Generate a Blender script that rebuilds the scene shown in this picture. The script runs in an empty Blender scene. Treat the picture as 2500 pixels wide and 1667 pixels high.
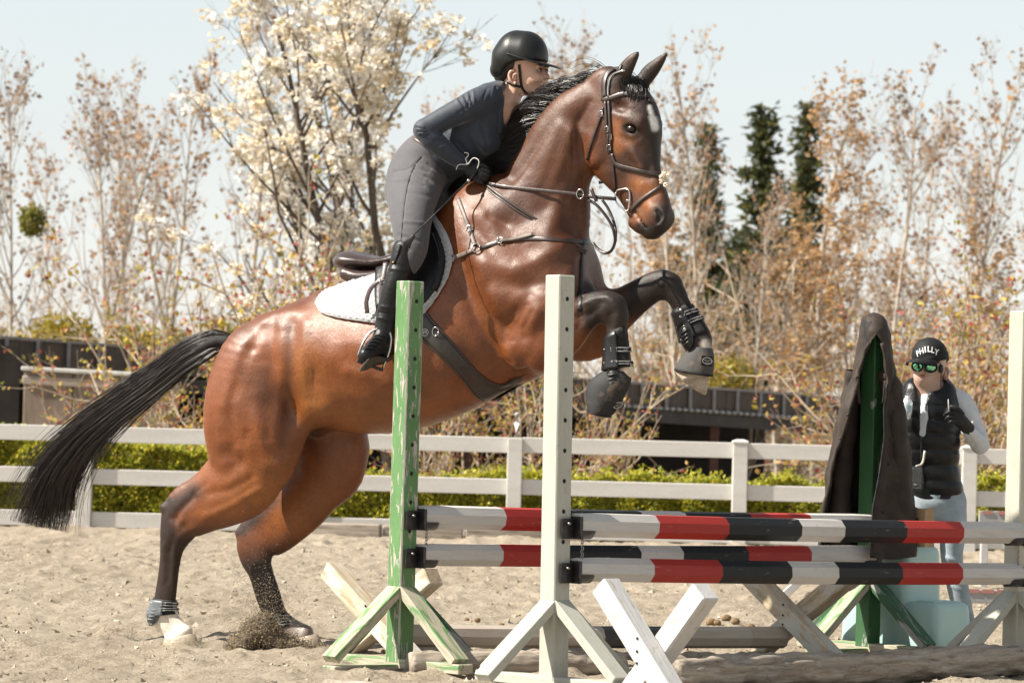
import bpy, bmesh, math, random
import numpy as np
from mathutils import Vector, Matrix
from mathutils.bvhtree import BVHTree

S = bpy.context.scene
COL = S.collection
R = math.radians

# ---------------------------------------------------------------- camera
# photograph 2500 x 1667; all traced coordinates below are in its pixels
CW, CH, FPX = 2500.0, 1667.0, 9460.0
CAMH, TILT, ROLL = 1.145, R(1.063), R(1.45)
CAM = np.array([0.0, 0.0, CAMH])
_F = np.array([0.0, math.cos(TILT), math.sin(TILT)])
_Z = np.array([0.0, -math.sin(TILT), math.cos(TILT)])
_X = np.array([1.0, 0.0, 0.0])
_RT = _X * math.cos(ROLL) + _Z * math.sin(ROLL)
_UP = -_X * math.sin(ROLL) + _Z * math.cos(ROLL)

cd = bpy.data.cameras.new('camera')
cam = bpy.data.objects.new('camera', cd)
COL.objects.link(cam)
m = Matrix.Identity(4)
for i in range(3):
    m[i][0], m[i][1], m[i][2], m[i][3] = _RT[i], _UP[i], -_F[i], CAM[i]
cam.matrix_world = m
cd.sensor_width = 36.0
cd.lens = FPX / CW * 36.0
cd.clip_start, cd.clip_end = 0.5, 3000.0
cd.dof.use_dof = True
cd.dof.focus_distance = 17.6
cd.dof.aperture_fstop = 6.7
S.camera = cam
S.render.resolution_x, S.render.resolution_y = 1024, 682

# ---------------------------------------------------------------- world, sun, exposure
SUN_EL = R(45.0)
SUN_H = np.array([-0.985, -0.175])            # horizontal direction towards the sun
SUN_H = SUN_H / np.linalg.norm(SUN_H)
SUN = np.array([SUN_H[0] * math.cos(SUN_EL), SUN_H[1] * math.cos(SUN_EL), math.sin(SUN_EL)])
w = bpy.data.worlds.new('World'); S.world = w; w.use_nodes = True
nt = w.node_tree
bg = nt.nodes['Background']
sky = nt.nodes.new('ShaderNodeTexSky')
sky.sky_type = 'NISHITA'; sky.sun_disc = False
sky.sun_elevation = SUN_EL
sky.sun_rotation = math.atan2(SUN_H[0], SUN_H[1])
sky.altitude = 0.0; sky.air_density = 1.0; sky.dust_density = 0.3; sky.ozone_density = 1.5
hs = nt.nodes.new('ShaderNodeHueSaturation')
hs.inputs['Saturation'].default_value = 0.27; hs.inputs['Hue'].default_value = 0.472
nt.links.new(sky.outputs[0], hs.inputs['Color'])
nt.links.new(hs.outputs[0], bg.inputs['Color'])
bg.inputs['Strength'].default_value = 0.071
ld = bpy.data.lights.new('sun', 'SUN')
ld.energy = 5.0; ld.angle = R(0.53); ld.color = (1.0, 0.93, 0.82)
sun = bpy.data.objects.new('sun', ld); COL.objects.link(sun)
sun.rotation_euler = Vector((-SUN[0], -SUN[1], -SUN[2])).to_track_quat('-Z', 'Y').to_euler()
sun.location = (-20, -8, 25)
S.view_settings.view_transform = 'Standard'
S.view_settings.look = 'None'
S.view_settings.exposure = 1.08
S.view_settings.gamma = 1.0
S.view_settings.use_curve_mapping = False
S.render.engine = 'CYCLES'
S.cycles.use_denoising = True
S.cycles.max_bounces = 6
S.cycles.transparent_max_bounces = 6

# ---------------------------------------------------------------- pixel <-> place
def ray(px, py):
    d = _F * FPX + _RT * (px - CW / 2) - _UP * (py - CH / 2)
    return d / np.linalg.norm(d)
def at_plane(px, py, P, n):
    d = ray(px, py)
    return CAM + d * (np.dot(np.asarray(P) - CAM, n) / np.dot(d, n))
def at_depth(px, py, y):
    d = ray(px, py)
    return CAM + d * ((y - CAM[1]) / d[1])
def ground(px, py, z=0.0):
    d = ray(px, py)
    return CAM + d * ((z - CAM[2]) / d[2])
def proj(P):
    q = np.asarray(P, float) - CAM
    f = q @ _F
    return np.stack([CW / 2 + FPX * (q @ _RT) / f, CH / 2 - FPX * (q @ _UP) / f], -1)
def V3(a): return Vector((float(a[0]), float(a[1]), float(a[2])))
def unit(a):
    a = np.asarray(a, float)
    return a / (np.linalg.norm(a) + 1e-12)

# ---------------------------------------------------------------- mesh helpers
WM = {}
def nmesh(name, V, F, smooth=True, colors=None):
    """V (n,3); F an (m,k) array or a list of such arrays"""
    V = np.ascontiguousarray(V, np.float32).reshape(-1, 3)
    Fs = F if isinstance(F, list) else [F]
    Fs = [np.asarray(f, np.int32) for f in Fs if len(f)]
    me = bpy.data.meshes.new(name)
    me.vertices.add(len(V)); me.vertices.foreach_set('co', V.ravel())
    tot = np.concatenate([np.full(len(f), f.shape[1], np.int32) for f in Fs])
    idx = np.concatenate([f.ravel() for f in Fs])
    st = np.concatenate([[0], np.cumsum(tot)[:-1]]).astype(np.int32)
    me.loops.add(len(idx)); me.polygons.add(len(tot))
    me.loops.foreach_set('vertex_index', idx)
    me.polygons.foreach_set('loop_start', st)
    try: me.polygons.foreach_set('loop_total', tot)
    except Exception: pass
    me.polygons.foreach_set('use_smooth', np.full(len(tot), smooth, bool))
    if colors is not None:
        c = np.ones((len(V), 4), np.float32); c[:, :3] = colors
        a = me.color_attributes.new('Col', 'FLOAT_COLOR', 'POINT')
        a.data.foreach_set('color', c.ravel())
    me.update(calc_edges=True)
    return me
def place(o, parent=None, M=None):
    M = Matrix.Identity(4) if M is None else M
    if parent is not None:
        o.parent = parent
        o.matrix_basis = WM[parent.name].inverted() @ M
    else:
        o.matrix_basis = M
    WM[o.name] = M
    return o
def obj(name, me, mat=None, parent=None, M=None):
    o = bpy.data.objects.new(name, me); COL.objects.link(o)
    if mat is not None and me is not None and len(me.materials) == 0:
        me.materials.append(mat)
    return place(o, parent, M)
def wobj(name, VF, mat, parent=None, smooth=True, base=None, colors=None):
    """object from world-space geometry, its origin at base (or the bottom centre)"""
    V = np.asarray(VF[0], float)
    if base is None:
        base = WM[parent.name].translation if parent is not None else ((V.min(0)[0] + V.max(0)[0]) / 2, (V.min(0)[1] + V.max(0)[1]) / 2, V.min(0)[2])
    b = np.array([base[0], base[1], base[2]], float)
    me = nmesh(name, V - b, VF[1], smooth, colors)
    return obj(name, me, mat, parent, Matrix.Translation(V3(b)))
def tag(o, label, cat, group=None, kind=None):
    o['label'] = label
    if cat: o['category'] = cat
    if group: o['group'] = group
    if kind: o['kind'] = kind
    return o
def thing(name, label, cat, loc, group=None):
    o = bpy.data.objects.new(name, None); COL.objects.link(o)
    o.empty_display_size = 0.1
    place(o, None, Matrix.Translation(V3(loc)))
    return tag(o, label, cat, group)
def structure(o):
    o['kind'] = 'structure'; return o
def cat(*parts):
    Vs, Fs, n = [], {}, 0
    for V, F in parts:
        V = np.asarray(V, float).reshape(-1, 3)
        for f in (F if isinstance(F, list) else [F]):
            f = np.asarray(f, np.int64)
            if len(f): Fs.setdefault(f.shape[1], []).append(f + n)
        Vs.append(V); n += len(V)
    return np.concatenate(Vs), [np.concatenate(v) for v in Fs.values()]
def box_vf(sx, sy, sz, bev=0.0, z0=False, seg=1):
    bm = bmesh.new(); bmesh.ops.create_cube(bm, size=1.0)
    bmesh.ops.scale(bm, vec=(sx, sy, sz), verts=bm.verts)
    if bev > 0:
        bmesh.ops.bevel(bm, geom=bm.edges[:], offset=bev, segments=seg, affect='EDGES', profile=0.6)
    if z0: bmesh.ops.translate(bm, vec=(0, 0, sz / 2), verts=bm.verts)
    bm.verts.index_update()
    V = np.array([v.co[:] for v in bm.verts]); Fs = {}
    for f in bm.faces: Fs.setdefault(len(f.verts), []).append([v.index for v in f.verts])
    bm.free()
    return V, [np.array(f) for f in Fs.values()]
def frames(P):
    P = np.asarray(P, float)
    T = np.gradient(P, axis=0)
    return T / (np.linalg.norm(T, axis=1, keepdims=True) + 1e-12)
def tube(P, r, n=8, up=(0, 0, 1), cap=True, flat=1.0):
    """round tube along P; flat scales the second axis"""
    P = np.asarray(P, float); m_ = len(P)
    r = np.broadcast_to(np.asarray(r, float), (m_,))
    T = frames(P); u = np.asarray(up, float)
    A = np.cross(T, u); bad = np.linalg.norm(A, axis=1) < 1e-3
    if bad.any(): A[bad] = np.cross(T[bad], (1.0, 0.05, 0.02))
    A /= np.linalg.norm(A, axis=1, keepdims=True)
    B = np.cross(T, A)
    th = np.linspace(0, 2 * np.pi, n, endpoint=False)
    V = P[:, None] + (A[:, None] * np.cos(th)[None, :, None] + B[:, None] * (flat * np.sin(th))[None, :, None]) * r[:, None, None]
    i = np.arange(m_ - 1)[:, None] * n; j = np.arange(n)[None, :]; k = (j + 1) % n
    F = np.stack([i + j, i + n + j, i + n + k, i + k], -1).reshape(-1, 4)
    V = V.reshape(-1, 3)
    if not cap: return V, [F]
    V = np.concatenate([V, P[:1], P[-1:]]); a, b = len(V) - 2, len(V) - 1
    jj = np.arange(n); kk = (jj + 1) % n
    C = np.concatenate([np.stack([np.full(n, a), jj, kk], -1), np.stack([np.full(n, b), (m_ - 1) * n + kk, (m_ - 1) * n + jj], -1)])
    return V, [F, C]
def spline(P, n):
    """Catmull-Rom resample of rows of P to n rows"""
    P = np.asarray(P, float)
    if len(P) < 3:
        t = np.linspace(0, 1, n)[:, None]; return P[0] * (1 - t) + P[-1] * t
    Q = np.concatenate([[2 * P[0] - P[1]], P, [2 * P[-1] - P[-2]]])
    t = np.linspace(0, len(P) - 1 - 1e-9, n); i = t.astype(int); f = (t - i)[:, None]
    a, b, c, d = Q[i], Q[i + 1], Q[i + 2], Q[i + 3]
    return 0.5 * (2 * b + (c - a) * f + (2 * a - 5 * b + 4 * c - d) * f ** 2 + (3 * b - a - 3 * c + d) * f ** 3)
def ribbon(P, N, w, t):
    """strap of width w, thickness t along P, N = outward normals; rectangular section with soft edges"""
    P = np.asarray(P, float); N = np.asarray(N, float)
    T = frames(P); Sd = np.cross(T, N); Sd /= np.linalg.norm(Sd, axis=1, keepdims=True) + 1e-12
    N = np.cross(Sd, T)
    w = np.broadcast_to(np.asarray(w, float), (len(P),))[:, None]
    e = 0.25
    prof = [(-0.5, 0.0), (-0.5, t * 0.6), (-0.5 + e * 0.4, t), (0, t * 1.12), (0.5 - e * 0.4, t), (0.5, t * 0.6), (0.5, 0.0)]
    V = np.stack([P + Sd * w * a + N * b for a, b in prof], 1)
    n = len(prof); m_ = len(P)
    i = np.arange(m_ - 1)[:, None] * n; j = np.arange(n)[None, :]; k = (j + 1) % n
    F = np.stack([i + j, i + k, i + n + k, i + n + j], -1).reshape(-1, 4)
    c = [np.array([list(range(n))[::-1], [(m_ - 1) * n + q for q in range(n)]])]
    return V.reshape(-1, 3), [F] + c
def loft(rings, closed=True, caps=True):
    """rings (m,n,3)"""
    V = np.asarray(rings, float); m_, n = V.shape[:2]
    i = np.arange(m_ - 1)[:, None] * n
    j = np.arange(n if closed else n - 1)[None, :]; k = (j + 1) % n
    F = [np.stack([i + j, i + k, i + n + k, i + n + j], -1).reshape(-1, 4)]
    V = V.reshape(-1, 3)
    if caps and closed:
        F.append(np.array([list(range(n))[::-1], [(m_ - 1) * n + q for q in range(n)]]))
    return V, F
def grid_faces(m_, n):
    i = np.arange(m_ - 1)[:, None] * n; j = np.arange(n - 1)[None, :]
    return np.stack([i + j, i + j + 1, i + n + j + 1, i + n + j], -1).reshape(-1, 4)
def beam_M(p0, p1, up):
    z = unit(np.asarray(p1) - np.asarray(p0)); y = unit(np.cross(z, np.cross(np.asarray(up, float), z))) ; x = np.cross(y, z)
    M = Matrix.Identity(4)
    for i in range(3): M[i][0], M[i][1], M[i][2], M[i][3] = x[i], y[i], z[i], p0[i]
    return M
def beam(name, p0, p1, sx, sy, mat, parent=None, up=(0, 0, 1), bev=0.004, wob=0.0, seed=0):
    """board from p0 to p1, local z along it, local y towards up"""
    L = float(np.linalg.norm(np.asarray(p1, float) - np.asarray(p0, float)))
    V, F = box_vf(sx, sy, L, bev, z0=True)
    o = obj(name, nmesh(name, V, F, smooth=False), mat, parent, beam_M(p0, p1, up))
    return o
def solid(V, F, n, th):
    """thicken an (m,n) grid sheet by th along normals n"""
    V = np.asarray(V, float); W = V + n * th; k = len(V)
    return np.concatenate([V, W]), k
_rs = np.random.RandomState(7)
def vnoise(x, y, seed=0):
    """smooth value noise on arrays, range -1..1"""
    xi = np.floor(x).astype(np.int64); yi = np.floor(y).astype(np.int64)
    fx = x - xi; fy = y - yi
    fx = fx * fx * (3 - 2 * fx); fy = fy * fy * (3 - 2 * fy)
    def h(a, b):
        n = (a * 374761393 + b * 668265263 + seed * 974711) & 0x7fffffff
        n = (n ^ (n >> 13)) * 1274126177 & 0x7fffffff
        return ((n ^ (n >> 16)) & 0xffff) / 32767.5 - 1
    return (h(xi, yi) * (1 - fx) + h(xi + 1, yi) * fx) * (1 - fy) + (h(xi, yi + 1) * (1 - fx) + h(xi + 1, yi + 1) * fx) * fy
def vnoise3(P, f, seed=0):
    return (vnoise(P[:, 0] * f + 17, P[:, 1] * f, seed) + vnoise(P[:, 1] * f, P[:, 2] * f + 31, seed + 1) + vnoise(P[:, 2] * f, P[:, 0] * f + 7, seed + 2)) / 3

# ---------------------------------------------------------------- materials
MAT = {}
class NB:
    def __init__(s, name):
        s.m = bpy.data.materials.new(name); s.m.use_nodes = True
        s.t = s.m.node_tree; s.n = s.t.nodes; s.b = s.n['Principled BSDF']
    def new(s, typ, **kw):
        n = s.n.new(typ)
        for k, v in kw.items():
            if hasattr(n, k): setattr(n, k, v)
            else: n.inputs[k].default_value = v
        return n
    def link(s, a, b): s.t.links.new(a, b)
    def coord(s, kind='Object', scale=(1, 1, 1), loc=(0, 0, 0)):
        tc = s.new('ShaderNodeTexCoord'); mp = s.new('ShaderNodeMapping')
        mp.inputs['Scale'].default_value = scale; mp.inputs['Location'].default_value = loc
        s.link(tc.outputs[kind], mp.inputs['Vector']); return mp.outputs[0]
    def noise(s, vec, scale, detail=4, rough=0.55, dist=0.0):
        n = s.new('ShaderNodeTexNoise'); n.inputs['Scale'].default_value = scale
        n.inputs['Detail'].default_value = detail; n.inputs['Roughness'].default_value = rough
        n.inputs['Distortion'].default_value = dist
        s.link(vec, n.inputs['Vector']); return n.outputs['Fac']
    def ramp(s, fac, stops, interp='LINEAR'):
        r = s.new('ShaderNodeValToRGB'); r.color_ramp.interpolation = interp
        e = r.color_ramp.elements
        while len(e) < len(stops): e.new(0.5)
        for el, (p, c) in zip(e, stops):
            el.position = p; el.color = (*c, 1) if len(c) == 3 else c
        s.link(fac, r.inputs['Fac']); return r.outputs['Color']
    def mix(s, fac, a, b, typ='MIX'):
        n = s.new('ShaderNodeMix', data_type='RGBA', blend_type=typ)
        for sock, v in ((n.inputs['Factor'], fac), (n.inputs['A'], a), (n.inputs['B'], b)):
            if sock.name != 'Factor': pass
        def setin(ident, v):
            k = [i for i in n.inputs if i.identifier == ident][0]
            if hasattr(v, 'links') or hasattr(v, 'is_output'): s.link(v, k)
            elif ident.startswith('Factor'): k.default_value = v
            else: k.default_value = (*v, 1) if len(v) == 3 else v
        setin('Factor_Float', fac); setin('A_Color', a); setin('B_Color', b)
        return [o for o in n.outputs if o.identifier == 'Result_Color'][0]
    def bump(s, fac, strength=0.3, dist=0.01):
        n = s.new('ShaderNodeBump'); n.inputs['Strength'].default_value = strength; n.inputs['Distance'].default_value = dist
        s.link(fac, n.inputs['Height']); s.link(n.outputs[0], s.b.inputs['Normal']); return n
    def col(s, v):
        if hasattr(v, 'is_output'): s.link(v, s.b.inputs['Base Color'])
        else: s.b.inputs['Base Color'].default_value = (*v, 1)
    def set(s, **kw):
        for k, v in kw.items(): s.b.inputs[k.replace('_', ' ')].default_value = v
        return s
def simple(name, col, rough=0.6, metal=0.0, var=0.15, scale=12.0, bump=0.0, bscale=80.0, spec=0.5, stretch=(1, 1, 1), sheen=0.0, coat=0.0):
    if name in MAT: return MAT[name]
    b = NB(name); v = b.coord('Object', stretch)
    f = b.noise(v, scale, 5)
    d = tuple(c * (1 - var) for c in col); l = tuple(min(1, c * (1 + var)) for c in col)
    b.col(b.ramp(f, [(0.3, d), (0.7, l)]))
    b.set(Roughness=rough, Metallic=metal); b.b.inputs['Specular IOR Level'].default_value = spec
    if sheen: b.b.inputs['Sheen Weight'].default_value = sheen
    if coat: b.b.inputs['Coat Weight'].default_value = coat
    if bump: b.bump(b.noise(v, bscale, 4), bump, 0.01)
    MAT[name] = b.m; return b.m
# ---------------------------------------------------------------- ground
def mat_sand():
    b = NB('arena_sand'); v = b.coord('Object')
    v2 = b.coord('Object', (1.0, 0.35, 1.0))
    big = b.noise(v2, 0.9, 6, 0.6); fine = b.noise(v, 60, 6, 0.7); mid = b.noise(v2, 9, 6, 0.65)
    c = b.ramp(big, [(0.3, (0.31, 0.252, 0.187)), (0.5, (0.385, 0.325, 0.25)), (0.72, (0.45, 0.39, 0.31))])
    c2 = b.ramp(mid, [(0.3, (0.25, 0.20, 0.145)), (0.62, (0.49, 0.42, 0.33))])
    c = b.mix(0.5, c, c2)
    sp = b.ramp(fine, [(0.34, (0.40, 0.36, 0.32)), (0.47, (1, 1, 1)), (0.7, (1.2, 1.18, 1.15))])
    c = b.mix(0.8, c, sp, 'MULTIPLY')
    b.col(c); b.set(Roughness=0.95); b.b.inputs['Specular IOR Level'].default_value = 0.15
    ad = b.new('ShaderNodeMath', operation='ADD'); b.link(b.noise(v, 28, 8, 0.7), ad.inputs[0]); b.link(fine, ad.inputs[1])
    b.bump(ad.outputs[0], 0.9, 0.03)
    return b.m
def make_ground():
    xs = np.concatenate([-np.geomspace(5.6, 900, 26)[::-1], np.arange(-5.5, 5.5, 0.0165), np.geomspace(5.6, 900, 26)])
    ys = np.concatenate([[-60, -20, 0, 6, 10], np.arange(12.5, 38, 0.036), np.geomspace(38.2, 2000, 40)])
    X, Y = np.meshgrid(xs, ys)
    near = np.clip((Y - 12) / 2, 0, 1) * np.clip((37.5 - Y) / 2, 0, 1) * np.clip((5.4 - np.abs(X)) / 0.6, 0, 1)
    ay = 0.42
    z = 0.016 * vnoise(X * 1.1, Y * 0.7, 1) + 0.012 * vnoise(X * 3.1, Y * 3.1 * ay, 2)
    lum = vnoise(X * 6.5 + 3, Y * 6.5 * ay, 3)
    z += 0.015 * np.where(lum > 0.15, lum - 0.15, -0.35 * np.maximum(0, -lum - 0.1)) * 2.0
    z += 0.012 * np.maximum(0, vnoise(X * 14, Y * 9, 4) - 0.1) + 0.009 * vnoise(X * 11, Y * 5, 8)
    z += 0.006 * vnoise(X * 26, Y * 12, 5)
    rs = np.random.RandomState(3)                       # hoof prints: shallow bowls with a raised rim
    for _ in range(260):
        hx, hy = rs.uniform(-4, 4), rs.uniform(14, 33)
        rr = rs.uniform(0.06, 0.09); dpt = rs.uniform(0.012, 0.032)
        ix = np.searchsorted(xs, [hx - 0.25, hx + 0.25]); iy = np.searchsorted(ys, [hy - 0.25, hy + 0.25])
        sl = (slice(iy[0], iy[1]), slice(ix[0], ix[1]))
        d = np.hypot(X[sl] - hx, (Y[sl] - hy)) / rr
        z[sl] += dpt * (-np.exp(-d ** 2 * 1.2) + 0.75 * np.exp(-((d - 1.25) / 0.38) ** 2))
    z *= near
    # a trodden bank along the fence
    z += 0.05 * np.exp(-((Y - 33.6) / 0.7) ** 2) * np.clip((Y - 30) / 3, 0, 1)
    far = np.clip((Y - 40) / 60, 0, 1)
    z -= far * 1.2 + np.where(Y > 38, 0.02, 0)
    V = np.stack([X, Y, z], -1).reshape(-1, 3)
    o = obj('ground', nmesh('ground', V, grid_faces(len(ys), len(xs))), mat_sand())
    structure(o); o['label'] = 'pale churned arena sand with hoof prints'
    return o, xs, ys, z
GROUND, GX, GY, GZ = make_ground()
def gz(x, y):
    i = min(max(np.searchsorted(GX, x), 0), len(GX) - 1); j = min(max(np.searchsorted(GY, y), 0), len(GY) - 1)
    return float(GZ[j, i])

# ---------------------------------------------------------------- fence
def mat_vinyl():
    b = NB('white_vinyl'); v = b.coord('Object', (0.6, 3, 3))
    f = b.noise(v, 3, 6, 0.6); g = b.noise(b.coord('Object'), 60, 3)
    c = b.ramp(f, [(0.3, (0.55, 0.525, 0.49)), (0.6, (0.64, 0.62, 0.595))])
    c = b.mix(0.25, c, b.ramp(g, [(0.35, (0.6, 0.56, 0.5)), (0.5, (0.85, 0.84, 0.83))]), 'MULTIPLY')
    b.col(c); b.set(Roughness=0.45); return b.m
VINYL = mat_vinyl()
def make_fence():
    posts_px = [-880, -330, 203, 757, 1252, 1802, 2362, 2900, 3450]
    d = 34.5
    base = at_depth(203, 1300, d)
    t = thing('rail_fence', 'white three-rail vinyl fence with square posts behind the horse', 'fence', (0, d, 0))
    xs = [at_depth(p, 1300, d)[0] for p in posts_px]
    for i, x in enumerate(xs):
        h = 0.93
        z0 = -0.05
        V, F = box_vf(0.132, 0.132, h - z0, 0.006, z0=True); V[:, 2] += z0
        po = obj('post', nmesh('post', V, F, False), VINYL, t, Matrix.Translation((x, d, 0)))
        if posts_px[i] == 1252:
            Pp = np.array([[x + 0.012, d, h - 0.02], [x + 0.012, d, h + 0.13], [x + 0.014, d, h + 0.133], [x + 0.014, d, h + 0.21], [x + 0.013, d, h + 0.225]])
            q = wobj('pipe_stub', tube(Pp, [0.028, 0.028, 0.024, 0.024, 0.012], 12), VINYL, po); q['label'] = 'bare pipe stub on the capless post'
        else:
            cv, cf = box_vf(0.145, 0.145, 0.022, 0.004, z0=True)
            pv = np.array([[-.068, -.068, .022], [.068, -.068, .022], [.068, .068, .022], [-.068, .068, .022], [-.03, -.03, .037], [.03, -.03, .037], [.03, .03, .037], [-.03, .03, .037]])
            pf = np.array([[0, 1, 5, 4], [1, 2, 6, 5], [2, 3, 7, 6], [3, 0, 4, 7], [4, 5, 6, 7]])
            V2, F2 = cat((cv, cf), (pv, pf))
            obj('cap', nmesh('cap', V2, F2, False), VINYL, po, Matrix.Translation((x, d, h)))
    rs = np.random.RandomState(5)
    for a, b_ in zip(xs[:-1], xs[1:]):
        for z in (0.866, 0.492, 0.112):
            L = b_ - a - 0.134
            V, F = box_vf(L, 0.045, 0.138, 0.005)
            V[:, 2] -= 0.012 * np.sin(np.pi * np.clip(V[:, 0] / L + 0.5, 0, 1)) * rs.uniform(0.2, 1)
            obj('rail', nmesh('rail', V, F, False), VINYL, t, Matrix.Translation(((a + b_) / 2, d + rs.uniform(-.004, .004), z + rs.uniform(-.004, .004))))
make_fence()

# ---------------------------------------------------------------- jump standards
TH = R(43.0)
PD = np.array([math.cos(TH), math.sin(TH), 0.0])      # along the poles (right and away)
QD = np.array([math.sin(TH), -math.cos(TH), 0.0])     # across the jump (right and towards us)
ZD = np.array([0.0, 0.0, 1.0])
def mat_paintwood(name, paint, paint2, wood, lo, hi, dirt=0.3, big=1.0, edge=False):
    """paint flaking off along the grain (local z)"""
    b = NB(name); v = b.coord('Object'); g = b.coord('Object', (14, 14, 1.1))
    flake = b.noise(b.coord('Object', (9, 9, 1.6)), 2.2 * big, 8, 0.62, 0.6)
    fine = b.noise(g, 7, 6, 0.7)
    mask = b.ramp(flake, [(lo, (0, 0, 0)), (hi, (1, 1, 1))])
    wc = b.ramp(fine, [(0.3, tuple(c * 0.55 for c in wood)), (0.5, wood), (0.75, tuple(min(1, c * 1.35) for c in wood))])
    pc = b.ramp(b.noise(v, 6, 5), [(0.3, paint), (0.7, paint2)])
    pc = b.mix(0.35, pc, b.ramp(fine, [(0.32, (0.62, 0.62, 0.6)), (0.55, (1, 1, 1))]), 'MULTIPLY')
    if edge:
        tc = b.new('ShaderNodeTexCoord'); sx = b.new('ShaderNodeSeparateXYZ'); b.link(tc.outputs['Object'], sx.inputs[0])
        ab = []
        for k in 'XY':
            q = b.new('ShaderNodeMath', operation='ABSOLUTE'); b.link(sx.outputs[k], q.inputs[0]); ab.append(q)
        mn = b.new('ShaderNodeMath', operation='MINIMUM'); b.link(ab[0].outputs[0], mn.inputs[0]); b.link(ab[1].outputs[0], mn.inputs[1])
        sc_ = b.new('ShaderNodeMath', operation='MULTIPLY_ADD'); b.link(mn.outputs[0], sc_.inputs[0]); sc_.inputs[1].default_value = 60.0
        nz = b.noise(b.coord('Object', (20, 20, 5)), 2.0, 6, .7); b.link(nz, sc_.inputs[2])
        em = b.ramp(sc_.outputs[0], [(0, (0, 0, 0)), (1, (1, 1, 1))])
        th_ = b.new('ShaderNodeMath', operation='GREATER_THAN'); b.link(sc_.outputs[0], th_.inputs[0]); th_.inputs[1].default_value = 2.85
        mask = b.mix(1.0, mask, th_.outputs[0], 'LIGHTEN')
    c = b.mix(mask, pc, wc)
    sp = b.noise(v, 45, 4, 0.7)
    c = b.mix(dirt, c, b.ramp(sp, [(0.27, (0.25, 0.2, 0.15)), (0.4, (1, 1, 1))]), 'MULTIPLY')
    b.col(c); b.set(Roughness=0.62)
    ad = b.new('ShaderNodeMath', operation='SUBTRACT'); b.link(fine, ad.inputs[0]); b.link(mask, ad.inputs[1])
    b.bump(ad.outputs[0], 0.35, 0.004)
    return b.m
GREEN = mat_paintwood('green_flaking_paint', (0.075, 0.180, 0.058), (0.110, 0.235, 0.082), (0.38, 0.34, 0.31), 0.555, 0.58, 0.35, 2.6, True)
GREEN_WORN = mat_paintwood('green_worn_brace', (0.10, 0.22, 0.075), (0.14, 0.27, 0.10), (0.38, 0.34, 0.26), 0.40, 0.48, 0.35)
GREEN_GREY = mat_paintwood('green_grey_worn', (0.02, 0.075, 0.03), (0.04, 0.11, 0.05), (0.30, 0.30, 0.29), 0.50, 0.55, 0.3)
GREEN_DARK = mat_paintwood('dark_green_paint', (0.022, 0.085, 0.028), (0.035, 0.12, 0.04), (0.33, 0.32, 0.31), 0.60, 0.64, 0.3, 0.8)
CREAM = mat_paintwood('cream_white_paint', (0.39, 0.385, 0.33), (0.45, 0.445, 0.39), (0.30, 0.27, 0.22), 0.62, 0.72, 0.5)
CREAM_OLD = mat_paintwood('old_cream_paint', (0.42, 0.40, 0.33), (0.48, 0.465, 0.39), (0.42, 0.34, 0.22), 0.62, 0.70, 0.4)
HOLE = simple('bored_hole', (0.012, 0.011, 0.010), 0.9)
STEEL = simple('dark_cup_steel', (0.045, 0.043, 0.045), 0.42, 0.7, 0.4, 20, 0.25, 40)
CUPLASTIC = simple('black_cup_plastic', (0.03, 0.03, 0.032), 0.38, 0.0, 0.3, 30)
CHAIN = simple('pin_chain_metal', (0.35, 0.33, 0.3), 0.4, 0.9, 0.3)
PW = 0.0905
def standard(label, corner_px, top_px, depth_z0, height, mats, lean=(0, 0), brace_top=0.335, foot=0.40, worn=None, holes=True, first_hole=0.09, hole_step=0.127, braces=('-P', '+P', '-Q', '+Q'), group=None):
    c = ground(corner_px[0], corner_px[1], depth_z0)          # nearest vertical edge of the post
    ctr = c + (PD - QD) * PW / 2
    t = thing('jump_standard', label, 'jump standard', (ctr[0], ctr[1], 0.0), group)
    up = unit(np.array([lean[0], lean[1], 1.0]))
    post, brace, board = mats
    p0 = np.array([ctr[0], ctr[1], 0.03]); p1 = p0 + up * height
    po = beam('post', p0, p1, PW, PW, post, t, up=PD, bev=0.005)
    # local axes of the post: y ~ PD, x ~ PD x z
    hm = []
    V, F = tube(np.array([[0, 0, 0], [0, 0, 0.004]]), 0.0085, 10)
    if holes:
        for k in range(14):
            z = height - first_hole - k * hole_step
            if z < 0.40: break
            hc = p0 + up * z + QD * (PW / 2 - 0.0012)
            th = np.linspace(0, 2 * np.pi, 12, endpoint=False)
            rr = 0.0078
            ring = [hc + (PD * math.cos(a) + up * math.sin(a)) * rr + QD * 0.0022 for a in th]
            ring2 = [hc + (PD * math.cos(a) + up * math.sin(a)) * rr * 1.25 + QD * 0.0016 for a in th]
            wobj('pin_hole', loft([ring2, ring]), HOLE, po)
    dirs = {'-P': -PD, '+P': PD, '-Q': -QD, '+Q': QD}
    for k in braces:
        dv = dirs[k]; sd = np.cross(dv, ZD)
        a = np.array([ctr[0], ctr[1], 0.0]) + dv * (PW / 2 - 0.028 if k[1] == 'P' else PW / 2 - 0.026) + ZD * (brace_top + 0.03)
        e = np.array([ctr[0], ctr[1], 0.0]) + dv * foot + ZD * 0.055
        mm = brace if not (worn and k in worn) else worn[k]
        beam('brace', a, e, 0.088, 0.040, mm, t, up=np.cross(sd, e - a), bev=0.003)
    for dv, L, zz in ((QD, foot * 2 + 0.08, 0.028), (PD, foot * 2 + 0.02, 0.066 - 0.062)):
        a = np.array([ctr[0], ctr[1], zz]) - dv * L / 2; e = a + dv * L
        beam('base_board', a, e, 0.088, 0.045, board, t, up=ZD, bev=0.004)
    return t, p0, up
WORN = GREEN_WORN
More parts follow.
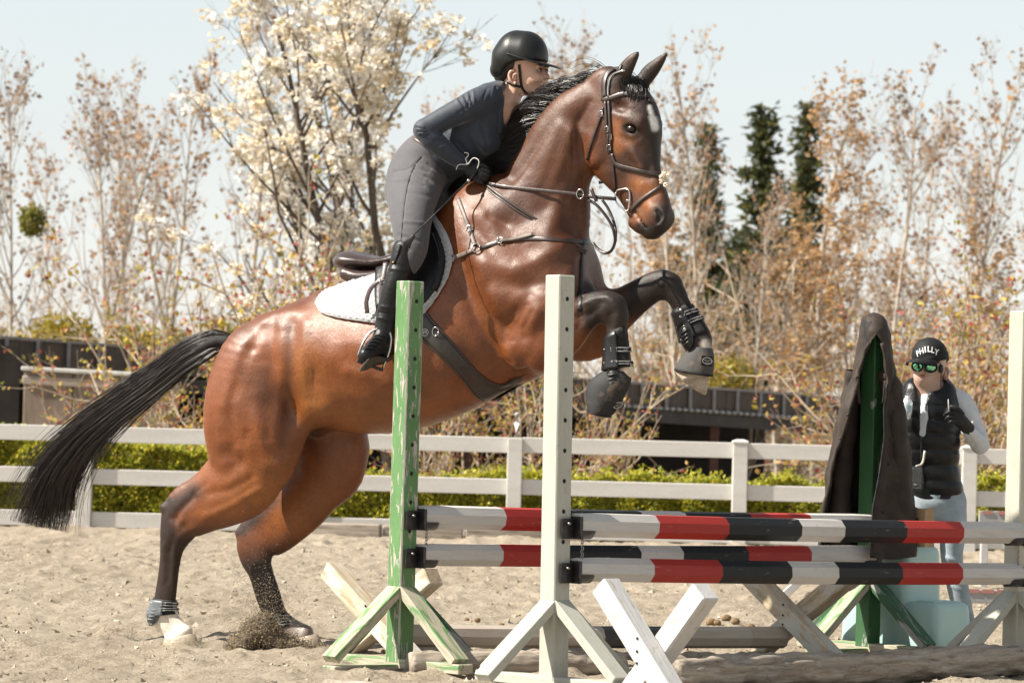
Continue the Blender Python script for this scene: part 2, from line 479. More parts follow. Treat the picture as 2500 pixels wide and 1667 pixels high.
t_gl, GL, GLup = standard('flaking green jump standard nearest the horse\'s hind end, left of the cream one', (972, 1619), None, 0.03, 1.69, (GREEN, GREEN_WORN, GREEN_WORN), lean=(0.004, 0), worn={'-Q': GREEN, '+P': GREEN_GREY})
t_wl, WL, WLup = standard('cream white jump standard in front of the horse\'s shoulder', (1350, 1664), None, 0.03, 1.70, (CREAM, CREAM, CREAM), lean=(-0.008, 0), first_hole=0.10, worn={'+P': CREAM_OLD})
def along(P, L): return P + PD * L
# right-hand standards: found from where they stand on the ground line of the poles
def right_standard(label, left, px, L0, height, mats, **kw):
    # walk along PD from the left standard until the corner projects to px
    best = min(np.arange(2.6, 3.9, 0.005), key=lambda L: abs(proj(left + PD * L - (PD - QD) * PW / 2)[0] - px))
    c = left + PD * best - (PD - QD) * PW / 2
    pp = proj(np.array([c[0], c[1], 0.03]))
    print('right standard L=%.2f base px %s' % (best, pp))
    return standard(label, (pp[0], pp[1]), None, 0.03, height, mats, **kw)
t_gr, GRr, GRup = right_standard('dark green jump standard with a brown coat over its top', GL, 2120, 3.1, 1.545, (GREEN_DARK, GREEN_WORN, GREEN_WORN), worn={'+Q': GREEN_GREY, '-Q': GREEN_GREY, '+P': GREEN_GREY}, holes=False)
t_wr, WRr, WRup = right_standard('cream white jump standard cut by the right edge of the picture', WL, 2481, 3.1, 1.66, (CREAM_OLD, CREAM, CREAM_OLD), first_hole=0.98, lean=(0.0, 0))

# ---------------------------------------------------------------- poles and cups
def mat_pole(name, bands, white=(0.74, 0.72, 0.69)):
    """bands: list of (start fraction, colour) along local z in metres"""
    b = NB(name); tc = b.new('ShaderNodeTexCoord'); sp = b.new('ShaderNodeSeparateXYZ')
    b.link(tc.outputs['Object'], sp.inputs[0])
    L = bands[-1]
    mr = b.new('ShaderNodeMath', operation='DIVIDE'); b.link(sp.outputs['Z'], mr.inputs[0]); mr.inputs[1].default_value = L
    c = b.ramp(mr.outputs[0], bands[0], 'CONSTANT')
    v = b.coord('Object', (10, 10, 1.2)); n = b.noise(v, 4, 8, 0.7); g = b.noise(b.coord('Object'), 26, 6, 0.7)
    c = b.mix(0.5, c, b.ramp(n, [(0.3, (0.68, 0.64, 0.6)), (0.5, (1, 1, 1)), (0.75, (1.06, 1.06, 1.06))]), 'MULTIPLY')
    c = b.mix(0.75, c, b.ramp(g, [(0.27, (0.30, 0.26, 0.22)), (0.36, (1, 1, 1))]), 'MULTIPLY')
    scr = b.ramp(b.noise(b.coord('Object', (30, 30, 3)), 3.0, 6, 0.7), [(0.64, (0, 0, 0)), (0.68, (1, 1, 1))])
    c = b.mix(b.mix(0.4, scr, (0, 0, 0)), c, (0.42, 0.38, 0.34))
    b.col(c); b.set(Roughness=0.55); b.b.inputs['Specular IOR Level'].default_value = 0.3; b.bump(n, 0.25, 0.005); return b.m
WHT, RED, BLK = (0.50, 0.48, 0.46), (0.33, 0.024, 0.018), (0.009, 0.010, 0.012)
def pole(label, p0, p1, r, bands, twist=0.0, sag=0.0):
    L = float(np.linalg.norm(p1 - p0))
    zs = np.linspace(0, L, 25)
    rings = []
    rs = np.random.RandomState(int(L * 1000))
    for z in zs:
        e = 1.0 if 0.0 < z < L else 0.93
        th = np.arange(8) * np.pi / 4 + np.pi / 8 + twist
        rings.append(np.stack([r * e * np.cos(th) / math.cos(np.pi / 8), r * e * np.sin(th) / math.cos(np.pi / 8) - sag * math.sin(math.pi * z / L), np.full(8, z)], -1))
    V, F = loft(rings)
    m_ = mat_pole('striped_pole_paint', (bands, L))
    o = obj('jump_pole', nmesh('jump_pole', V, F, False), m_, None, beam_M(p0, p1, ZD))
    tag(o, label, 'jump pole', 'striped poles of the jump')
    return o
def pole_pts(left, right, zl, zr, off=0.052):
    a = left + PD * (PW / 2 + 0.008) + QD * off; a = a.copy(); a[2] = zl
    e = right - PD * (PW / 2 + 0.008) + QD * off; e = e.copy(); e[2] = zr
    return a, e
def band_fracs(px_list, a, e):
    """pixel x where colour bands start -> fraction of the pole"""
    out = []
    L = np.linalg.norm(e - a)
    fr = np.linspace(0, 1, 800); xs = proj(a[None] + (e - a)[None] * fr[:, None])[:, 0]
    for x in px_list: out.append(float(np.interp(x, xs, fr)))
    return out
def make_poles():
    r = 0.0495
    spec = [
        ('upper striped pole between the two cream standards', WL, WRr, 0.686, 0.645, [(1586, RED), (1758, BLK), (1937, WHT), (2040, BLK), (2192, RED), (2332, WHT)]),
        ('lower striped pole between the two cream standards', WL, WRr, 0.500, 0.452, [(1577, RED), (1745, BLK), (1912, WHT), (2025, BLK), (2183, RED), (2328, WHT)]),
        ('upper striped pole from the green standard to the coat-draped one', GL, GRr, 0.678, 0.640, [(1215, RED), (1340, BLK), (1552, WHT), (1660, BLK), (1818, RED), (1962, WHT)]),
        ('lower striped pole from the green standard to the coat-draped one', GL, GRr, 0.510, 0.487, [(1207, RED), (1335, BLK), (1545, WHT), (1650, BLK), (1810, RED), (1960, WHT)]),
    ]
    for i, (lab, l, rr, zl, zr, bands) in enumerate(spec):
        a, e = pole_pts(l, rr, zl, zr)
        fr = band_fracs([x for x, _ in bands], a, e)
        pole(lab, a, e, r, [(0.0, WHT)] + [(f, c) for f, (_, c) in zip(fr, bands)], twist=[0.05, -0.1, 0.18, 0.0][i], sag=0.006)
        for side, P in (('l', a), ('r', e)):
            sg = 1 if side == 'l' else -1
            names = {(0, 'l'): 'upper jump cup on the near cream standard', (1, 'l'): 'lower jump cup on the near cream standard', (2, 'l'): 'upper jump cup on the flaking green standard', (3, 'l'): 'lower jump cup on the flaking green standard',
                     (0, 'r'): 'upper jump cup on the right-hand cream standard', (1, 'r'): 'lower jump cup on the right-hand cream standard', (2, 'r'): 'upper jump cup behind the coat on the green standard', (3, 'r'): 'lower jump cup behind the coat on the green standard'}
            t = thing('jump_cup', names[(i, side)], 'jump cup', P - ZD * 0.06, 'cups holding the poles')
            # bracket plate wrapped on the post + half-round tongue under the pole
            c = P - PD * sg * 0.002
            B, F = box_vf(0.105, 0.012, 0.095, 0.003)
            X = np.stack([QD, PD * sg, ZD])
            V = B @ X + (c - PD * sg * 0.0 - ZD * 0.012 - PD * sg * 0.004)
            wobj('bracket', (V, F), STEEL, t, False)
            B, F = box_vf(0.010, 0.07, 0.085, 0.003)
            wobj('side_plate', (B @ X + (c + QD * (-0.002) - PD * sg * 0.045 - ZD * 0.016 + QD * 0.006), F), STEEL, t, False)
            th = np.linspace(-2.5, -0.45, 10)
            rin, rout = r + 0.003, r + 0.011
            prof = [(math.cos(q) * rin, math.sin(q) * rin) for q in th] + [(math.cos(q) * rout, math.sin(q) * rout) for q in th[::-1]]
            rings = []
            for s_, sc in ((0.0, 1.0), (0.05, 1.0), (0.075, 0.92), (0.088, 0.72)):
                rings.append([c + PD * sg * s_ + QD * x * (1.0 if sc > .95 else sc) + ZD * (z * (1.0 if sc > .95 else 1.0)) for x, z in prof])
            wobj('cup_tongue', loft(rings), CUPLASTIC, t, False)
            hc = c - PD * sg * 0.05 + QD * 0.006
            wobj('pin', tube(np.array([hc + ZD * 0.005, hc + QD * 0.02 + ZD * 0.005]), 0.006, 8), CHAIN, t)
            if i in (0, 2):
                links = []
                for k in range(11):
                    q = c + QD * 0.02 + PD * sg * (0.03 - 0.004 * (k % 2)) - ZD * (0.07 + 0.014 * k)
                    th2 = np.linspace(0, 2 * np.pi, 9)
                    ax = PD if k % 2 else QD
                    links.append(tube(np.array([q + ax * math.cos(x) * 0.006 + ZD * math.sin(x) * 0.010 for x in th2]), 0.002, 5, up=np.cross(ax, ZD)))
                wobj('pin_chain', cat(*links), CHAIN, t)
make_poles()
# ---------------------------------------------------------------- soft solid modelling: bodies grown as one continuous skin
class Field:
    def __init__(s, lo, hi, h):
        s.lo = np.asarray(lo, float); s.h = h
        s.n = np.ceil((np.asarray(hi, float) - s.lo) / h).astype(int) + 1
        s.D = np.full(tuple(s.n), 1.0, np.float32)
        s.ax = [np.float32(s.lo[i]) + np.arange(s.n[i], dtype=np.float32) * np.float32(h) for i in range(3)]
    def _win(s, lo, hi):
        a = np.clip(np.floor((np.asarray(lo) - s.lo) / s.h).astype(int), 0, s.n - 1)
        b = np.clip(np.ceil((np.asarray(hi) - s.lo) / s.h).astype(int) + 1, 1, s.n)
        return tuple(slice(int(i), int(max(j, i + 1))) for i, j in zip(a, b))
    def chain(s, C, a, b, B, k=0.03, op='add', n=None, p=2.0):
        """C (m,3) centres, a in-plane radius, b radius along axis B; spline resampled"""
        C = np.asarray(C, float); m_ = len(C)
        a = np.broadcast_to(np.asarray(a, float), (m_,)); b = np.broadcast_to(np.asarray(b, float), (m_,))
        B = np.broadcast_to(np.asarray(B, float), (m_, 3))
        if m_ > 2:
            n = n or max(m_ * 5 - 4, 8)
            Q = spline(np.concatenate([C, a[:, None], b[:, None], B], 1), n)
        else: Q = np.concatenate([C, a[:, None], b[:, None], B], 1)
        C, a, b, B = Q[:, :3], np.maximum(Q[:, 3], 0.002), np.maximum(Q[:, 4], 0.002), Q[:, 5:8]
        mg = k + 3 * s.h
        rr = np.maximum(a, b)
        W = s._win(C.min(0) - rr.max() - mg, C.max(0) + rr.max() + mg)
        if 0 in [q.stop - q.start for q in W]: return
        G = np.full(tuple(q.stop - q.start for q in W), 1.0, np.float32)
        for i in range(len(C) - 1):
            r_ = max(rr[i], rr[i + 1]) + mg
            w2 = s._win(np.minimum(C[i], C[i + 1]) - r_, np.maximum(C[i], C[i + 1]) + r_)
            if min(q.stop - q.start for q in w2) <= 0: continue
            T = C[i + 1] - C[i]; L = np.linalg.norm(T)
            if L < 1e-5: continue
            T = T / L; Bv = (B[i] + B[i + 1]) / 2; Bv = unit(Bv - T * np.dot(Bv, T)); N = np.cross(T, Bv)
            X = s.ax[0][w2[0]][:, None, None] - np.float32(C[i][0]); Y = s.ax[1][w2[1]][None, :, None] - np.float32(C[i][1]); Z = s.ax[2][w2[2]][None, None, :] - np.float32(C[i][2])
            f = np.float32
            t0 = f(T[0]) * X + f(T[1]) * Y + f(T[2]) * Z
            t = np.clip(t0, 0, f(L)); qt = t0 - t; t = t * f(1 / L)
            qn = f(N[0]) * X + f(N[1]) * Y + f(N[2]) * Z
            qb = f(Bv[0]) * X + f(Bv[1]) * Y + f(Bv[2]) * Z
            ra = f(a[i]) + t * f(a[i + 1] - a[i]); rb = f(b[i]) + t * f(b[i + 1] - b[i]); rt = np.minimum(ra, rb)
            if p != 2.0:
                k0 = (np.abs(qn / ra) ** f(p) + np.abs(qb / rb) ** f(p) + np.abs(qt / rt) ** f(p)) ** f(1 / p)
                F = (k0 - 1) * rt
                g = tuple(slice(q.start - p_.start, q.stop - p_.start) for q, p_ in zip(w2, W))
                np.minimum(G[g], F, out=G[g]); continue
            k0 = np.sqrt((qn / ra) ** 2 + (qb / rb) ** 2 + (qt / rt) ** 2)
            k1 = np.sqrt((qn / (ra * ra)) ** 2 + (qb / (rb * rb)) ** 2 + (qt / (rt * rt)) ** 2) + f(1e-6)
            F = np.where(k0 < 0.05, -rt, k0 * (k0 - 1) / k1)
            g = tuple(slice(q.start - p_.start, q.stop - p_.start) for q, p_ in zip(w2, W))
            np.minimum(G[g], F, out=G[g])
        s.blend(W, G, k, op)
    def blend(s, W, G, k, op):
        D = s.D[W]; k = np.float32(max(k, 1e-4))
        if op == 'add':
            hh = np.clip(0.5 + 0.5 * (D - G) / k, 0, 1)
            s.D[W] = D + (G - D) * hh - k * hh * (1 - hh)
        else:                                   # carve
            G = -G; hh = np.clip(0.5 - 0.5 * (D - G) / k, 0, 1)
            s.D[W] = D + (G - D) * hh + k * hh * (1 - hh)
    def ball(s, c, r, k=0.02, op='add', B=(0, 1, 0), b=None, T=(0, 0, 1), L=None):
        """ellipsoid: r in plane, b along B, L half-length along T"""
        c = np.asarray(c, float); T = unit(T); L = L or 0.001
        s.chain([c - T * max(L - r, 0.0005), c + T * max(L - r, 0.0005)], r, b or r, B, k, op)
    def mesh(s):
        D = s.D; n = D.shape
        neg = D < 0
        c = [neg[i:n[0] - 1 + i, j:n[1] - 1 + j, k:n[2] - 1 + k] for i in (0, 1) for j in (0, 1) for k in (0, 1)]
        cnt = sum(x.astype(np.int8) for x in c)
        act = (cnt > 0) & (cnt < 8)
        I, J, K = np.nonzero(act)
        vid = np.full(act.shape, -1, np.int32); vid[I, J, K] = np.arange(len(I))
        P = np.zeros((len(I), 3)); W = np.zeros(len(I))
        cor = [(i, j, k) for i in (0, 1) for j in (0, 1) for k in (0, 1)]
        val = np.stack([D[I + i, J + j, K + k] for i, j, k in cor], 1)
        for x in range(8):
            for y in range(x + 1, 8):
                d = np.abs(np.subtract(cor[x], cor[y]))
                if d.sum() != 1: continue
                va, vb = val[:, x], val[:, y]; mk = (va < 0) != (vb < 0)
                t = np.where(mk, va / np.where(va == vb, 1, va - vb), 0)
                p = np.asarray(cor[x]) + t[:, None] * (np.asarray(cor[y]) - np.asarray(cor[x]))
                P += p * mk[:, None]; W += mk
        P = P / W[:, None] + np.stack([I, J, K], 1)
        V = s.lo + P * s.h
        Fs = []
        for ax in range(3):
            sl0 = [slice(None)] * 3; sl1 = [slice(None)] * 3
            sl0[ax] = slice(0, n[ax] - 1); sl1[ax] = slice(1, n[ax])
            A, Bn = neg[tuple(sl0)], neg[tuple(sl1)]
            o1, o2 = [q for q in range(3) if q != ax]
            E = np.nonzero(A != Bn); E = np.stack(E, 1)
            ok = (E[:, o1] > 0) & (E[:, o2] > 0) & (E[:, o1] < n[o1] - 1) & (E[:, o2] < n[o2] - 1); E = E[ok]
            fl = A[E[:, 0], E[:, 1], E[:, 2]]
            def v(d1, d2):
                e = E.copy(); e[:, o1] -= d1; e[:, o2] -= d2
                return vid[e[:, 0], e[:, 1], e[:, 2]]
            q = np.stack([v(0, 0), v(1, 0), v(1, 1), v(0, 1)], 1)
            flip = fl if ax != 1 else ~fl
            q[~flip] = q[~flip][:, ::-1]
            Fs.append(q)
        F = np.concatenate(Fs)
        vol = np.einsum('ij,ij->i', V[F[:, 0]] - V.mean(0), np.cross(V[F[:, 1]] - V.mean(0), V[F[:, 2]] - V.mean(0))).sum()
        return V, (F if vol > 0 else F[:, ::-1].copy())
def smooth_mesh(V, F, it=2, lam=0.5):
    e = np.concatenate([F[:, [i, (i + 1) % F.shape[1]]] for i in range(F.shape[1])])
    for k in range(it):
        for l in (lam, -lam * 1.03):
            acc = np.zeros_like(V); cn = np.zeros(len(V))
            for i in range(3):
                acc[:, i] = np.bincount(e[:, 0], V[e[:, 1], i], len(V)) + np.bincount(e[:, 1], V[e[:, 0], i], len(V))
            cn = np.bincount(e[:, 0], minlength=len(V)) + np.bincount(e[:, 1], minlength=len(V))
            V = V + l * (acc / np.maximum(cn, 1)[:, None] - V)
    return V
def vnormals(V, F):
    n = np.cross(V[F[:, 2]] - V[F[:, 0]], V[F[:, 3 % F.shape[1]]] - V[F[:, 1]]) if F.shape[1] == 4 else np.cross(V[F[:, 1]] - V[F[:, 0]], V[F[:, 2]] - V[F[:, 0]])
    N = np.zeros_like(V)
    for j in range(F.shape[1]):
        for i in range(3): N[:, i] += np.bincount(F[:, j], n[:, i], len(V))
    return N / (np.linalg.norm(N, axis=1, keepdims=True) + 1e-12)
def seg_dist2(P, line):
    """distance (px) from points to a pixel polyline"""
    best = np.full(len(P), 1e9)
    L = np.asarray(line, float)
    if len(L) == 1: return np.hypot(*(P - L[0]).T)
    for a, b in zip(L[:-1], L[1:]):
        ab = b - a; t = np.clip(((P - a) @ ab) / (ab @ ab + 1e-9), 0, 1)
        best = np.minimum(best, np.linalg.norm(P - a - t[:, None] * ab, axis=1))
    return best
# ---------------------------------------------------------------- the horse
YAW = R(25.0)
HD = np.array([math.cos(YAW), -math.sin(YAW), 0.0])        # heading: right and a little towards us
VD = np.array([-math.sin(YAW), -math.cos(YAW), 0.0])       # towards the side we see
H0 = (ground(452, 1572) - VD * 0.12 + ground(745, 1578) + VD * 0.12) / 2; H0[2] = 0.0
def hp(px, py, v=0.0):
    """point in the horse's plane at side offset v"""
    return at_plane(px, py, H0 + VD * v, VD)
def loc(P):                                                # world -> horse local (u,v,z)
    q = np.asarray(P, float) - H0
    return np.stack([q @ HD, q @ VD, q[..., 2]], -1)
def wld(L):
    L = np.asarray(L, float)
    return H0 + L[..., :1] * HD + L[..., 1:2] * VD + L[..., 2:3] * ZD
BX = np.array([0.0, 1.0, 0.0])
def st(rows, plane=None):
    """rows (x1,y1,x2,y2,v,b): paired outline points -> local centres, radii"""
    C, a, b = [], [], []
    for x1, y1, x2, y2, v, bb in rows:
        p, q = (hp(x1, y1, v), hp(x2, y2, v)) if plane is None else (plane(x1, y1, v), plane(x2, y2, v))
        p, q = loc(p), loc(q)
        C.append((p + q) / 2); a.append(np.linalg.norm(p - q) / 2); b.append(bb)
    return np.array(C), np.array(a), np.array(b)
# head has its own plane, turned further towards us
HYAW = R(38.0)
HHD = np.array([math.cos(HYAW), -math.sin(HYAW), 0.0]); HVD = np.array([-math.sin(HYAW), -math.cos(HYAW), 0.0])
POLL = hp(1490, 200, 0.0)
def hd(px, py, v=0.0): return at_plane(px, py, POLL + HVD * v, HVD)
BH = np.array([HVD @ HD, HVD @ VD, 0.0])

TORSO = [(600, 812, 650, 985, 0, .20), (660, 770, 715, 1010, 0, .25), (730, 735, 790, 1020, 0, .275), (800, 707, 862, 1046, 0, .30), (880, 684, 935, 1057, 0, .315),
         (960, 655, 1020, 1046, 0, .31), (1040, 607, 1110, 1014, 0, .29), (1098, 540, 1190, 975, 0, .255), (1125, 480, 1290, 930, 0, .215), (1180, 520, 1390, 860, 0, .19), (1270, 570, 1430, 780, 0, .16)]
NECK = [(1112, 480, 1425, 700, 0, .17), (1160, 474, 1440, 615, 0, .15), (1205, 462, 1440, 545, 0, .125), (1240, 415, 1434, 490, 0, .105), (1274, 355, 1436, 445, 0, .092), (1315, 284, 1430, 400, 0, .084), (1364, 234, 1428, 345, 0, .078), (1425, 200, 1448, 300, 0, .074)]
HEAD = [(1505, 168, 1440, 250, 0, .068), (1568, 212, 1428, 305, 0, .086), (1601, 268, 1424, 345, 0, .096), (1610, 322, 1437, 388, 0, .088), (1610, 372, 1468, 424, 0, .072), (1611, 415, 1500, 460, 0, .058),
        (1622, 457, 1524, 497, 0, .052), (1634, 500, 1539, 526, 0, .052), (1636, 535, 1548, 548, 0, .052), (1612, 566, 1572, 562, 0, .040)]
NHIND = [(712, 815, 600, 865, .13, .10), (714, 865, 542, 895, .15, .135), (715, 950, 508, 990, .165, .135), (716, 1045, 505, 1070, .165, .125), (704, 1115, 510, 1130, .16, .108), (678, 1172, 498, 1163, .155, .09),
         (622, 1216, 470, 1187, .15, .074), (560, 1249, 438, 1208, .145, .058), (506, 1283, 404, 1222, .14, .047), (470, 1318, 397, 1262, .135, .046), (446, 1347, 396, 1312, .13, .040),
         (438, 1380, 391, 1370, .128, .031), (432, 1430, 384, 1420, .125, .028), (428, 1474, 375, 1470, .122, .030), (433, 1494, 366, 1500, .12, .036), (440, 1513, 384, 1525, .12, .032), (455, 1534, 400, 1542, .12, .031), (472, 1547, 400, 1560, .12, .044)]
FHIND = [(800, 800, 640, 900, -.12, .12), (855, 980, 680, 1040, -.15, .13), (893, 1070, 700, 1090, -.155, .12), (888, 1132, 700, 1140, -.155, .11), (846, 1184, 690, 1165, -.15, .092),
         (800, 1235, 660, 1215, -.145, .076), (745, 1285, 618, 1262, -.14, .058), (706, 1310, 587, 1285, -.135, .047), (676, 1342, 579, 1308, -.13, .046), (663, 1376, 589, 1346, -.125, .040),
         (665, 1402, 607, 1387, -.122, .031), (683, 1450, 624, 1446, -.12, .028), (697, 1492, 642, 1496, -.12, .030), (718, 1522, 655, 1532, -.12, .036), (748, 1538, 690, 1556, -.12, .032), (772, 1549, 715, 1566, -.12, .042)]
NFORE = [(1290, 770, 1315, 912, .17, .085), (1350, 738, 1385, 872, .165, .075), (1405, 723, 1432, 815, .16, .055), (1450, 711, 1462, 788, .155, .046), (1488, 709, 1478, 792, .15, .045)]
NCAN = [(1478, 716, 1490, 785, .15, .044), (1524, 742, 1480, 795, .15, .043), (1527, 790, 1484, 815, .15, .034), (1533, 842, 1481, 845, .15, .028), (1539, 882, 1479, 882, .15, .030), (1545, 900, 1476, 912, .15, .036), (1534, 925, 1480, 928, .15, .033), (1522, 945, 1468, 942, .15, .040)]
FFORE = [(1375, 730, 1400, 880, -.14, .08), (1432, 748, 1452, 878, -.145, .07), (1485, 716, 1512, 818, -.15, .055), (1540, 688, 1560, 771, -.15, .046), (1588, 665, 1600, 738, -.15, .044), (1616, 657, 1622, 734, -.15, .045)]
FCAN = [(1606, 660, 1626, 722, -.15, .044), (1660, 688, 1628, 735, -.15, .042), (1683, 733, 1641, 754, -.15, .034), (1703, 765, 1653, 787, -.15, .028), (1720, 790, 1661, 818, -.15, .029), (1738, 824, 1668, 846, -.15, .036), (1736, 850, 1680, 864, -.15, .033), (1740, 872, 1672, 884, -.15, .040)]

def grow_horse():
    f = Field((-0.75, -0.46, -0.03), (2.45, 0.50, 3.02), 0.0086)
    def add(rows, k, plane=None, B=BX, n=None, p=2.0): f.chain(*st(rows, plane), B, k, n=n, p=p)
    def L(x, y, v): return loc(hp(x, y, v))
    def H(x, y, v): return loc(hd(x, y, v))
    def Lm(x, y, v, s):
        q = L(x, y, v); q[1] *= s; return q
    def Hm(x, y, v, s):
        p = hd(x, y, v)
        return loc(p if s > 0 else p - 2 * np.dot(p - POLL, HVD) * HVD)
    add(TORSO, 0.02)
    add(NECK, 0.09)
    # neck turns into the head plane
    add(HEAD, 0.035, hd, BH, p=2.5)
    add(FHIND, 0.04); add(FFORE, 0.05); add(FCAN, 0.012)
    add(NHIND, 0.04)
    # shoulder blade, upper arm, chest
    for s in (1, -1):
        f.chain([Lm(1120, 520, .08, s), Lm(1170, 600, .155, s), Lm(1240, 690, .19, s), Lm(1330, 760, .185, s)], [.07, .12, .14, .11], [.05, .07, .075, .075], BX, 0.05)
        f.chain([Lm(1345, 735, .165, s), Lm(1300, 800, .175, s), Lm(1262, 872, .165, s)], [.10, .10, .06], [.07, .07, .05], BX, 0.06)
        f.chain([Lm(1330, 600, .10, s), Lm(1365, 665, .115, s), Lm(1372, 740, .12, s)], [.10, .105, .09], [.08, .085, .08], BX, 0.10)
        # jugular groove side muscle
        f.chain([Lm(1190, 560, .13, s), Lm(1270, 500, .105, s), Lm(1330, 420, .09, s), Lm(1385, 320, .075, s)], [.09, .08, .07, .05], [.045, .04, .035, .03], BX, 0.05)
        # ribs, hip point, loin
        f.chain([Lm(830, 880, .20, s), Lm(950, 880, .225, s), Lm(1080, 860, .205, s)], [.17, .19, .17], [.09, .10, .08], BX, 0.08)
        f.chain([Lm(650, 800, .12, s), Lm(715, 785, .165, s), Lm(765, 800, .17, s)], [.05, .055, .04], [.05, .05, .03], BX, 0.06)
        f.chain([Lm(800, 745, .09, s), Lm(930, 700, .10, s), Lm(1060, 640, .09, s)], [.06, .06, .06], .06, BX, 0.07)
    # buttock muscles, near side
    f.chain([L(600, 850, .14), L(552, 930, .17), L(535, 1030, .18), L(545, 1110, .175)], [.05, .065, .07, .06], [.06, .085, .085, .06], BX, 0.018)
    f.chain([L(660, 810, .17), L(640, 900, .215), L(630, 1000, .22), L(650, 1080, .20), L(672, 1130, .19)], [.06, .10, .10, .07, .05], [.06, .07, .075, .06, .04], BX, 0.03)
    f.chain([L(600, 1150, .19), L(570, 1180, .18), L(520, 1215, .165)], [.05, .055, .04], [.05, .05, .03], BX, 0.02)
    # flank fold to stifle
    f.chain([L(800, 985, .17), L(756, 1020, .15), L(722, 1080, .14), L(692, 1140, .14)], [.045, .032, .03, .03], [.05, .034, .032, .04], BX, 0.11)
    f.chain([L(880, 1000, -.16), L(860, 1030, -.17), L(870, 1090, -.16)], [.06, .05, .05], [.05, .05, .05], BX, 0.04)
    # sheath shadow mass and brisket
    f.ball(L(770, 1035, 0), .055, .05, B=BX, b=.07)
    f.ball(L(1370, 800, 0), .10, .06, B=BX, b=.13)
    f.chain([L(1320, 880, .05), L(1380, 810, .05), L(1425, 720, .05)], [.06, .07, .06], .06, BX, 0.03)
    f.chain([L(1320, 880, -.06), L(1385, 820, -.07), L(1430, 720, -.08)], [.06, .07, .07], .07, BX, 0.03)
    # hocks: point of hock and tendon web
    for (x, y, v) in ((404, 1238, .14), (588, 1300, -.135)):
        f.ball(L(x, y, v), .030, .02, B=BX, b=.024)
    add(NFORE, 0.025); add(NCAN, 0.014)
    for (x, y, v) in ((1497, 742, .15), (1633, 690, -.15)):
        f.ball(L(x, y, v), .062, .02, B=BX, b=.048)
    # fetlock ergots
    for (x, y, v) in ((378, 1515, .12), (668, 1538, -.12), (1487, 905, .15), (1690, 845, -.15)):
        f.ball(L(x, y, v), .022, .015, B=BX, b=.02)
    # ---- head details
    for s in (1, -1):
        f.chain([Hm(1462, 300, .055, s), Hm(1452, 345, .058, s), Hm(1468, 385, .052, s)], [.080, .092, .066], [.030, .034, .030], BH, 0.02)     # jowl
        f.chain([Hm(1505, 272, .066, s), Hm(1538, 291, .074, s), Hm(1566, 300, .064, s)], [.024, .022, .02], [.020, .022, .018], BH, 0.025)      # brow
        f.chain([Hm(1508, 345, .066, s), Hm(1545, 372, .058, s), Hm(1568, 408, .050, s)], [.014, .013, .010], [.014, .013, .010], BH, 0.025)   # facial crest
        f.ball(Hm(1540, 315, .086, s), .021, .010, 'carve', BH, .018)                                                                          # eye socket
        f.chain([Hm(1524, 306, .080, s), Hm(1536, 300, .088, s), Hm(1552, 304, .086, s), Hm(1560, 316, .080, s)], [.006, .0075, .007, .006], .009, BH, 0.008)  # upper lid
        f.ball(Hm(1512, 262, .086, s), .020, .04, 'carve', BH, .008)                                                                           # temple hollow
        f.chain([Hm(1597, 512, .030, s), Hm(1612, 528, .034, s), Hm(1610, 545, .030, s)], [.024, .028, .02], [.020, .022, .018], BH, 0.02)       # nostril rim
        f.chain([Hm(1602, 514, .054, s), Hm(1609, 528, .060, s), Hm(1603, 546, .054, s)], [.007, .014, .009], [.012, .026, .012], BH, 0.006, 'carve')
        f.chain([Hm(1545, 514, .05, s), Hm(1560, 534, .052, s), Hm(1580, 558, .04, s)], [.0055, .005, .004], .014, BH, 0.005, 'carve')           # mouth line
        f.chain([Hm(1500, 205, .045, s), Hm(1502, 225, .050, s)], [.04, .035], [.03, .03], BH, 0.03)                                             # ear base
    f.chain([H(1552, 545, 0), H(1562, 556, 0)], [.030, .022], [.042, .034], BH, 0.012)                                                         # chin
    # ears
    E = lambda x, y, v: loc(hd(x, y, v))
    f.chain([E(1512, 205, .055), E(1524, 178, .06), E(1541, 150, .062), E(1554, 134, .06), E(1561, 125, .058)], [.032, .040, .030, .016, .003], [.028, .027, .021, .012, .003], BH, 0.02)
    f.chain([E(1552, 196, .085), E(1550, 168, .088), E(1556, 146, .08), E(1561, 133, .074)], [.016, .018, .012, .004], [.020, .016, .012, .005], BH, 0.006, 'carve')
    f.chain([E(1566, 205, -.045), E(1584, 180, -.05), E(1606, 156, -.052), E(1622, 138, -.054), E(1630, 128, -.054)], [.034, .040, .029, .015, .003], [.028, .027, .021, .012, .003], BH, 0.02)
    f.chain([E(1606, 200, -.022), E(1613, 172, -.026), E(1622, 150, -.03), E(1628, 138, -.034)], [.014, .016, .010, .004], [.02, .016, .012, .005], BH, 0.006, 'carve')
    V, F = f.mesh()
    V = smooth_mesh(V, F, 5)
    return V, F[:, ::-1].copy()      # (u,v,z) is a left-handed frame
HV, HF = grow_horse()
HWV = wld(HV)
HPX = proj(HWV)
HN = vnormals(HWV, HF)
_vd = HWV - CAM; _vd /= np.linalg.norm(_vd, axis=1, keepdims=True)
FACE = np.clip(-(HN * _vd).sum(1) * 2.5, 0, 1) * (HV[:, 1] > -0.05)       # 1 where a point is on the side we see
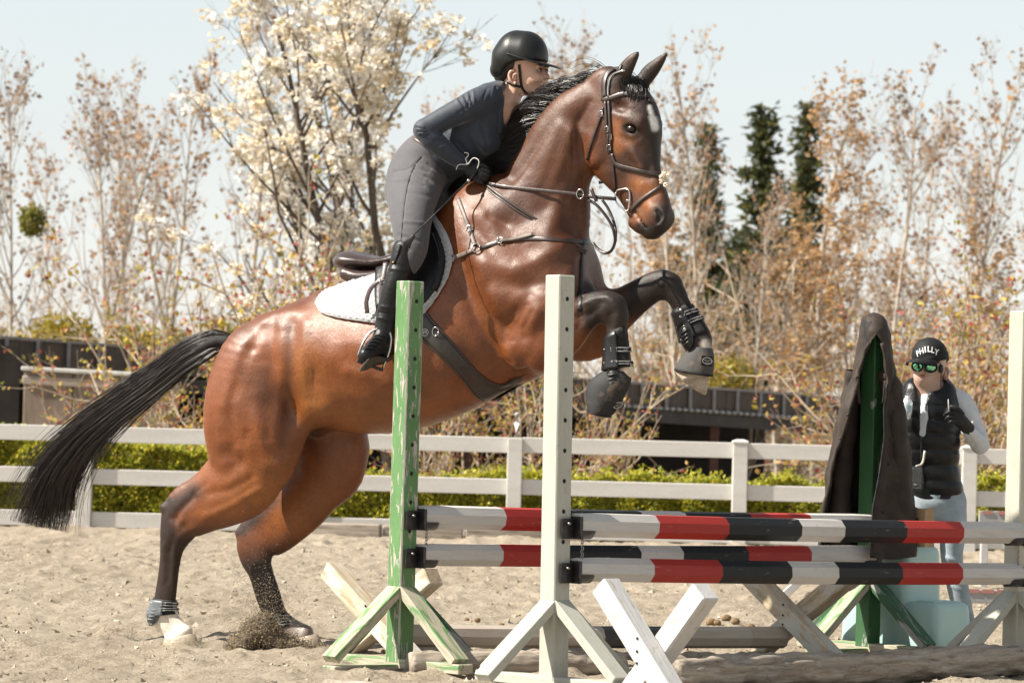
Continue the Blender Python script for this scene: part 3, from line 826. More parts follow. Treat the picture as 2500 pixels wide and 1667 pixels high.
# sculpting strokes: (pixel polyline, width px, height m) on the visible side
STROKES = [
    ([(645, 890), (628, 950), (630, 990)], 28, -0.018), ([(588, 865), (560, 925), (548, 990)], 14, 0.008), ([(575, 985), (590, 1050), (600, 1090)], 15, 0.007), ([(690, 800), (688, 900), (684, 1000), (670, 1080)], 13, 0.013),
    ([(556, 1105), (572, 1130)], 18, -0.016), ([(625, 1010), (640, 1080), (650, 1130)], 14, 0.006), ([(665, 760), (625, 800), (600, 840)], 10, 0.008), ([(640, 800), (615, 850)], 10, -0.008),
    ([(775, 900), (765, 960)], 26, -0.014), ([(750, 790), (745, 880), (755, 960)], 12, 0.010), ([(800, 880), (850, 840), (900, 850)], 24, 0.009), ([(820, 930), (880, 960), (960, 950)], 24, -0.008), ([(850, 905), (905, 915), (945, 935)], 12, 0.008),
    ([(1155, 620), (1205, 700), (1232, 790), (1240, 865)], 17, 0.015), ([(1120, 680), (1165, 790), (1220, 885)], 13, -0.013), ([(1285, 830), (1275, 870)], 20, -0.016), ([(1290, 720), (1250, 780), (1245, 830)], 10, -0.010), ([(1310, 760), (1290, 830), (1260, 890)], 12, 0.010),
    ([(1190, 640), (1250, 660), (1310, 640), (1370, 600)], 15, 0.013), ([(1200, 690), (1270, 700), (1340, 690)], 15, -0.011), ([(1400, 400), (1365, 490), (1335, 590)], 17, 0.012), ([(1428, 430), (1410, 510), (1415, 570)], 11, -0.013), ([(1300, 420), (1270, 500), (1230, 560)], 22, -0.008), ([(1260, 400), (1320, 320), (1390, 260)], 18, 0.007), ([(1375, 310), (1350, 400), (1320, 470)], 13, -0.007),
    ([(1170, 520), (1210, 560), (1260, 580)], 14, 0.009), ([(1150, 550), (1190, 600)], 10, -0.008), ([(1195, 530), (1235, 545)], 8, -0.007),
    ([(640, 1195), (590, 1215), (545, 1240), (500, 1262)], 9, 0.007), ([(610, 1170), (560, 1195), (510, 1205)], 9, -0.008), ([(470, 1290), (440, 1310)], 7, 0.006), ([(420, 1265), (445, 1285)], 6, -0.006), ([(425, 1300), (415, 1345)], 6, -0.006), ([(428, 1360), (422, 1440)], 4, 0.004), ([(400, 1330), (398, 1420)], 3, 0.004),
    ([(740, 1200), (690, 1240), (650, 1270)], 10, 0.008), ([(720, 1260), (680, 1290)], 8, -0.007), ([(625, 1330), (645, 1350)], 6, 0.006), ([(615, 1360), (640, 1440)], 4, 0.004), ([(650, 1380), (672, 1450)], 4, -0.005),
    ([(1415, 745), (1450, 730), (1480, 725)], 6, 0.006), ([(1400, 775), (1440, 765)], 7, -0.007), ([(1490, 730), (1510, 760), (1508, 790)], 7, 0.005), ([(1488, 770), (1492, 800)], 5, -0.006), ([(1515, 800), (1520, 860)], 4, 0.003), ([(1560, 735), (1600, 700)], 7, -0.006), ([(1630, 680), (1650, 705)], 7, 0.005), ([(1615, 715), (1640, 735)], 5, -0.006),
    ([(1462, 290), (1450, 340), (1455, 390)], 12, 0.005), ([(1490, 340), (1480, 400)], 10, -0.005), ([(1520, 335), (1545, 345), (1560, 335)], 4, -0.004), ([(1575, 300), (1580, 350), (1590, 400)], 10, -0.005), ([(1540, 440), (1575, 450), (1600, 445)], 8, 0.003), ([(1585, 500), (1590, 540)], 6, 0.004), ([(1560, 500), (1570, 530), (1585, 550)], 5, -0.004),
    ([(715, 790), (706, 880), (704, 980), (690, 1100)], 13, -0.012), ([(742, 800), (738, 900), (748, 985)], 16, 0.006),
    ([(610, 850), (575, 920), (560, 1000), (575, 1080)], 11, -0.009), ([(640, 900), (625, 1000), (635, 1080)], 15, 0.006),
    ([(590, 890), (555, 960), (545, 1040)], 9, 0.005), ([(556, 1110), (580, 1130), (560, 1150)], 16, -0.010), ([(600, 1060), (592, 1120), (615, 1160)], 9, -0.006),
    ([(760, 910), (755, 970)], 8, -0.005), ([(765, 920), (830, 950), (900, 930)], 22, -0.004), ([(880, 930), (940, 950)], 18, 0.005),
    ([(1175, 560), (1215, 640), (1265, 700)], 20, -0.007), ([(1130, 640), (1160, 760), (1210, 850), (1240, 890)], 10, -0.008),
    ([(1175, 690), (1210, 770), (1245, 850)], 18, 0.007), ([(1260, 760), (1235, 830), (1250, 880)], 12, -0.006), ([(1285, 745), (1262, 790), (1256, 830)], 5, -0.005),
    ([(1300, 760), (1278, 800)], 4, -0.004), ([(1298, 690), (1350, 680), (1385, 640)], 16, -0.008), ([(1220, 600), (1300, 640), (1370, 610)], 20, 0.006),
    ([(1418, 640), (1415, 780)], 9, -0.012), ([(1230, 500), (1300, 540), (1370, 520)], 22, 0.005), ([(1395, 420), (1380, 500), (1390, 560)], 14, -0.007),
    ([(1420, 380), (1410, 300), (1440, 250)], 7, -0.007), ([(1400, 330), (1398, 420)], 4, -0.003), ([(1392, 320), (1390, 410)], 3, 0.002),
    ([(1560, 360), (1585, 400), (1590, 430)], 9, -0.004), ([(1545, 370), (1570, 415)], 6, 0.004), ([(1510, 250), (1520, 270)], 9, -0.005), ([(1528, 345), (1545, 352)], 4, -0.003),
    ([(1440, 330), (1450, 400)], 8, 0.004), ([(1500, 400), (1470, 340)], 10, -0.003), ([(1560, 480), (1600, 470)], 10, -0.003), ([(1570, 450), (1555, 490)], 5, 0.002),
    ([(470, 1215), (440, 1245), (430, 1262)], 6, -0.010), ([(430, 1250), (428, 1290)], 6, -0.004), ([(445, 1270), (425, 1300)], 5, 0.004), ([(415, 1330), (410, 1420)], 5, -0.004), ([(425, 1340), (420, 1420)], 4, 0.003),
    ([(650, 1230), (610, 1290), (600, 1310)], 6, -0.010), ([(640, 1320), (625, 1360)], 7, 0.004), ([(640, 1390), (655, 1460)], 5, -0.004),
    ([(1470, 740), (1440, 770), (1410, 800)], 7, -0.005), ([(1420, 735), (1455, 745)], 6, 0.003), ([(1610, 690), (1600, 720)], 6, -0.005), ([(1640, 690), (1650, 720)], 7, 0.003),
    ([(820, 790), (840, 860), (870, 900)], 14, -0.003), ([(900, 790), (925, 900)], 10, -0.0025), ([(960, 770), (985, 880)], 10, -0.0025), ([(870, 800), (895, 900)], 10, 0.0025),
    ([(620, 1185), (560, 1225), (520, 1240)], 6, -0.004), ([(505, 1180), (470, 1205)], 5, -0.004),
]
def sculpt():
    D = np.zeros(len(HWV))
    for line, wd, amp in STROKES:
        d = seg_dist2(HPX, line)
        D += amp * np.exp(-(d / (wd * 1.3)) ** 2)
    D *= FACE * np.where(HPX[:, 0] < 760, .68, .9)
    # fine irregular muscle and skin relief
    D += 0.0018 * vnoise3(HV, 14, 3) + 0.0008 * vnoise3(HV, 40, 5)
    return HWV + HN * D[:, None]
HWV = sculpt(); HN = vnormals(HWV, HF); HPX = proj(HWV)
def coat():
    """coat colours: bay with black points, white star and socks, some shade painted in"""
    n = len(HWV); u, v, z = loc(HWV).T
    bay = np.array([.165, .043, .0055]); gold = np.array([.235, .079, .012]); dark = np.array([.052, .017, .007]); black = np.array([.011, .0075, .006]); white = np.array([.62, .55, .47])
    C = np.tile(bay, (n, 1))
    def mixin(col, wgt): C[:] = C * (1 - wgt[:, None]) + np.asarray(col)[None] * wgt[:, None]
    def blob(line, wd, p=2.0): return np.exp(-(seg_dist2(HPX, line) / wd) ** p)
    nz = vnoise3(loc(HWV), 5, 11) * 0.5 + vnoise3(loc(HWV), 13, 12) * 0.3
    mixin(gold, np.clip(0.55 * blob([(780, 1000), (900, 1040), (1050, 1030)], 55) + 0.6 * blob([(740, 860), (750, 960)], 40) + .5 * blob([(640, 1180), (560, 1230)], 50) + .45 * blob([(760, 1220), (690, 1260)], 60) + .5 * blob([(1440, 850)], 60) + nz * 0.25, 0, 1))
    mixin(dark, np.clip(0.75 * blob([(1250, 440), (1330, 330), (1420, 240)], 70) + 0.6 * blob([(1330, 500), (1420, 560), (1420, 700)], 70) + .55 * blob([(580, 810), (680, 760), (800, 705)], 26) + .65 * blob([(632, 930), (640, 980)], 42) + .5 * blob([(708, 800), (704, 960), (690, 1080)], 16) + .35 * blob([(1000, 950), (1120, 880)], 60) + 0.4 * blob([(1150, 560), (1240, 520)], 60) - nz * 0.4, 0, 0.85))  # thigh hollow, flank crease, lower barrel: shade painted into the coat colour
    frontw = np.clip((HPX[:, 0] - 1040) / 260, 0, 1) * np.clip((900 - HPX[:, 1]) / 200, 0, 1)
    mixin(np.array([.066, .021, .007]), frontw * np.clip(.62 + nz, 0, .85))
    # head: dark with tan round eye, muzzle side and cheek
    head = np.clip((HPX[:, 0] - 1452) / 40, 0, 1) * (HPX[:, 1] < 600) * (z > 1.6)
    mixin(np.array([.050, .017, .007]), head * 0.9)
    mixin(black, head * np.clip(blob([(1575, 225), (1600, 300), (1600, 390)], 34) * .95 + blob([(1500, 190), (1545, 170), (1600, 175)], 40) * .8 + blob([(1500, 330), (1500, 420)], 30) * .3, 0, 1))
    mixin(np.array([.24, .080, .018]), head * np.clip(blob([(1505, 300), (1510, 360)], 15) * .9 + blob([(1535, 350)], 12) * .5 + blob([(1560, 450), (1590, 470), (1580, 500)], 24) * 1.0 + blob([(1555, 535)], 16) * .6, 0, 1))
    mixin(black, head * np.clip(blob([(1612, 520), (1625, 545), (1600, 566)], 22) * 1.2 + blob([(1560, 552), (1575, 562)], 11), 0, .95))
    mixin(black * .7, head * np.clip(blob([(1528, 312), (1552, 318)], 11, 4), 0, .9))
    star = np.exp(-(seg_dist2(HPX, [(1586, 262), (1596, 296), (1599, 312)]) / np.where(HPX[:, 1] < 285, 6, 9.5)) ** 4) * (HPX[:, 1] < 330) * (HPX[:, 1] > 250) * FACE
    mixin(np.array([.75, .72, .70]), np.clip(star, 0, 1))
    # black points on the legs
    def leg(line, r0): return np.clip(1.4 - seg_dist2(HPX, line) / r0, 0, 1)
    nb = np.clip(nz * 0.8, -.3, .3)
    lowN = np.clip((HPX[:, 1] - 1200) / 70 + nb, 0, 1)
    hind = (u < 0.75) & (z < 1.0)
    near = (v > 0)
    mixin(black * 1.15, np.where(hind & near, np.clip(np.clip((HPX[:, 1] - 1262) / 60 + nb, 0, 1) + blob([(400, 1235), (440, 1225), (470, 1200)], 26) + .8 * blob([(400, 1250), (400, 1300)], 30), 0, 1), 0) * .93)
    mixin(black * 1.15, np.where(hind & ~near, np.clip(np.clip((HPX[:, 1] - 1305) / 60 + nb, 0, 1) + blob([(585, 1295), (620, 1265), (660, 1215)], 24), 0, 1), 0) * .93)
    fore = (u > 1.15) & (z < 1.95)
    fw = np.clip((HPX[:, 0] - 1395) / 50 + nb * .6, 0, 1)
    fN = blob([(1400, 755), (1470, 740), (1505, 760), (1508, 900)], 62, 6); fF = blob([(1540, 730), (1630, 690), (1690, 800), (1710, 860)], 56, 6)
    mixin(black * 0.9, np.where(fore & (v > 0.03), np.clip(fw * fN * 1.3, 0, 1), 0) * .95)
    mixin(black * 0.9, np.where(fore & (v < -0.03), np.clip((HPX[:, 0] - 1485) / 60 + nb * .5, 0, 1) * fF, 0) * .96)
    # socks
    mixin(white, np.where(hind & near, np.clip((HPX[:, 1] - 1478) / 8 + nb, 0, 1), 0))
    mixin(np.array([.20, .16, .14]), np.where(hind & ~near, np.clip((HPX[:, 1] - 1505) / 8, 0, 1), 0))
    mixin(np.array([.60, .50, .38]), np.where(fore & (v > 0.03), np.clip(blob([(1540, 905), (1520, 950)], 22, 4), 0, 1), 0))
    mixin(np.array([.5, .45, .40]), np.where(fore & (v < -0.03), np.clip(blob([(1722, 840), (1725, 858)], 12, 4), 0, 1), 0))
    mixin(black, np.where(z < 1.05, 0, 0) + np.where((z > 2.1) & (HPX[:, 0] > 1490), np.clip(blob([(1560, 126)], 16) + blob([(1630, 128)], 16), 0, 1), 0))
    # under-belly / sheath dark skin
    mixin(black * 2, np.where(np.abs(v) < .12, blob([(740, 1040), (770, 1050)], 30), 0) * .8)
    C *= (1 + nz * 0.35)[:, None]
    return np.clip(C, 0.004, 0.9)
def mat_coat():
    b = NB('bay_coat'); at = b.new('ShaderNodeVertexColor', layer_name='Col')
    v = b.coord('Object')
    hair = b.noise(b.coord('Object', (1, 1, 0.4)), 170, 4, 0.75); blot = b.noise(v, 9, 5, 0.6); f2 = b.noise(v, 60, 5, 0.7)
    c = b.mix(0.7, at.outputs['Color'], b.ramp(hair, [(0.28, (0.40, 0.37, 0.35)), (0.5, (1, 1, 1)), (0.75, (1.45, 1.38, 1.3))]), 'MULTIPLY')
    c = b.mix(0.6, c, b.ramp(blot, [(0.3, (0.62, 0.57, 0.54)), (0.55, (1.08, 1.08, 1.08))]), 'MULTIPLY')
    b.col(c)
    rr = b.ramp(b.mix(0.5, f2, blot), [(0.35, (0.40,) * 3), (0.65, (0.62,) * 3)])
    b.link(rr, b.b.inputs['Roughness'])
    b.b.inputs['Specular IOR Level'].default_value = 0.35
    cw = b.ramp(at.outputs['Color'], [(0.012, (0.10,) * 3), (0.06, (0.48,) * 3)])
    b.link(cw, b.b.inputs['Coat Weight'])
    b.link(b.ramp(b.mix(0.6, f2, hair), [(0.36, (0.27,) * 3), (0.64, (0.44,) * 3)]), b.b.inputs['Coat Roughness'])
    ad = b.new('ShaderNodeMath', operation='ADD'); b.link(hair, ad.inputs[0]); b.link(f2, ad.inputs[1])
    b.bump(ad.outputs[0], 0.34, 0.006)
    b2 = b.new('ShaderNodeBump'); b2.inputs['Strength'].default_value = 0.22; b2.inputs['Distance'].default_value = 0.006; b.link(ad.outputs[0], b2.inputs['Height']); b.link(b2.outputs[0], b.b.inputs['Coat Normal'])
    return b.m
COATM = mat_coat()
print('HLOC', HV.min(0), HV.max(0), len(HV))
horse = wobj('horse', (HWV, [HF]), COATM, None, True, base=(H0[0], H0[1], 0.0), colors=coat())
tag(horse, 'bay horse with black mane and tail rearing up over the striped jump', 'horse')
HTRI = HF
HBVH = BVHTree.FromPolygons([tuple(x) for x in HWV.tolist()], [tuple(x) for x in HF.tolist()])
# ---------------------------------------------------------------- horse: hooves, eyes, hair
def hit(px, py, bvh=None):
    d = ray(px, py)
    r = (bvh or HBVH).ray_cast(V3(CAM), V3(d))
    if r[0] is None:
        q = hp(px, py, 0.1); r = (bvh or HBVH).find_nearest(V3(q))
    return np.array(r[0]), np.array(r[1])
def on_body(pts, n, lift=0.0, smooth=2, bvh=None, lin=False):
    pts = np.asarray(pts, float)
    Q = spline(pts, n)
    PN = [hit(x, y, bvh) for x, y in Q]
    P = np.array([p for p, _ in PN]); N = np.array([q for _, q in PN])
    for _ in range(smooth):
        P[1:-1] = (P[:-2] + 2 * P[1:-1] + P[2:]) / 4; N[1:-1] = (N[:-2] + 2 * N[1:-1] + N[2:]) / 4
    N /= np.linalg.norm(N, axis=1, keepdims=True)
    return P + N * lift, N
def body_strap(pts, w, n=None, lift=0.002, th=0.004, bvh=None):
    L = np.abs(np.diff(np.asarray(pts, float), axis=0)).sum()
    P, N = on_body(pts, n or max(8, int(L / 7)), lift, 2, bvh)
    return ribbon(P, N, w, th)
def free_strap(pts, w, n=40, th=0.004, face=None):
    """pts rows (px,py,v): hangs clear of the body"""
    P = spline(np.array([hp(*p) for p in pts]), n)
    N = np.tile(unit(-ray(1250, 833)) if face is None else unit(face), (n, 1))
    return ribbon(P, N, w, th)
HOOF = simple('hoof_horn', (0.33, 0.27, 0.20), 0.55, 0, 0.35, 30, 0.4, 60, stretch=(1, 1, 3))
def hoof(name, tt, ht, tb, hb, v, wt, wb):
    th = np.linspace(0, 2 * np.pi, 28, endpoint=False); rings = []
    for f in (0, 0.08, 0.5, 0.92, 1.0):
        T = hp(*(np.array(tt) * (1 - f) + np.array(tb) * f), v); Hh = hp(*(np.array(ht) * (1 - f) + np.array(hb) * f), v)
        c = (T + Hh) / 2; ax = (T - Hh) / 2; ww = wt * (1 - f) + wb * f
        e = 0.9 if f == 0 else (0.96 if f == 1 else 1.0)
        rings.append([c + ax * math.cos(a) * e + VD * math.sin(a) * ww * e * (1.0 if math.cos(a) > -0.3 else 0.93) for a in th])
    o = wobj(name, loft(rings), HOOF, horse, True); return o
hoof('hoof', (474, 1545), (402, 1560), (489, 1580), (396, 1580), .12, .046, .056)['label'] = 'pale sandy hoof planted on the sand'
hoof('hoof', (774, 1546), (712, 1564), (790, 1578), (706, 1582), -.12, .046, .056)
hoof('hoof', (1520, 945), (1462, 935), (1470, 1024), (1432, 972), .15, .046, .056)
hoof('hoof', (1736, 880), (1662, 885), (1723, 966), (1650, 908), -.15, .046, .056)
def mat_eye():
    b = NB('horse_eye'); b.col((0.012, 0.007, 0.005)); b.set(Roughness=0.22); return b.m
def ellipsoid(c, ax, n=16, m_=10):
    th = np.linspace(0, 2 * np.pi, n, endpoint=False); ph = np.linspace(0.02, np.pi - 0.02, m_)
    A = np.asarray(ax)
    return loft([[np.asarray(c) + A[0] * math.sin(p) * math.cos(t) + A[1] * math.sin(p) * math.sin(t) + A[2] * math.cos(p) for t in th] for p in ph])
EYEM = mat_eye()
for s_ in (1, -1):
    c = hd(1540, 315, .0775)
    if s_ < 0: c = c - 2 * np.dot(c - POLL, HVD) * HVD
    o = wobj('eye', ellipsoid(c, [HHD * .025, HVD * .0165, ZD * .0185]), EYEM, horse)
def mat_hair(name, col, col2, rough=0.32):
    b = NB(name); at = b.new('ShaderNodeVertexColor', layer_name='Col')
    b.link(at.outputs['Color'], b.b.inputs['Base Color']); b.set(Roughness=rough); b.b.inputs['Specular IOR Level'].default_value = 0.5
    return b.m
BLKHAIR = simple('black_dock', (.008, .007, .007), .8)
HAIR = mat_hair('black_horse_hair', (0.007, 0.006, 0.007), (0.026, 0.018, 0.015))
def hair(P, r):
    """P (n,m,3) strand points, r (m,) radius profile or (n,m) -> triangular tubes"""
    n, m_, _ = P.shape
    T = np.gradient(P, axis=1); T /= np.linalg.norm(T, axis=2, keepdims=True) + 1e-9
    rnd = _rs.normal(size=(n, 1, 3)); A = np.cross(T, rnd); A /= np.linalg.norm(A, axis=2, keepdims=True) + 1e-9
    B = np.cross(T, A); r = np.broadcast_to(r, (n, m_))[..., None]
    V = np.stack([P + r * (A * math.cos(q) + B * math.sin(q)) for q in (0, 2.094, 4.189)], 2).reshape(-1, 3)
    b0 = (np.arange(n)[:, None, None] * m_ + np.arange(m_ - 1)[None, :, None]) * 3
    j = np.arange(3)[None, None]; k = (j + 1) % 3
    F = np.stack([b0 + j, b0 + k, b0 + 3 + k, b0 + 3 + j], -1).reshape(-1, 4)
    return V, [F]
def hair_cols(n, m_, rs, brown=.4):
    w = np.clip(rs.rand(n, 1) ** 2.2 * brown * 2 + np.linspace(0, .35, m_)[None] * brown, 0, 1)[..., None]
    c = np.array([.006, .005, .006]) * (1 - w) + np.array([.075, .042, .026]) * w
    return np.repeat(c.reshape(-1, 3), 3, 0)
def make_tail():
    rs = np.random.RandomState(21)
    cl = np.array([(572, 838), (535, 832), (492, 850), (440, 882), (385, 925), (325, 970), (262, 1020), (205, 1075), (160, 1135), (128, 1195), (112, 1252)], float)
    hw = np.array([26, 44, 52, 48, 44, 43, 46, 54, 64, 72, 74], float)
    vv = np.array([0, 0, 0.02, 0.03, 0.04, 0.05, 0.05, 0.05, 0.04, 0.03, 0.02])
    m_ = 20; n = 5200
    t = np.linspace(0, 1, m_)
    C = spline(cl, m_); W = np.interp(t, np.linspace(0, 1, len(hw)), hw); Vv = np.interp(t, np.linspace(0, 1, len(vv)), vv)
    Tg = frames(C); Nn = np.stack([-Tg[:, 1], Tg[:, 0]], 1)
    CW3 = np.array([hp(x, y, v) for (x, y), v in zip(C, Vv)])
    N3 = np.array([hp(x + a * 10, y + b * 10, v) for (x, y), (a, b), v in zip(C, Nn, Vv)]) - CW3
    N3 /= np.linalg.norm(N3, axis=1, keepdims=True)
    px2m = 1 / 515.0
    rho = np.clip(rs.normal(0, 0.42, n), -1.0, 1.0); lat = np.clip(rs.normal(0, 0.4, n), -1, 1)
    lock = rs.randint(0, 26, n); lr = rs.uniform(-1, 1, 26); lp = rs.uniform(0, 6, 26)
    rho = rho * 0.38 + lr[lock] * 0.75; rho = np.clip(rho, -1.1, 1.1); lat = lat * .6 + np.sin(lock * 4.1) * .4
    ln = np.clip(rs.normal(0.84, 0.17, n) + .09 * np.sin(lock * 2.3), 0.3, 1.06)
    tt = t[None] * ln[:, None]
    idx = tt * (m_ - 1)
    def samp(A):
        i = np.clip(idx.astype(int), 0, m_ - 2); f = (idx - i)[..., None]
        return A[i] * (1 - f) + A[i + 1] * f
    P = samp(CW3); NN = samp(N3); ww = np.interp(tt, t, W) * px2m
    sway = 0.020 * np.sin(tt * 8 + lp[lock][:, None]) * tt + 0.004 * np.sin(tt * 23 + rs.rand(n, 1) * 6) * tt
    stray = (rs.rand(n, 1) < 0.30) * rs.normal(0, 0.065, (n, 1)) * tt ** 1.5
    P = P + NN * (rho[:, None] * ww * (0.55 + 0.45 * tt) / 1.0 + sway + stray)[..., None] + VD * (lat[:, None] * ww * 0.5 * (0.4 + .6 * tt))[..., None]
    # the underside hangs in separate locks, a gap before the last third
    hang = np.clip(rho, 0, 1)[:, None] * tt ** 2
    P[..., 2] -= 0.0 * hang
    r = 0.0015 * (1.05 - 0.7 * t ** 2)
    wobj('tail', hair(P, r), HAIR, horse, colors=hair_cols(n, m_, rs, .16))['label'] = 'long black tail streaming out behind'
    D = CW3[:9]
    wobj('dock', tube(D, np.array([.030, .032, .032, .03, .026, .022, .016, .01, .004]), 12), BLKHAIR, horse)
make_tail()
def make_mane():
    rs = np.random.RandomState(4)
    crest = np.array([(1128, 470), (1165, 468), (1204, 462), (1226, 438), (1250, 395), (1275, 352), (1313, 285), (1362, 234), (1420, 202), (1474, 178), (1498, 170)], float)
    n, m_ = 5000, 12
    NL = 95; lock = rs.randint(0, NL, n); u = np.clip((lock + .5 + rs.normal(0, .42, n)) / NL, 0, .999); lt_ = np.random.RandomState(9).uniform(.72, 1.12, NL); ld_ = np.random.RandomState(10).uniform(.55, 1.25, NL); lv_ = np.random.RandomState(11).uniform(.1, 1.2, NL)
    Cq = spline(crest, 400); Tq = frames(Cq)
    i = (u * 399).astype(int)
    p0 = Cq[i]; back = -Tq[i]; nrm = np.stack([Tq[i][:, 1], -Tq[i][:, 0]], 1)        # outwards, up-left
    nrm = nrm * np.sign(-nrm[:, :1] - nrm[:, 1:] * 0.6 + 1e-9)
    top = np.interp(u, [0, .25, .45, .62, .75, .86, .94, 1], [42, 60, 68, 62, 48, 28, 15, 8])
    top = top * np.clip(rs.normal(0.9, 0.10, n), 0.3, 1.2) * lt_[lock]
    drop = np.interp(u, [0, .15, .3, .7, 1], [30, 60, 125, 140, 80]) * ld_[lock] * rs.uniform(.9, 1.08, n)
    t = np.linspace(0, 1, m_)
    out = np.sin(np.clip(t * 2.3, 0, 2.4))[None] * top[:, None] * (1 - 0.25 * t[None] ** 2)
    bk = (t ** 1.3)[None] * drop[:, None]
    p0 = p0 - nrm * rs.uniform(1, 11, (n, 1))
    px = p0[:, None] + nrm[:, None] * out[..., None] + back[:, None] * bk[..., None]
    px[..., 1] += (t ** 2)[None] * rs.uniform(0, 16, n)[:, None]
    v = (rs.normal(0, 0.012, n)[:, None] + 0.006 - 0.075 * (t ** 1.5)[None] * (lv_[lock] + rs.normal(0, .06, n))[:, None])
    wav = 2.2 * np.sin(t[None] * 5 + lock[:, None] * 1.7) * t[None]
    px[..., 0] += wav
    # flyaway hairs near the poll
    fl = rs.choice(n, 50, False); fl = fl[u[fl] > 0.7]
    px[fl] = p0[fl][:, None] + np.stack([-t[None] * rs.uniform(30, 110, (len(fl), 1)), -np.sin(t * 2.2)[None] * rs.uniform(15, 42, (len(fl), 1)) + 10 * t[None] ** 2], -1)
    flat = px.reshape(-1, 2); vf = v.reshape(-1)
    # pixel + side offset -> place (vectorised at_plane)
    d = _F[None] * FPX + _RT[None] * (flat[:, :1] - CW / 2) - _UP[None] * (flat[:, 1:] - CH / 2)
    num = ((H0 - CAM) @ VD) + vf
    P = (CAM + d * (num / (d @ VD))[:, None]).reshape(n, m_, 3)
    r = 0.0014 * (1.05 - 0.7 * t ** 2)
    wobj('mane', hair(P, r), HAIR, horse, colors=hair_cols(n, m_, rs, .12))['label'] = 'black mane blown back along the crest'
    # forelock
    n = 260; q = rs.rand(n)
    a = np.stack([1518 + 52 * q + rs.normal(0, 4, n), 196 + rs.normal(0, 5, n)], 1)
    t6 = np.linspace(0, 1, 7)
    px = a[:, None] + np.stack([(rs.normal(4, 9, n))[:, None] * t6, (rs.uniform(22, 48, n))[:, None] * t6], -1)
    P = np.zeros((n, 7, 3))
    for i_ in range(n):
        for k in range(7):
            h_, nn = hit(px[i_, k, 0], px[i_, k, 1]); P[i_, k] = h_ + nn * (0.004 + 0.012 * math.sin(t6[k] * 3.1) * (0.3 + 0.7 * (i_ % 7) / 7))
    wobj('forelock', hair(P, 0.0019 * (1.05 - 0.7 * t6 ** 2)), HAIR, horse, colors=hair_cols(n, 7, rs, .15))
make_mane()

# ---------------------------------------------------------------- saddle pad, saddle, girth
def coons(top, bot, left, right, m_, n):
    T, Bm = spline(top, n), spline(bot, n); Lf, Rt = spline(left, m_), spline(right, m_)
    s = np.linspace(0, 1, n)[None, :, None]; t = np.linspace(0, 1, m_)[:, None, None]
    return (1 - t) * T[None] + t * Bm[None] + (1 - s) * Lf[:, None] + s * Rt[:, None] - ((1 - s) * (1 - t) * T[0] + s * (1 - t) * T[-1] + (1 - s) * t * Bm[0] + s * t * Bm[-1])
def patch(px, lift, disp=None, th=0.01, smooth=3):
    """pixel grid (m,n,2) laid on the body, thickened outwards"""
    m_, n = px.shape[:2]
    PN = [hit(x, y) for x, y in px.reshape(-1, 2)]
    P = np.array([p for p, _ in PN]).reshape(m_, n, 3); N = np.array([q for _, q in PN]).reshape(m_, n, 3)
    for _ in range(smooth):
        for A in (P, N):
            A[1:-1] = (A[:-2] + 2 * A[1:-1] + A[2:]) / 4; A[:, 1:-1] = (A[:, :-2] + 2 * A[:, 1:-1] + A[:, 2:]) / 4
    N /= np.linalg.norm(N, axis=2, keepdims=True)
    d = 0 if disp is None else disp[..., None]
    e = np.ones((m_, n)); e[0] = e[-1] = 0.15; e[:, 0] = e[:, -1] = 0.15
    O = P + N * (lift + th * e[..., None] + d); I = P + N * lift * 0.2
    F = grid_faces(m_, n); k = m_ * n
    idx = np.arange(k).reshape(m_, n)
    rim = np.concatenate([idx[0], idx[1:, -1], idx[-1, -2::-1], idx[-2:0:-1, 0]])
    r2 = np.roll(rim, -1)
    side = np.stack([rim, r2, r2 + k, rim + k], 1)
    return (np.concatenate([O.reshape(-1, 3), I.reshape(-1, 3)]), [F[:, ::-1], F + k, side]), O, N
def mirror(VF):
    V = np.asarray(VF[0]); q = ((V - H0) @ VD)[:, None] * VD
    Fs = VF[1] if isinstance(VF[1], list) else [VF[1]]
    return V - 2 * q, [np.asarray(f)[:, ::-1] for f in Fs]
PADM = simple('white_quilted_cotton', (0.37, 0.37, 0.38), 0.8, 0, 0.04, 8, 0.15, 300, sheen=0.3)
LEATH = simple('brown_saddle_leather', (0.045, 0.026, 0.024), 0.36, 0, 0.35, 14, 0.12, 160, spec=0.6, coat=0.15)
BLEATH = simple('dark_bridle_leather', (0.032, 0.018, 0.015), 0.40, 0, 0.4, 30, 0.15, 200, spec=0.6, coat=0.1)
BLKLEATH = simple('black_leather', (0.007, 0.007, 0.008), 0.42, 0, 0.4, 20, 0.25, 60, spec=0.3)
METAL = simple('bright_steel', (0.55, 0.53, 0.5), 0.22, 1.0, 0.15, 20)
def make_pad():
    top = [(778, 733), (800, 713), (850, 694), (925, 671), (1000, 636), (1040, 590), (1056, 520)]
    bot = [(776, 747), (792, 766), (850, 780), (915, 788), (975, 795), (1015, 786), (1034, 768)]
    left = [(778, 733), (774, 740), (776, 747)]
    right = [(1056, 520), (1086, 562), (1104, 605), (1106, 630), (1092, 680), (1064, 728), (1034, 768)]
    g = coons(top, bot, left, right, 84, 120)
    x, y = g[..., 0], g[..., 1]
    q = np.sqrt(np.abs(np.sin(np.pi * (x * .9 + y * 1.25) / 15.0)) * np.abs(np.sin(np.pi * (x * .9 - y * 1.25) / 15.0)))
    VF, O, N = patch(g, 0.004, 0.008 * q, 0.012)
    o = wobj('saddle_pad', VF, PADM, None); tag(o, 'white quilted saddle pad under the brown saddle', 'saddle pad')
    rim = np.concatenate([O[0], O[1:, -1], O[-1, -2::-1], O[-2::-1, 0]])
    wobj('piping', tube(rim[::2], 0.006, 7), PADM, o)
    wobj('far_side', mirror(VF), PADM, o)
    return O
PADO = make_pad()
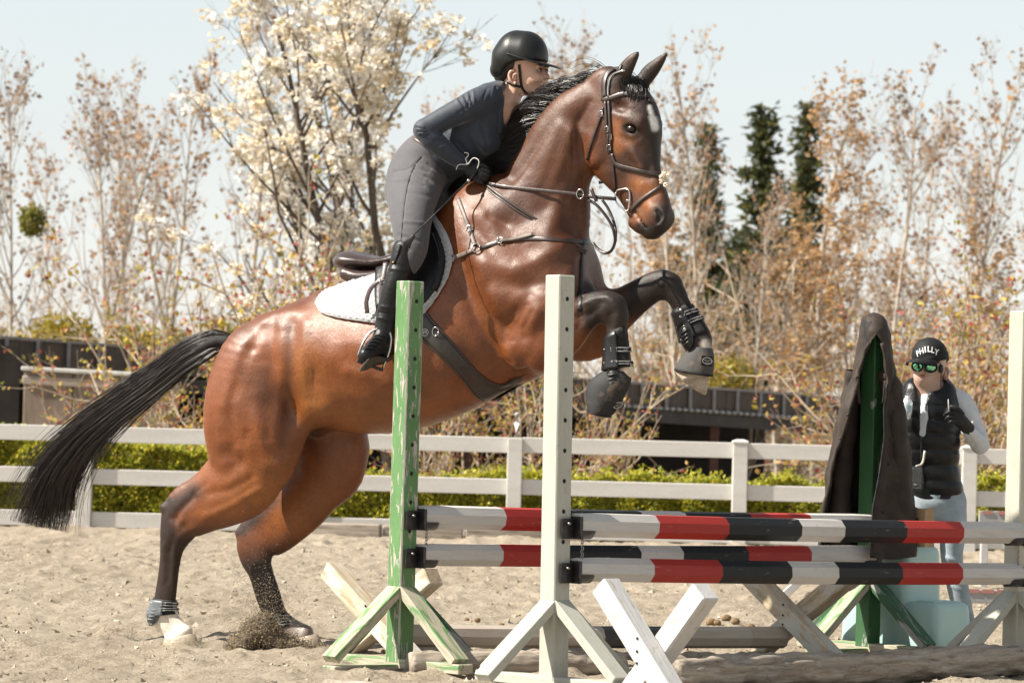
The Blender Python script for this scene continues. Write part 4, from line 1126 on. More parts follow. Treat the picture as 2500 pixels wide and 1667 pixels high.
def make_saddle():
    c0 = hp(960, 640, 0)
    t = thing('saddle', 'brown leather jumping saddle on the horse\'s back', 'saddle', c0)
    lo = loc(hp(800, 720, 0)); hi = loc(hp(1130, 480, 0))
    f = Field((lo[0], -.27, lo[2] - .02), (hi[0] + .05, .30, hi[2] + .05), 0.0075)
    rows = [(848, 617, 843, 660, 0, .11), (868, 613, 862, 664, 0, .165), (900, 619, 898, 662, 0, .175), (945, 626, 945, 660, 0, .16), (1000, 604, 1008, 650, 0, .13), (1050, 552, 1066, 612, 0, .11), (1080, 512, 1096, 566, 0, .07)]
    f.chain(*st(rows), BX, 0.01)
    # dish of the seat
    f.chain(*st([(900, 590, 905, 622, 0, .09), (960, 590, 962, 628, 0, .10), (1020, 555, 1030, 596, 0, .08)]), BX, 0.03, 'carve')
    for s in (1, -1):
        q = [loc(hp(x, y, .11)) for x, y in ((850, 668), (885, 676), (930, 672))]
        for a in q: a[1] *= s
        f.chain(q, [.036, .034, .028], [.06, .065, .05], BX, 0.006)
    V, F = f.mesh(); V = wld(smooth_mesh(V, F, 4))
    wobj('seat', (V, [F[:, ::-1]]), LEATH, t)
    top = [(923, 662), (980, 640), (1035, 585), (1062, 545)]
    bot = [(924, 768), (960, 772), (1005, 765), (1036, 748)]
    right = [(1062, 545), (1084, 590), (1092, 640), (1074, 700), (1036, 748)]
    left = [(923, 662), (920, 715), (924, 768)]
    VF, O, N = patch(coons(top, bot, left, right, 30, 40), 0.022, None, 0.008)
    wobj('flap', VF, BLKLEATH, t)
    wobj('flap', mirror(VF), BLKLEATH, t)
    # knee roll edge
    wobj('knee_roll', tube(O[4:24, -3], np.linspace(.012, .02, 20), 10), BLKLEATH, t)
    # stirrup leather tail hanging on the pad
    pts = np.array([hp(x, y, v) for x, y, v in ((938, 684, .325), (922, 689, .328), (905, 706, .33), (895, 735, .335), (897, 765, .335))])
    wobj('stirrup_leather', ribbon(spline(pts, 24), np.tile(VD + 0.3 * ZD, (24, 1)), 0.022, 0.004), LEATH, t)
    pts = np.array([hp(x, y, v) for x, y, v in ((942, 640, .30), (934, 690, .335), (932, 740, .35), (940, 800, .375))])
    wobj('stirrup_leather', ribbon(spline(pts, 24), np.tile(VD + 0.1 * ZD, (24, 1)), 0.026, 0.004), LEATH, t)
    b = np.array([hp(x, y, .345) for x, y in ((926, 680), (938, 678), (940, 690), (928, 692), (926, 680))])
    wobj('buckle', tube(b, .003, 6), METAL, t)
    # girth billets below the flap
    for dx in (0, 14):
        wobj('billet', body_strap([(934 + dx, 700), (936 + dx, 750), (952 + dx, 790)], .022, lift=.016), BLEATH, t)
    # stirrup iron
    arch = [(874, 868, .47), (884, 842, .46), (900, 815, .435), (920, 803, .42), (938, 800, .41), (950, 808, .40), (955, 828, .40), (950, 860, .405), (934, 902, .415)]
    A = spline(np.array([hp(*p) for p in arch]), 40)
    wobj('stirrup_iron', tube(A, 0.0055, 8), METAL, t)
    a, b2 = hp(871, 880, .475), hp(935, 904, .415)
    X = unit(b2 - a); Y = unit(np.cross(ZD, X)); Zz = np.cross(X, Y)
    B, F = box_vf(np.linalg.norm(b2 - a), 0.055, 0.014, .003)
    wobj('stirrup_tread', (B @ np.stack([X, Y, Zz]) + (a + b2) / 2, F), simple('stirrup_tread_rubber', (.02, .02, .021), .6), t, False)
make_saddle()
GIRTHM = simple('girth_leather', (0.024, 0.018, 0.015), 0.40, 0, 0.3, 9, 0.2, 40, spec=0.55, coat=0.1)
PRINT = simple('pale_print', (0.62, 0.62, 0.60), 0.6, 0, 0.05)
def text_vf(s, size, shear=0.0):
    cu = bpy.data.curves.new('t', 'FONT'); cu.body = s; cu.size = size; cu.align_x = 'CENTER'; cu.align_y = 'CENTER'; cu.shear = shear
    cu.resolution_u = 2
    o = bpy.data.objects.new('t', cu); COL.objects.link(o); bpy.context.view_layer.update()
    me = bpy.data.meshes.new_from_object(o.evaluated_get(bpy.context.evaluated_depsgraph_get()))
    V = np.array([v.co[:] for v in me.vertices]); Fs = {}
    for f in me.polygons: Fs.setdefault(len(f.vertices), []).append(list(f.vertices))
    bpy.data.objects.remove(o); bpy.data.curves.remove(cu); bpy.data.meshes.remove(me)
    return V, [np.array(f) for f in Fs.values()]
def decal(VF, c, N, right, lift=0.003, bend=None):
    """flat print set into a surface at c with normal N, x towards right"""
    N = unit(N); X = unit(np.asarray(right) - N * np.dot(right, N)); Y = np.cross(N, X)
    V = np.asarray(VF[0]); return V[:, :1] * X + V[:, 1:2] * Y + N * lift + np.asarray(c), VF[1]
def ring_vf(rx, ry, w=0.0012, n=28):
    th = np.linspace(0, 2 * np.pi, n, endpoint=False)
    a = np.stack([rx * np.cos(th), ry * np.sin(th), 0 * th], 1); b = np.stack([(rx - w) * np.cos(th), (ry - w) * np.sin(th), 0 * th], 1)
    j = np.arange(n); k = (j + 1) % n
    return np.concatenate([a, b]), [np.stack([j, k, k + n, j + n], 1)]
def make_girth():
    up = [(1035, 752), (1049, 776), (1078, 808), (1107, 841), (1134, 873), (1160, 903), (1191, 929), (1233, 942), (1285, 936)]
    lo_ = [(1005, 790), (1030, 826), (1062, 856), (1091, 883), (1115, 908), (1137, 933), (1162, 965), (1195, 980), (1250, 962)]
    U, Lw = spline(up, 40), spline(lo_, 40)
    g = np.stack([U * (1 - t) + Lw * t for t in np.linspace(0, 1, 9)], 0)
    VF, O, N = patch(g, 0.003, None, 0.010, 2)
    o = wobj('girth', VF, GIRTHM, None); tag(o, 'wide dark leather girth strapped under the horse\'s chest', 'girth')
    wobj('far_side', mirror(VF), GIRTHM, o)
    for row in (O[0], O[-1]): wobj('edge_binding', tube(row[::2], 0.006, 7), BLEATH, o)
    P, Nn = hit(1065, 811); wobj('ring', tube(np.array([P + Nn * .018 + HD * math.cos(a) * .016 + ZD * math.sin(a) * .020 for a in np.linspace(0, 2 * np.pi, 20)]), .0028, 6, up=VD), METAL, o)
    P, Nn = hit(1040, 813); Nn = unit(Nn)
    rt = HD * .9 + ZD * .2
    wobj('emblem', cat(decal(ring_vf(.017, .017, .0022), P, Nn, rt, .018), decal(text_vf('PS', .02, .2), P, Nn, rt, .018)), PRINT, o)
    return O
make_girth()
def make_breastplate():
    t = thing('breastplate', 'brown breastplate straps with a steel ring on the horse\'s shoulder', 'breastplate', hp(1163, 608, .2))
    wobj('shoulder_strap', body_strap([(1118, 485), (1126, 505), (1137, 535), (1148, 565), (1160, 600)], .019), simple('pale_worn_leather', (0.13, 0.10, 0.085), .5, 0, .3, 30), t)
    wobj('girth_strap', body_strap([(1080, 640), (1100, 633), (1130, 622), (1155, 612)], .019, lift=.006), MAT['pale_worn_leather'], t)
    wobj('chest_strap', body_strap([(1170, 607), (1220, 590), (1260, 584), (1304, 582), (1350, 585), (1400, 589), (1436, 590)], .022), BLEATH, t)
    wobj('strap_end', body_strap([(1222, 590), (1262, 584), (1304, 573)], .016, lift=.009), MAT['pale_worn_leather'], t)
    P, N = hit(1163, 607)
    A = unit(HD - N * np.dot(HD, N)); B = np.cross(N, A)
    wobj('ring', tube(np.array([P + N * .010 + A * math.cos(a) * .019 + B * math.sin(a) * .022 for a in np.linspace(0, 2 * np.pi, 22)]), .0034, 7, up=N), METAL, t)
    for x, y in ((1106, 631), (1221, 589), (1147, 560)):
        P, N = hit(x, y); A = unit(HD - N * np.dot(HD, N)); B = np.cross(N, A)
        wobj('buckle', tube(np.array([P + N * .010 + A * a + B * b for a, b in ((-.012, -.014), (.012, -.014), (.012, .014), (-.012, .014), (-.012, -.014))]), .0022, 6, up=N), METAL, t)
    # martingale strap down the middle of the chest
    wobj('martingale_strap', body_strap([(1424, 590), (1420, 640), (1418, 700), (1416, 760)], .024), BLKLEATH, t)
make_breastplate()
def make_bridle():
    t = thing('bridle', 'dark leather bridle with fluffy noseband pad on the horse\'s head', 'bridle', hd(1500, 300, 0))
    S_ = lambda pts, w, name, lift=.003, m_=BLEATH: wobj(name, body_strap(pts, w, lift=lift, th=.0045), m_, t)
    S_([(1518, 166), (1500, 170), (1485, 178), (1477, 195), (1475, 215), (1477, 240)], .030, 'crownpiece', .004)
    S_([(1527, 172), (1505, 180), (1492, 194), (1487, 215), (1487, 238)], .009, 'crown_edge', .006, METAL)
    S_([(1470, 243), (1490, 241), (1515, 231), (1535, 230), (1560, 233), (1585, 236), (1600, 238)], .022, 'browband', .004)
    S_([(1478, 248), (1480, 280), (1482, 314), (1485, 350), (1489, 378)], .013, 'cheekpiece')
    S_([(1487, 248), (1489, 280), (1491, 326), (1493, 374)], .013, 'noseband_hanger', .005)
    S_([(1492, 378), (1496, 400), (1500, 432), (1503, 466)], .013, 'cheekpiece')
    S_([(1494, 376), (1503, 401), (1534, 411), (1572, 420), (1600, 425), (1622, 427)], .021, 'noseband', .004)
    S_([(1626, 444), (1612, 457), (1582, 477), (1560, 494), (1546, 508), (1540, 517)], .016, 'flash_strap', .004)
    S_([(1474, 262), (1466, 290), (1453, 325), (1441, 362), (1435, 390)], .012, 'throatlatch', .004)
    for x, y in ((1483, 316), (1491, 334), (1489, 360), (1469, 279)):
        P, N = hit(x, y); A = HHD; B = ZD
        wobj('buckle', tube(np.array([P + N * .009 + A * a + B * b for a, b in ((-.010, -.012), (.010, -.012), (.010, .012), (-.010, .012), (-.010, -.012))]), .0022, 6, up=N), METAL, t)
    # loose strap end under the jaw
    P = np.array([hd(x, y, .03) for x, y in ((1490, 444), (1476, 443), (1463, 446))])
    wobj('strap_end', ribbon(spline(P, 8), np.tile(HVD, (8, 1)), .016, .004), BLKLEATH, t)
    # sheepskin on the nose
    rs = np.random.RandomState(2); blobs = []
    for (x, y, r) in ((1621, 424, .012), (1616, 433, .014), (1615, 443, .013), (1626, 452, .012), (1632, 428, .010)):
        P, N = hit(min(x, 1622), y)
        P = hd(x, y, .028)
        for _ in range(40):
            d = unit(rs.normal(size=3)); q = P + d * r * .8
            blobs.append(ellipsoid(q, np.eye(3) * r * rs.uniform(.16, .34), 6, 5))
    wobj('sheepskin_pad', cat(*blobs), simple('cream_sheepskin', (0.66, 0.58, 0.47), .95, 0, .15, 60), t)
    # bit: D ring
    v = .058
    D = [hd(x, y, v) for x, y in ((1504, 470), (1510, 464), (1536, 466), (1533, 514), (1516, 505), (1505, 494), (1502, 482), (1504, 470))]
    wobj('bit_ring', tube(spline(np.array(D), 44), .0042, 8, up=HVD), METAL, t)
    wobj('bit', tube(np.array([hd(1530, 490, .056), hd(1545, 492, .03), hd(1545, 492, -.03)]), .008, 8), METAL, t)
make_bridle()
def make_reins():
    t = thing('reins', 'long dark leather reins running from the rider\'s hands to the bit', 'reins', hp(1300, 470, .1))
    v0, v1 = .05, .085
    def R_(pts, w, name, n=40, th=.004, m_=BLEATH, face=None): return wobj(name, free_strap(pts, w, n, th, face), m_, t)
    R_([(1190, 448, .10), (1240, 457, .13), (1320, 465, .135), (1406, 474, .12), (1440, 480, .10)], .017, 'rein')
    P = spline(np.array([hp(1436, 479, .10), hp(1470, 483, .10), hd(1505, 486, .06)]), 16)
    wobj('rein', ribbon(P, np.tile(unit(-ray(1400, 480)), (16, 1)), .017, .006), BLEATH, t)
    R_([(1186, 450, .10), (1225, 480, .155), (1290, 524, .16), (1362, 566, .13), (1405, 595, .10), (1432, 614, .07)], .012, 'martingale_fork')
    R_([(1184, 456, .10), (1222, 487, .155), (1288, 531, .16), (1360, 573, .13), (1403, 602, .10), (1430, 620, .07)], .010, 'martingale_fork')
    R_([(1432, 486, .10), (1455, 500, .10), (1475, 522, .10), (1492, 548, .10), (1500, 572, .10), (1501, 592, .09), (1492, 612, .08), (1478, 618, .07), (1462, 610, .06), (1448, 594, .05)], .014, 'rein_loop', 60, .004, BLEATH, unit(-ray(1250, 833)) + HD * .4)
    R_([(1470, 488, .02), (1484, 508, .02), (1496, 535, .03), (1503, 562, .05), (1503, 590, .07)], .013, 'rein_loop', 40)
    c = hp(1416, 474, .125)
    wobj('ring', tube(np.array([c + HD * math.cos(a) * .017 + ZD * math.sin(a) * .022 for a in np.linspace(0, 2 * np.pi, 20)]), .0028, 7, up=VD), METAL, t)
    P = np.array([hp(1444, 462, .11), hp(1449, 474, .112), hp(1457, 492, .11)])
    wobj('rein_stop', ribbon(spline(P, 8), np.tile(VD, (8, 1)), .016, .008), LEATH, t)
make_reins()

# ---------------------------------------------------------------- leg boots
def leg_rings(rows, t0, t1, n, off, arc=(0, 2 * np.pi), m_=28, closed=True):
    rows = np.asarray(rows, float)
    Fp = np.array([hp(r[0], r[1], r[4]) for r in rows]); Bp = np.array([hp(r[2], r[3], r[4]) for r in rows])
    Q = np.concatenate([Fp, Bp, rows[:, 5:6]], 1)
    K = 12
    Q = spline(Q, (len(rows) - 1) * K + 1)
    idx = np.linspace(t0, t1, n) * K
    i = np.clip(idx.astype(int), 0, len(Q) - 2); f = (idx - i)[:, None]
    Q = Q[i] * (1 - f) + Q[i + 1] * f
    th = np.linspace(arc[0], arc[1], m_, endpoint=not closed)
    off = np.broadcast_to(off, (n,))
    out = []
    for q, o in zip(Q, off):
        c = (q[:3] + q[3:6]) / 2; ax = q[:3] - q[3:6]; a = np.linalg.norm(ax) / 2; ax = unit(ax); b = q[6]
        out.append([c + ax * math.cos(x) * (a + o) + VD * math.sin(x) * (b + o) for x in th])
    return np.array(out), Q
NEO = simple('black_neoprene', (0.008, 0.008, 0.009), 0.62, 0, 0.3, 30, 0.3, 90, spec=0.3)
GREYTPU = simple('grey_boot_shell', (0.105, 0.115, 0.125), 0.45, 0, 0.15, 30)
BLKTPU = simple('black_boot_shell', (0.010, 0.010, 0.011), 0.35, 0, 0.2, 30)
STRAPW = simple('strap_print', (0.35, 0.35, 0.34), 0.6, 0, 0.3, 60)
def shell(rows, t0, t1, off, th, arc, n=10, m_=26):
    A, _ = leg_rings(rows, t0, t1, n, off, arc, m_, False); B, _ = leg_rings(rows, t0, t1, n, off - th, arc, m_, False)
    rings = np.concatenate([A, B[:, ::-1]], 1)
    return loft(rings)
def strap_text(rings, s, size, t):
    """white woven lettering on the strap, facing us"""
    c = rings[len(rings) // 2]
    P = c.mean(0); vd = -ray(*proj(P))
    k = int(np.argmax((c - P) @ vd)); Pk = c[k]
    rt = unit(c[(k + 1) % len(c)] - c[k - 1]); rt = rt if rt[0] > 0 else -rt
    return wobj('strap_lettering', decal(text_vf(s, size), Pk, unit(Pk - P), rt, .0035), PRINT, t)
def tendon_boot(label, rows, t0, t1, straps, cup, cup_dir, mat, back=(0.45, 2 * np.pi - 0.45), cupr=(.03, .05)):
    R0, Q = leg_rings(rows, t0, t1, 8, .008)
    t = thing('leg_boot', label, 'leg boot', R0.reshape(-1, 3).mean(0), 'boots on the horse\'s legs')
    wobj('lining', shell(rows, t0, t1, .006, .004, back), NEO, t)
    wobj('shell', shell(rows, t0 + .05 * (t1 - t0), t1, .0165, .006, (1.35, 4.6)), mat, t)
    for a, b in straps:
        Rr, _ = leg_rings(rows, a, b, 3, .0125)
        o = wobj('strap', loft(Rr, caps=False), NEO, t)
        for e in (a + .12 * (b - a), b - .12 * (b - a)):
            R2, _ = leg_rings(rows, e - .01, e + .012, 2, .0142, (0, 2 * np.pi)); wobj('strap_line', loft(R2, caps=False), PRINT, o)
        R3, _ = leg_rings(rows, (a + b) / 2 - .01, (a + b) / 2 + .01, 3, .0138)
        P = R3[1]; ctr = P.mean(0); vd = -ray(*proj(ctr))
        for off_ in (0.45, -0.35):
            ang = unit(vd + HD * off_); k = int(np.argmax((P - ctr) @ ang)); Pk = P[k]
            rt = unit(P[(k + 1) % len(P)] - P[k - 1]); rt = rt if rt[0] > 0 else -rt
            wobj('lettering', cat(decal(text_vf('MAJYK', .011), Pk + unit(Q[-1][3:6] - Q[0][3:6]) * 0 + ZD * .005, unit(Pk - ctr), rt, .002), decal(text_vf('EQUIPE', .009), Pk - ZD * .006, unit(Pk - ctr), rt, .002)), PRINT, o)
    # ribbed strike cup on the fetlock
    c = hp(cup[0], cup[1], cup[2]); L = unit(hp(cup[0] + cup_dir[0], cup[1] + cup_dir[1], cup[2]) - c); Sd = unit(np.cross(L, VD))
    cu = wobj('strike_cup', ellipsoid(c, [Sd * cupr[0], VD * .016, L * cupr[1]], 20, 12), mat, t)
    rim = np.array([c + Sd * math.cos(a) * cupr[0] * .96 + L * math.sin(a) * cupr[1] * .96 + VD * .006 for a in np.linspace(0, 2 * np.pi, 30)])
    wobj('rim', tube(rim, .0045, 6, up=VD), mat, cu)
    for k in range(4):
        p = c + L * (-.5 + .33 * k) * cupr[1] + VD * .013
        rib = np.array([p + Sd * x * cupr[0] * .62 + L * (.10 * math.sin(x * 2)) * cupr[1] + VD * .006 * (1 - x * x) for x in np.linspace(-1, 1, 8)])
        wobj('rib', tube(rib, .0042, 6, up=VD), mat, cu)
    for a, b in straps:
        Rr, _ = leg_rings(rows, (a + b) / 2, (a + b) / 2 + .01, 2, .013); P = Rr[0]; ctr = P.mean(0)
        bk = unit(-(Q[0][:3] - Q[0][3:6])); k = int(np.argmax((P - ctr) @ unit(VD * .8 + bk * .6)))
        wobj('stud', ellipsoid(P[k], np.eye(3) * .005, 8, 6), METAL, t)
    return t
def make_boots():
    tendon_boot('grey shelled fetlock boot on the near hind leg with a white sock', NHIND, 12.75, 14.2, [(12.85, 13.15), (13.35, 13.68)], (377, 1500, .15), (-9, 20), GREYTPU, cupr=(.030, .052))
    tendon_boot('dark fetlock boot on the far hind leg beside the flying sand', FHIND, 12.1, 13.2, [(12.2, 12.5), (12.65, 12.95)], (663, 1518, -.09), (10, 18), BLKTPU, cupr=(.026, .045))
    tendon_boot('black tendon boot on the near foreleg folded behind the cream standard', NCAN, 2.1, 4.7, [(3.1, 3.38), (3.95, 4.28)], (1494, 931, .185), (-4, 20), BLKTPU, cupr=(.036, .062))
    tendon_boot('black tendon boot on the far raised foreleg', FCAN, 2.2, 4.6, [(2.6, 2.9), (3.3, 3.6)], (1677, 824, -.11), (4, 20), BLKTPU, cupr=(.030, .055))
def bell_boot(label, rings_px, v, wd, seed, logo, size):
    """rings_px: (front x,y, back x,y) from the pastern down"""
    Q = spline(np.array(rings_px, float), 16); W = np.interp(np.linspace(0, 1, 16), np.linspace(0, 1, len(wd)), wd)
    th = np.linspace(0, 2 * np.pi, 36, endpoint=False); outr, inr = [], []
    for q, ww in zip(Q, W):
        a, b = hp(q[0], q[1], v), hp(q[2], q[3], v); c = (a + b) / 2; ax = (a - b) / 2
        outr.append([c + ax * math.cos(x) + VD * math.sin(x) * ww for x in th]); inr.append([c + ax * math.cos(x) * .9 + VD * math.sin(x) * ww * .9 for x in th])
    b = NB('bell_boot_fabric'); n = b.noise(b.coord('Object'), 6, 5, .6); f = b.noise(b.coord('Object'), 160, 3)
    b.col(b.mix(b.ramp(n, [(.58, (0, 0, 0)), (.74, (1, 1, 1))]), (0.016, 0.016, 0.017) if seed else (0.05, 0.048, 0.048), (0.20, 0.14, 0.09))); b.set(Roughness=.75); b.bump(f, .3, .004)
    t = thing('bell_boot', label, 'bell boot', np.array(outr).reshape(-1, 3).mean(0), 'bell boots on the front hooves')
    wobj('cover', loft(outr + inr[::-1], caps=False), b.m, t)
    wobj('hem', tube(np.array(outr[-1] + outr[-1][:1]), .0055, 7), NEO, t)
    # closing tab with the oval emblem
    c = hp(logo[0], logo[1], v); vd = -ray(logo[0], logo[1])
    P = np.array(outr).reshape(-1, 3); px = proj(P); ok = ((P - P.mean(0)) @ vd) > 0
    d = np.hypot(px[:, 0] - logo[0], px[:, 1] - logo[1]) + np.where(ok, 0, 1e4); k = int(np.argmin(d))
    Nn = unit(unit(P[k] - P.mean(0)) * .5 + vd * .8); rt = np.cross(ZD, Nn) * 1.0 + ZD * logo[2]; rt = rt if rt[0] > 0 else -rt
    rt = rt - ZD * 0
    B, F = box_vf(size * 2.5, size * 2.0, .008, .002)
    X = unit(rt - Nn * np.dot(rt, Nn)); Y = np.cross(Nn, X)
    tab = wobj('tab', (B @ np.stack([X, Y, Nn]) + P[k], F), NEO, t, False)
    wobj('emblem', cat(decal(ring_vf(size * 1.1, size * .72, size * .12), P[k], Nn, X, .0065), decal(text_vf('Professional\'s', size * .36, .3), P[k] + Y * size * .12, Nn, X, .0065), decal(text_vf('Choice', size * .36, .3), P[k] - Y * size * .3, Nn, X, .0065)), PRINT, tab)
make_boots()
bell_boot('black bell boot on the tucked near front hoof', [(1540, 908, 1480, 902), (1540, 930, 1462, 912), (1533, 950, 1442, 930), (1518, 978, 1432, 955), (1498, 1008, 1434, 985), (1487, 1017, 1440, 1003)], .15, [.04, .052, .062, .066, .068, .068], 1, (1510, 985, .55), .020)
bell_boot('dusty grey bell boot on the raised far front hoof', [(1738, 850, 1690, 846), (1742, 866, 1672, 864), (1743, 884, 1657, 882), (1741, 903, 1649, 896), (1738, 917, 1650, 902)], -.15, [.04, .05, .058, .064, .066], 0, (1728, 880, -.1), .022)
# ---------------------------------------------------------------- people
def strokes_on(V, F, strokes, extra=None):
    px = proj(V); N = vnormals(V, F)
    vd = V - CAM; vd /= np.linalg.norm(vd, axis=1, keepdims=True)
    fc = np.clip(-(N * vd).sum(1) * 2.5, 0, 1)
    D = np.zeros(len(V))
    for line, wd, amp in strokes: D += amp * np.exp(-(seg_dist2(px, line) / wd) ** 2)
    D *= fc
    if extra is not None: D += extra
    return V + N * D[:, None]
SKIN = simple('skin', (0.58, 0.36, 0.27), 0.48, 0, 0.10, 14, 0.06, 300, spec=0.4)
SKIN2 = simple('tanned_skin', (0.48, 0.32, 0.25), 0.5, 0, 0.10, 14, 0.06, 300, spec=0.4)
for nm in ('skin', 'tanned_skin'):
    bb = MAT[nm].node_tree.nodes['Principled BSDF']; bb.inputs['Subsurface Weight'].default_value = 0.12; bb.inputs['Subsurface Radius'].default_value = (0.012, 0.005, 0.003)
NAVY = simple('navy_sun_shirt', (0.013, 0.021, 0.038), 0.62, 0, 0.15, 30, 0.15, 400, sheen=0.25)
BREECH = simple('charcoal_breeches', (0.066, 0.064, 0.072), 0.75, 0, 0.10, 40, 0.2, 500, sheen=0.2)
HELM = simple('matt_black_helmet', (0.011, 0.012, 0.012), 0.38, 0, 0.15, 60, 0.05, 300, spec=0.3)
CHAP = simple('black_half_chap', (0.009, 0.009, 0.009), 0.40, 0, 0.35, 18, 0.25, 60, spec=0.3)
HAIRB = simple('dark_brown_hair', (0.020, 0.012, 0.009), 0.45, 0, 0.3, 60)
GOLD = simple('brass_hardware', (0.62, 0.42, 0.16), 0.3, 1.0, 0.15)
BVHS = {}
def bvh_of(V, F): return BVHTree.FromPolygons([tuple(x) for x in V.tolist()], [tuple(int(q) for q in x) for x in F.tolist()])
def local_field(pxlo, pxhi, vlo, vhi, h):
    a, b = loc(hp(pxlo[0], pxhi[1], 0)), loc(hp(pxhi[0], pxlo[1], 0))
    f = Field((min(a[0], b[0]) - .25, vlo, min(a[2], b[2]) - .08), (max(a[0], b[0]) + .25, vhi, max(a[2], b[2]) + .08), h); return f
def fin(f, it=3):
    V, F = f.mesh(); V = smooth_mesh(V, F, it); return wld(V), F[:, ::-1].copy()
def make_rider():
    L = lambda x, y, v=0.0: loc(hp(x, y, v))
    hv = -.10
    # --- skin: head, neck, chest as one body
    f = local_field((1170, 60), (1370, 420), -.30, .20, .0048)
    f.chain([L(1270, 140, hv), L(1282, 150, hv)], [.098, .096], [.077, .076], BX, .02)
    f.chain([L(1292, 165, hv), L(1303, 190, hv), L(1308, 214, hv)], [.068, .058, .038], [.062, .054, .036], BX, .03)
    f.chain([L(1268, 190, hv), L(1288, 216, hv)], [.05, .035], [.060, .046], BX, .03)            # jaw
    f.chain([L(1326, 172, hv), L(1333, 183, hv), L(1337, 190, hv)], [.010, .012, .011], [.010, .013, .014], BX, .010)  # nose
    f.chain([L(1323, 197, hv), L(1324, 206, hv)], [.013, .012], [.020, .02], BX, .015)            # mouth
    f.ball(L(1312, 226, hv), .022, .02, B=BX, b=.026)                                             # chin
    for s in (1, -1):
        e = L(1318, 172, hv + .032); e[1] = hv + s * .034
        f.ball(e, .014, .010, 'carve', BX, .016)
        b = L(1318, 164, hv + .03); b[1] = hv + s * .034; f.ball(b, .010, .012, B=BX, b=.02)
        c = L(1308, 192, hv + .04); c[1] = hv + s * .038; f.ball(c, .022, .04, B=BX, b=.010)
    f.chain([L(1258, 205, hv), L(1245, 235, hv + .02), L(1225, 270, hv + .05)], [.052, .052, .065], [.050, .055, .09], BX, .03)
    f.chain([L(1222, 262, -.05), L(1205, 310, -.04), L(1170, 345, -.03)], [.074, .068, .055], [.11, .10, .08], BX, .04)
    V, F = fin(f); V = strokes_on(V, F, [([(1228, 262), (1262, 258)], 6, -.004), ([(1262, 210), (1250, 245)], 7, .004), ([(1322, 190), (1318, 204)], 4, -.003)])
    rider = wobj('person', (V, [F]), SKIN, None, base=hp(1040, 560, 0))
    tag(rider, 'rider in navy shirt and black helmet leaning forward on the bay horse', 'person')
    BVHS['rider'] = bvh_of(V, F)
    # ear
    ec = [(1256, 172), (1247, 175), (1243, 185), (1246, 196), (1254, 204), (1260, 202)]
    P = np.array([hp(x, y, hv + .074 + .008 * (i in (1, 2, 3))) for i, (x, y) in enumerate(ec)])
    wobj('ear', cat(tube(spline(P, 18), .0075, 8, up=VD), ellipsoid(hp(1254, 188, hv + .068), [HD * .016, VD * .008, ZD * .027], 12, 8), tube(spline(np.array([hp(1262, 180, hv + .078), hp(1254, 184, hv + .08), hp(1253, 194, hv + .078)]), 8), .004, 6, up=VD)), SKIN, rider)
    wobj('earring', ellipsoid(hp(1258, 205, hv + .083), np.eye(3) * .005, 8, 6), METAL, rider)
    for s in (1, -1):
        q = L(1318, 172, hv + .030); q[1] = hv + s * .033
        c = wld(q); ey = wobj('eye', ellipsoid(c, [HD * .011, VD * .012, ZD * .0065], 14, 10), simple('eye_white', (.35, .32, .30), .25), rider)
        wobj('iris', ellipsoid(c + HD * .0070 + VD * .004 * s, [HD * .0048, VD * .0072, ZD * .0062], 12, 8), simple('brown_iris', (.03, .015, .01), .1), ey)
        lid = np.array([c + HD * (.010 - abs(a) * .004) + VD * a * .014 + ZD * (.0085 - abs(a) * .003) for a in np.linspace(-1, 1, 8)])
        wobj('eyelid', tube(lid, .0032, 6), HAIRB, ey)
        br = np.array([c + HD * (.013 - abs(a) * .007) + VD * a * .02 + ZD * (.024 - .004 * a * a) for a in np.linspace(-1, 1, 8)])
        wobj('eyebrow', tube(br, [.002, .004, .0045, .0045, .0045, .004, .003, .0015], 6), HAIRB, rider)
    # hair at nape and temple
    f = local_field((1190, 120), (1290, 240), -.24, .06, .005)
    f.chain([L(1262, 150, hv), L(1240, 172, hv), L(1224, 190, hv)], [.085, .06, .022], [.079, .07, .03], BX, .02)
    f.ball(L(1216, 190, hv), .018, .01, B=BX, b=.02)
    f.chain([L(1300, 205, hv), L(1282, 212, hv)], [.05, .045], [.2, .2], BX, .01, 'carve')
    f.chain([L(1250, 158, hv), L(1256, 150, hv)], [.060, .060], [.0815, .0815], BX, .01)
    f.ball(L(1254, 190, hv + .08), .030, .008, 'carve', BX, .03)
    V, F = fin(f); wobj('hair', (V, [F]), HAIRB, rider)
    # --- helmet
    f = local_field((1180, 50), (1390, 240), -.26, .08, .005)
    f.chain([L(1262, 141, hv), L(1284, 141, hv)], [.128, .124], [.108, .106], BX, .03)
    f.chain([L(1238, 150, hv), L(1222, 172, hv)], [.075, .045], [.095, .07], BX, .03)
    f.chain([L(1286, 208, hv), L(1300, 212, hv)], [.110, .110], [.3, .3], BX, .012, 'carve')
    f.chain([L(1340, 178, hv), L(1300, 176, hv)], [.050, .046], [.3, .3], BX, .012, 'carve')
    V, F = fin(f)
    hel = wobj('helmet', (V, [F]), HELM, rider)
    # peak with trim line
    c = loc(hp(1272, 146, hv)); rings = []
    for ph in np.linspace(-1.75, 1.75, 41):
        ext = .012 + .060 * max(0, math.cos(ph)) ** 1.4
        row = []
        for r_, dz in ((-.012, .004), (ext * .5, .003), (ext, -.002 - ext * .12), (ext * .5, -.006), (-.012, -.006)):
            rx, ry = .136 + r_, .110 + r_ * .8
            u_ = math.cos(ph) * rx; v_ = math.sin(ph) * ry
            row.append(np.array([c[0] + u_, hv + v_, c[2] - .006 - .16 * (u_ - .0) + .020 * (1 - math.cos(ph))]) + np.array([0, 0, dz]))
        rings.append(row)
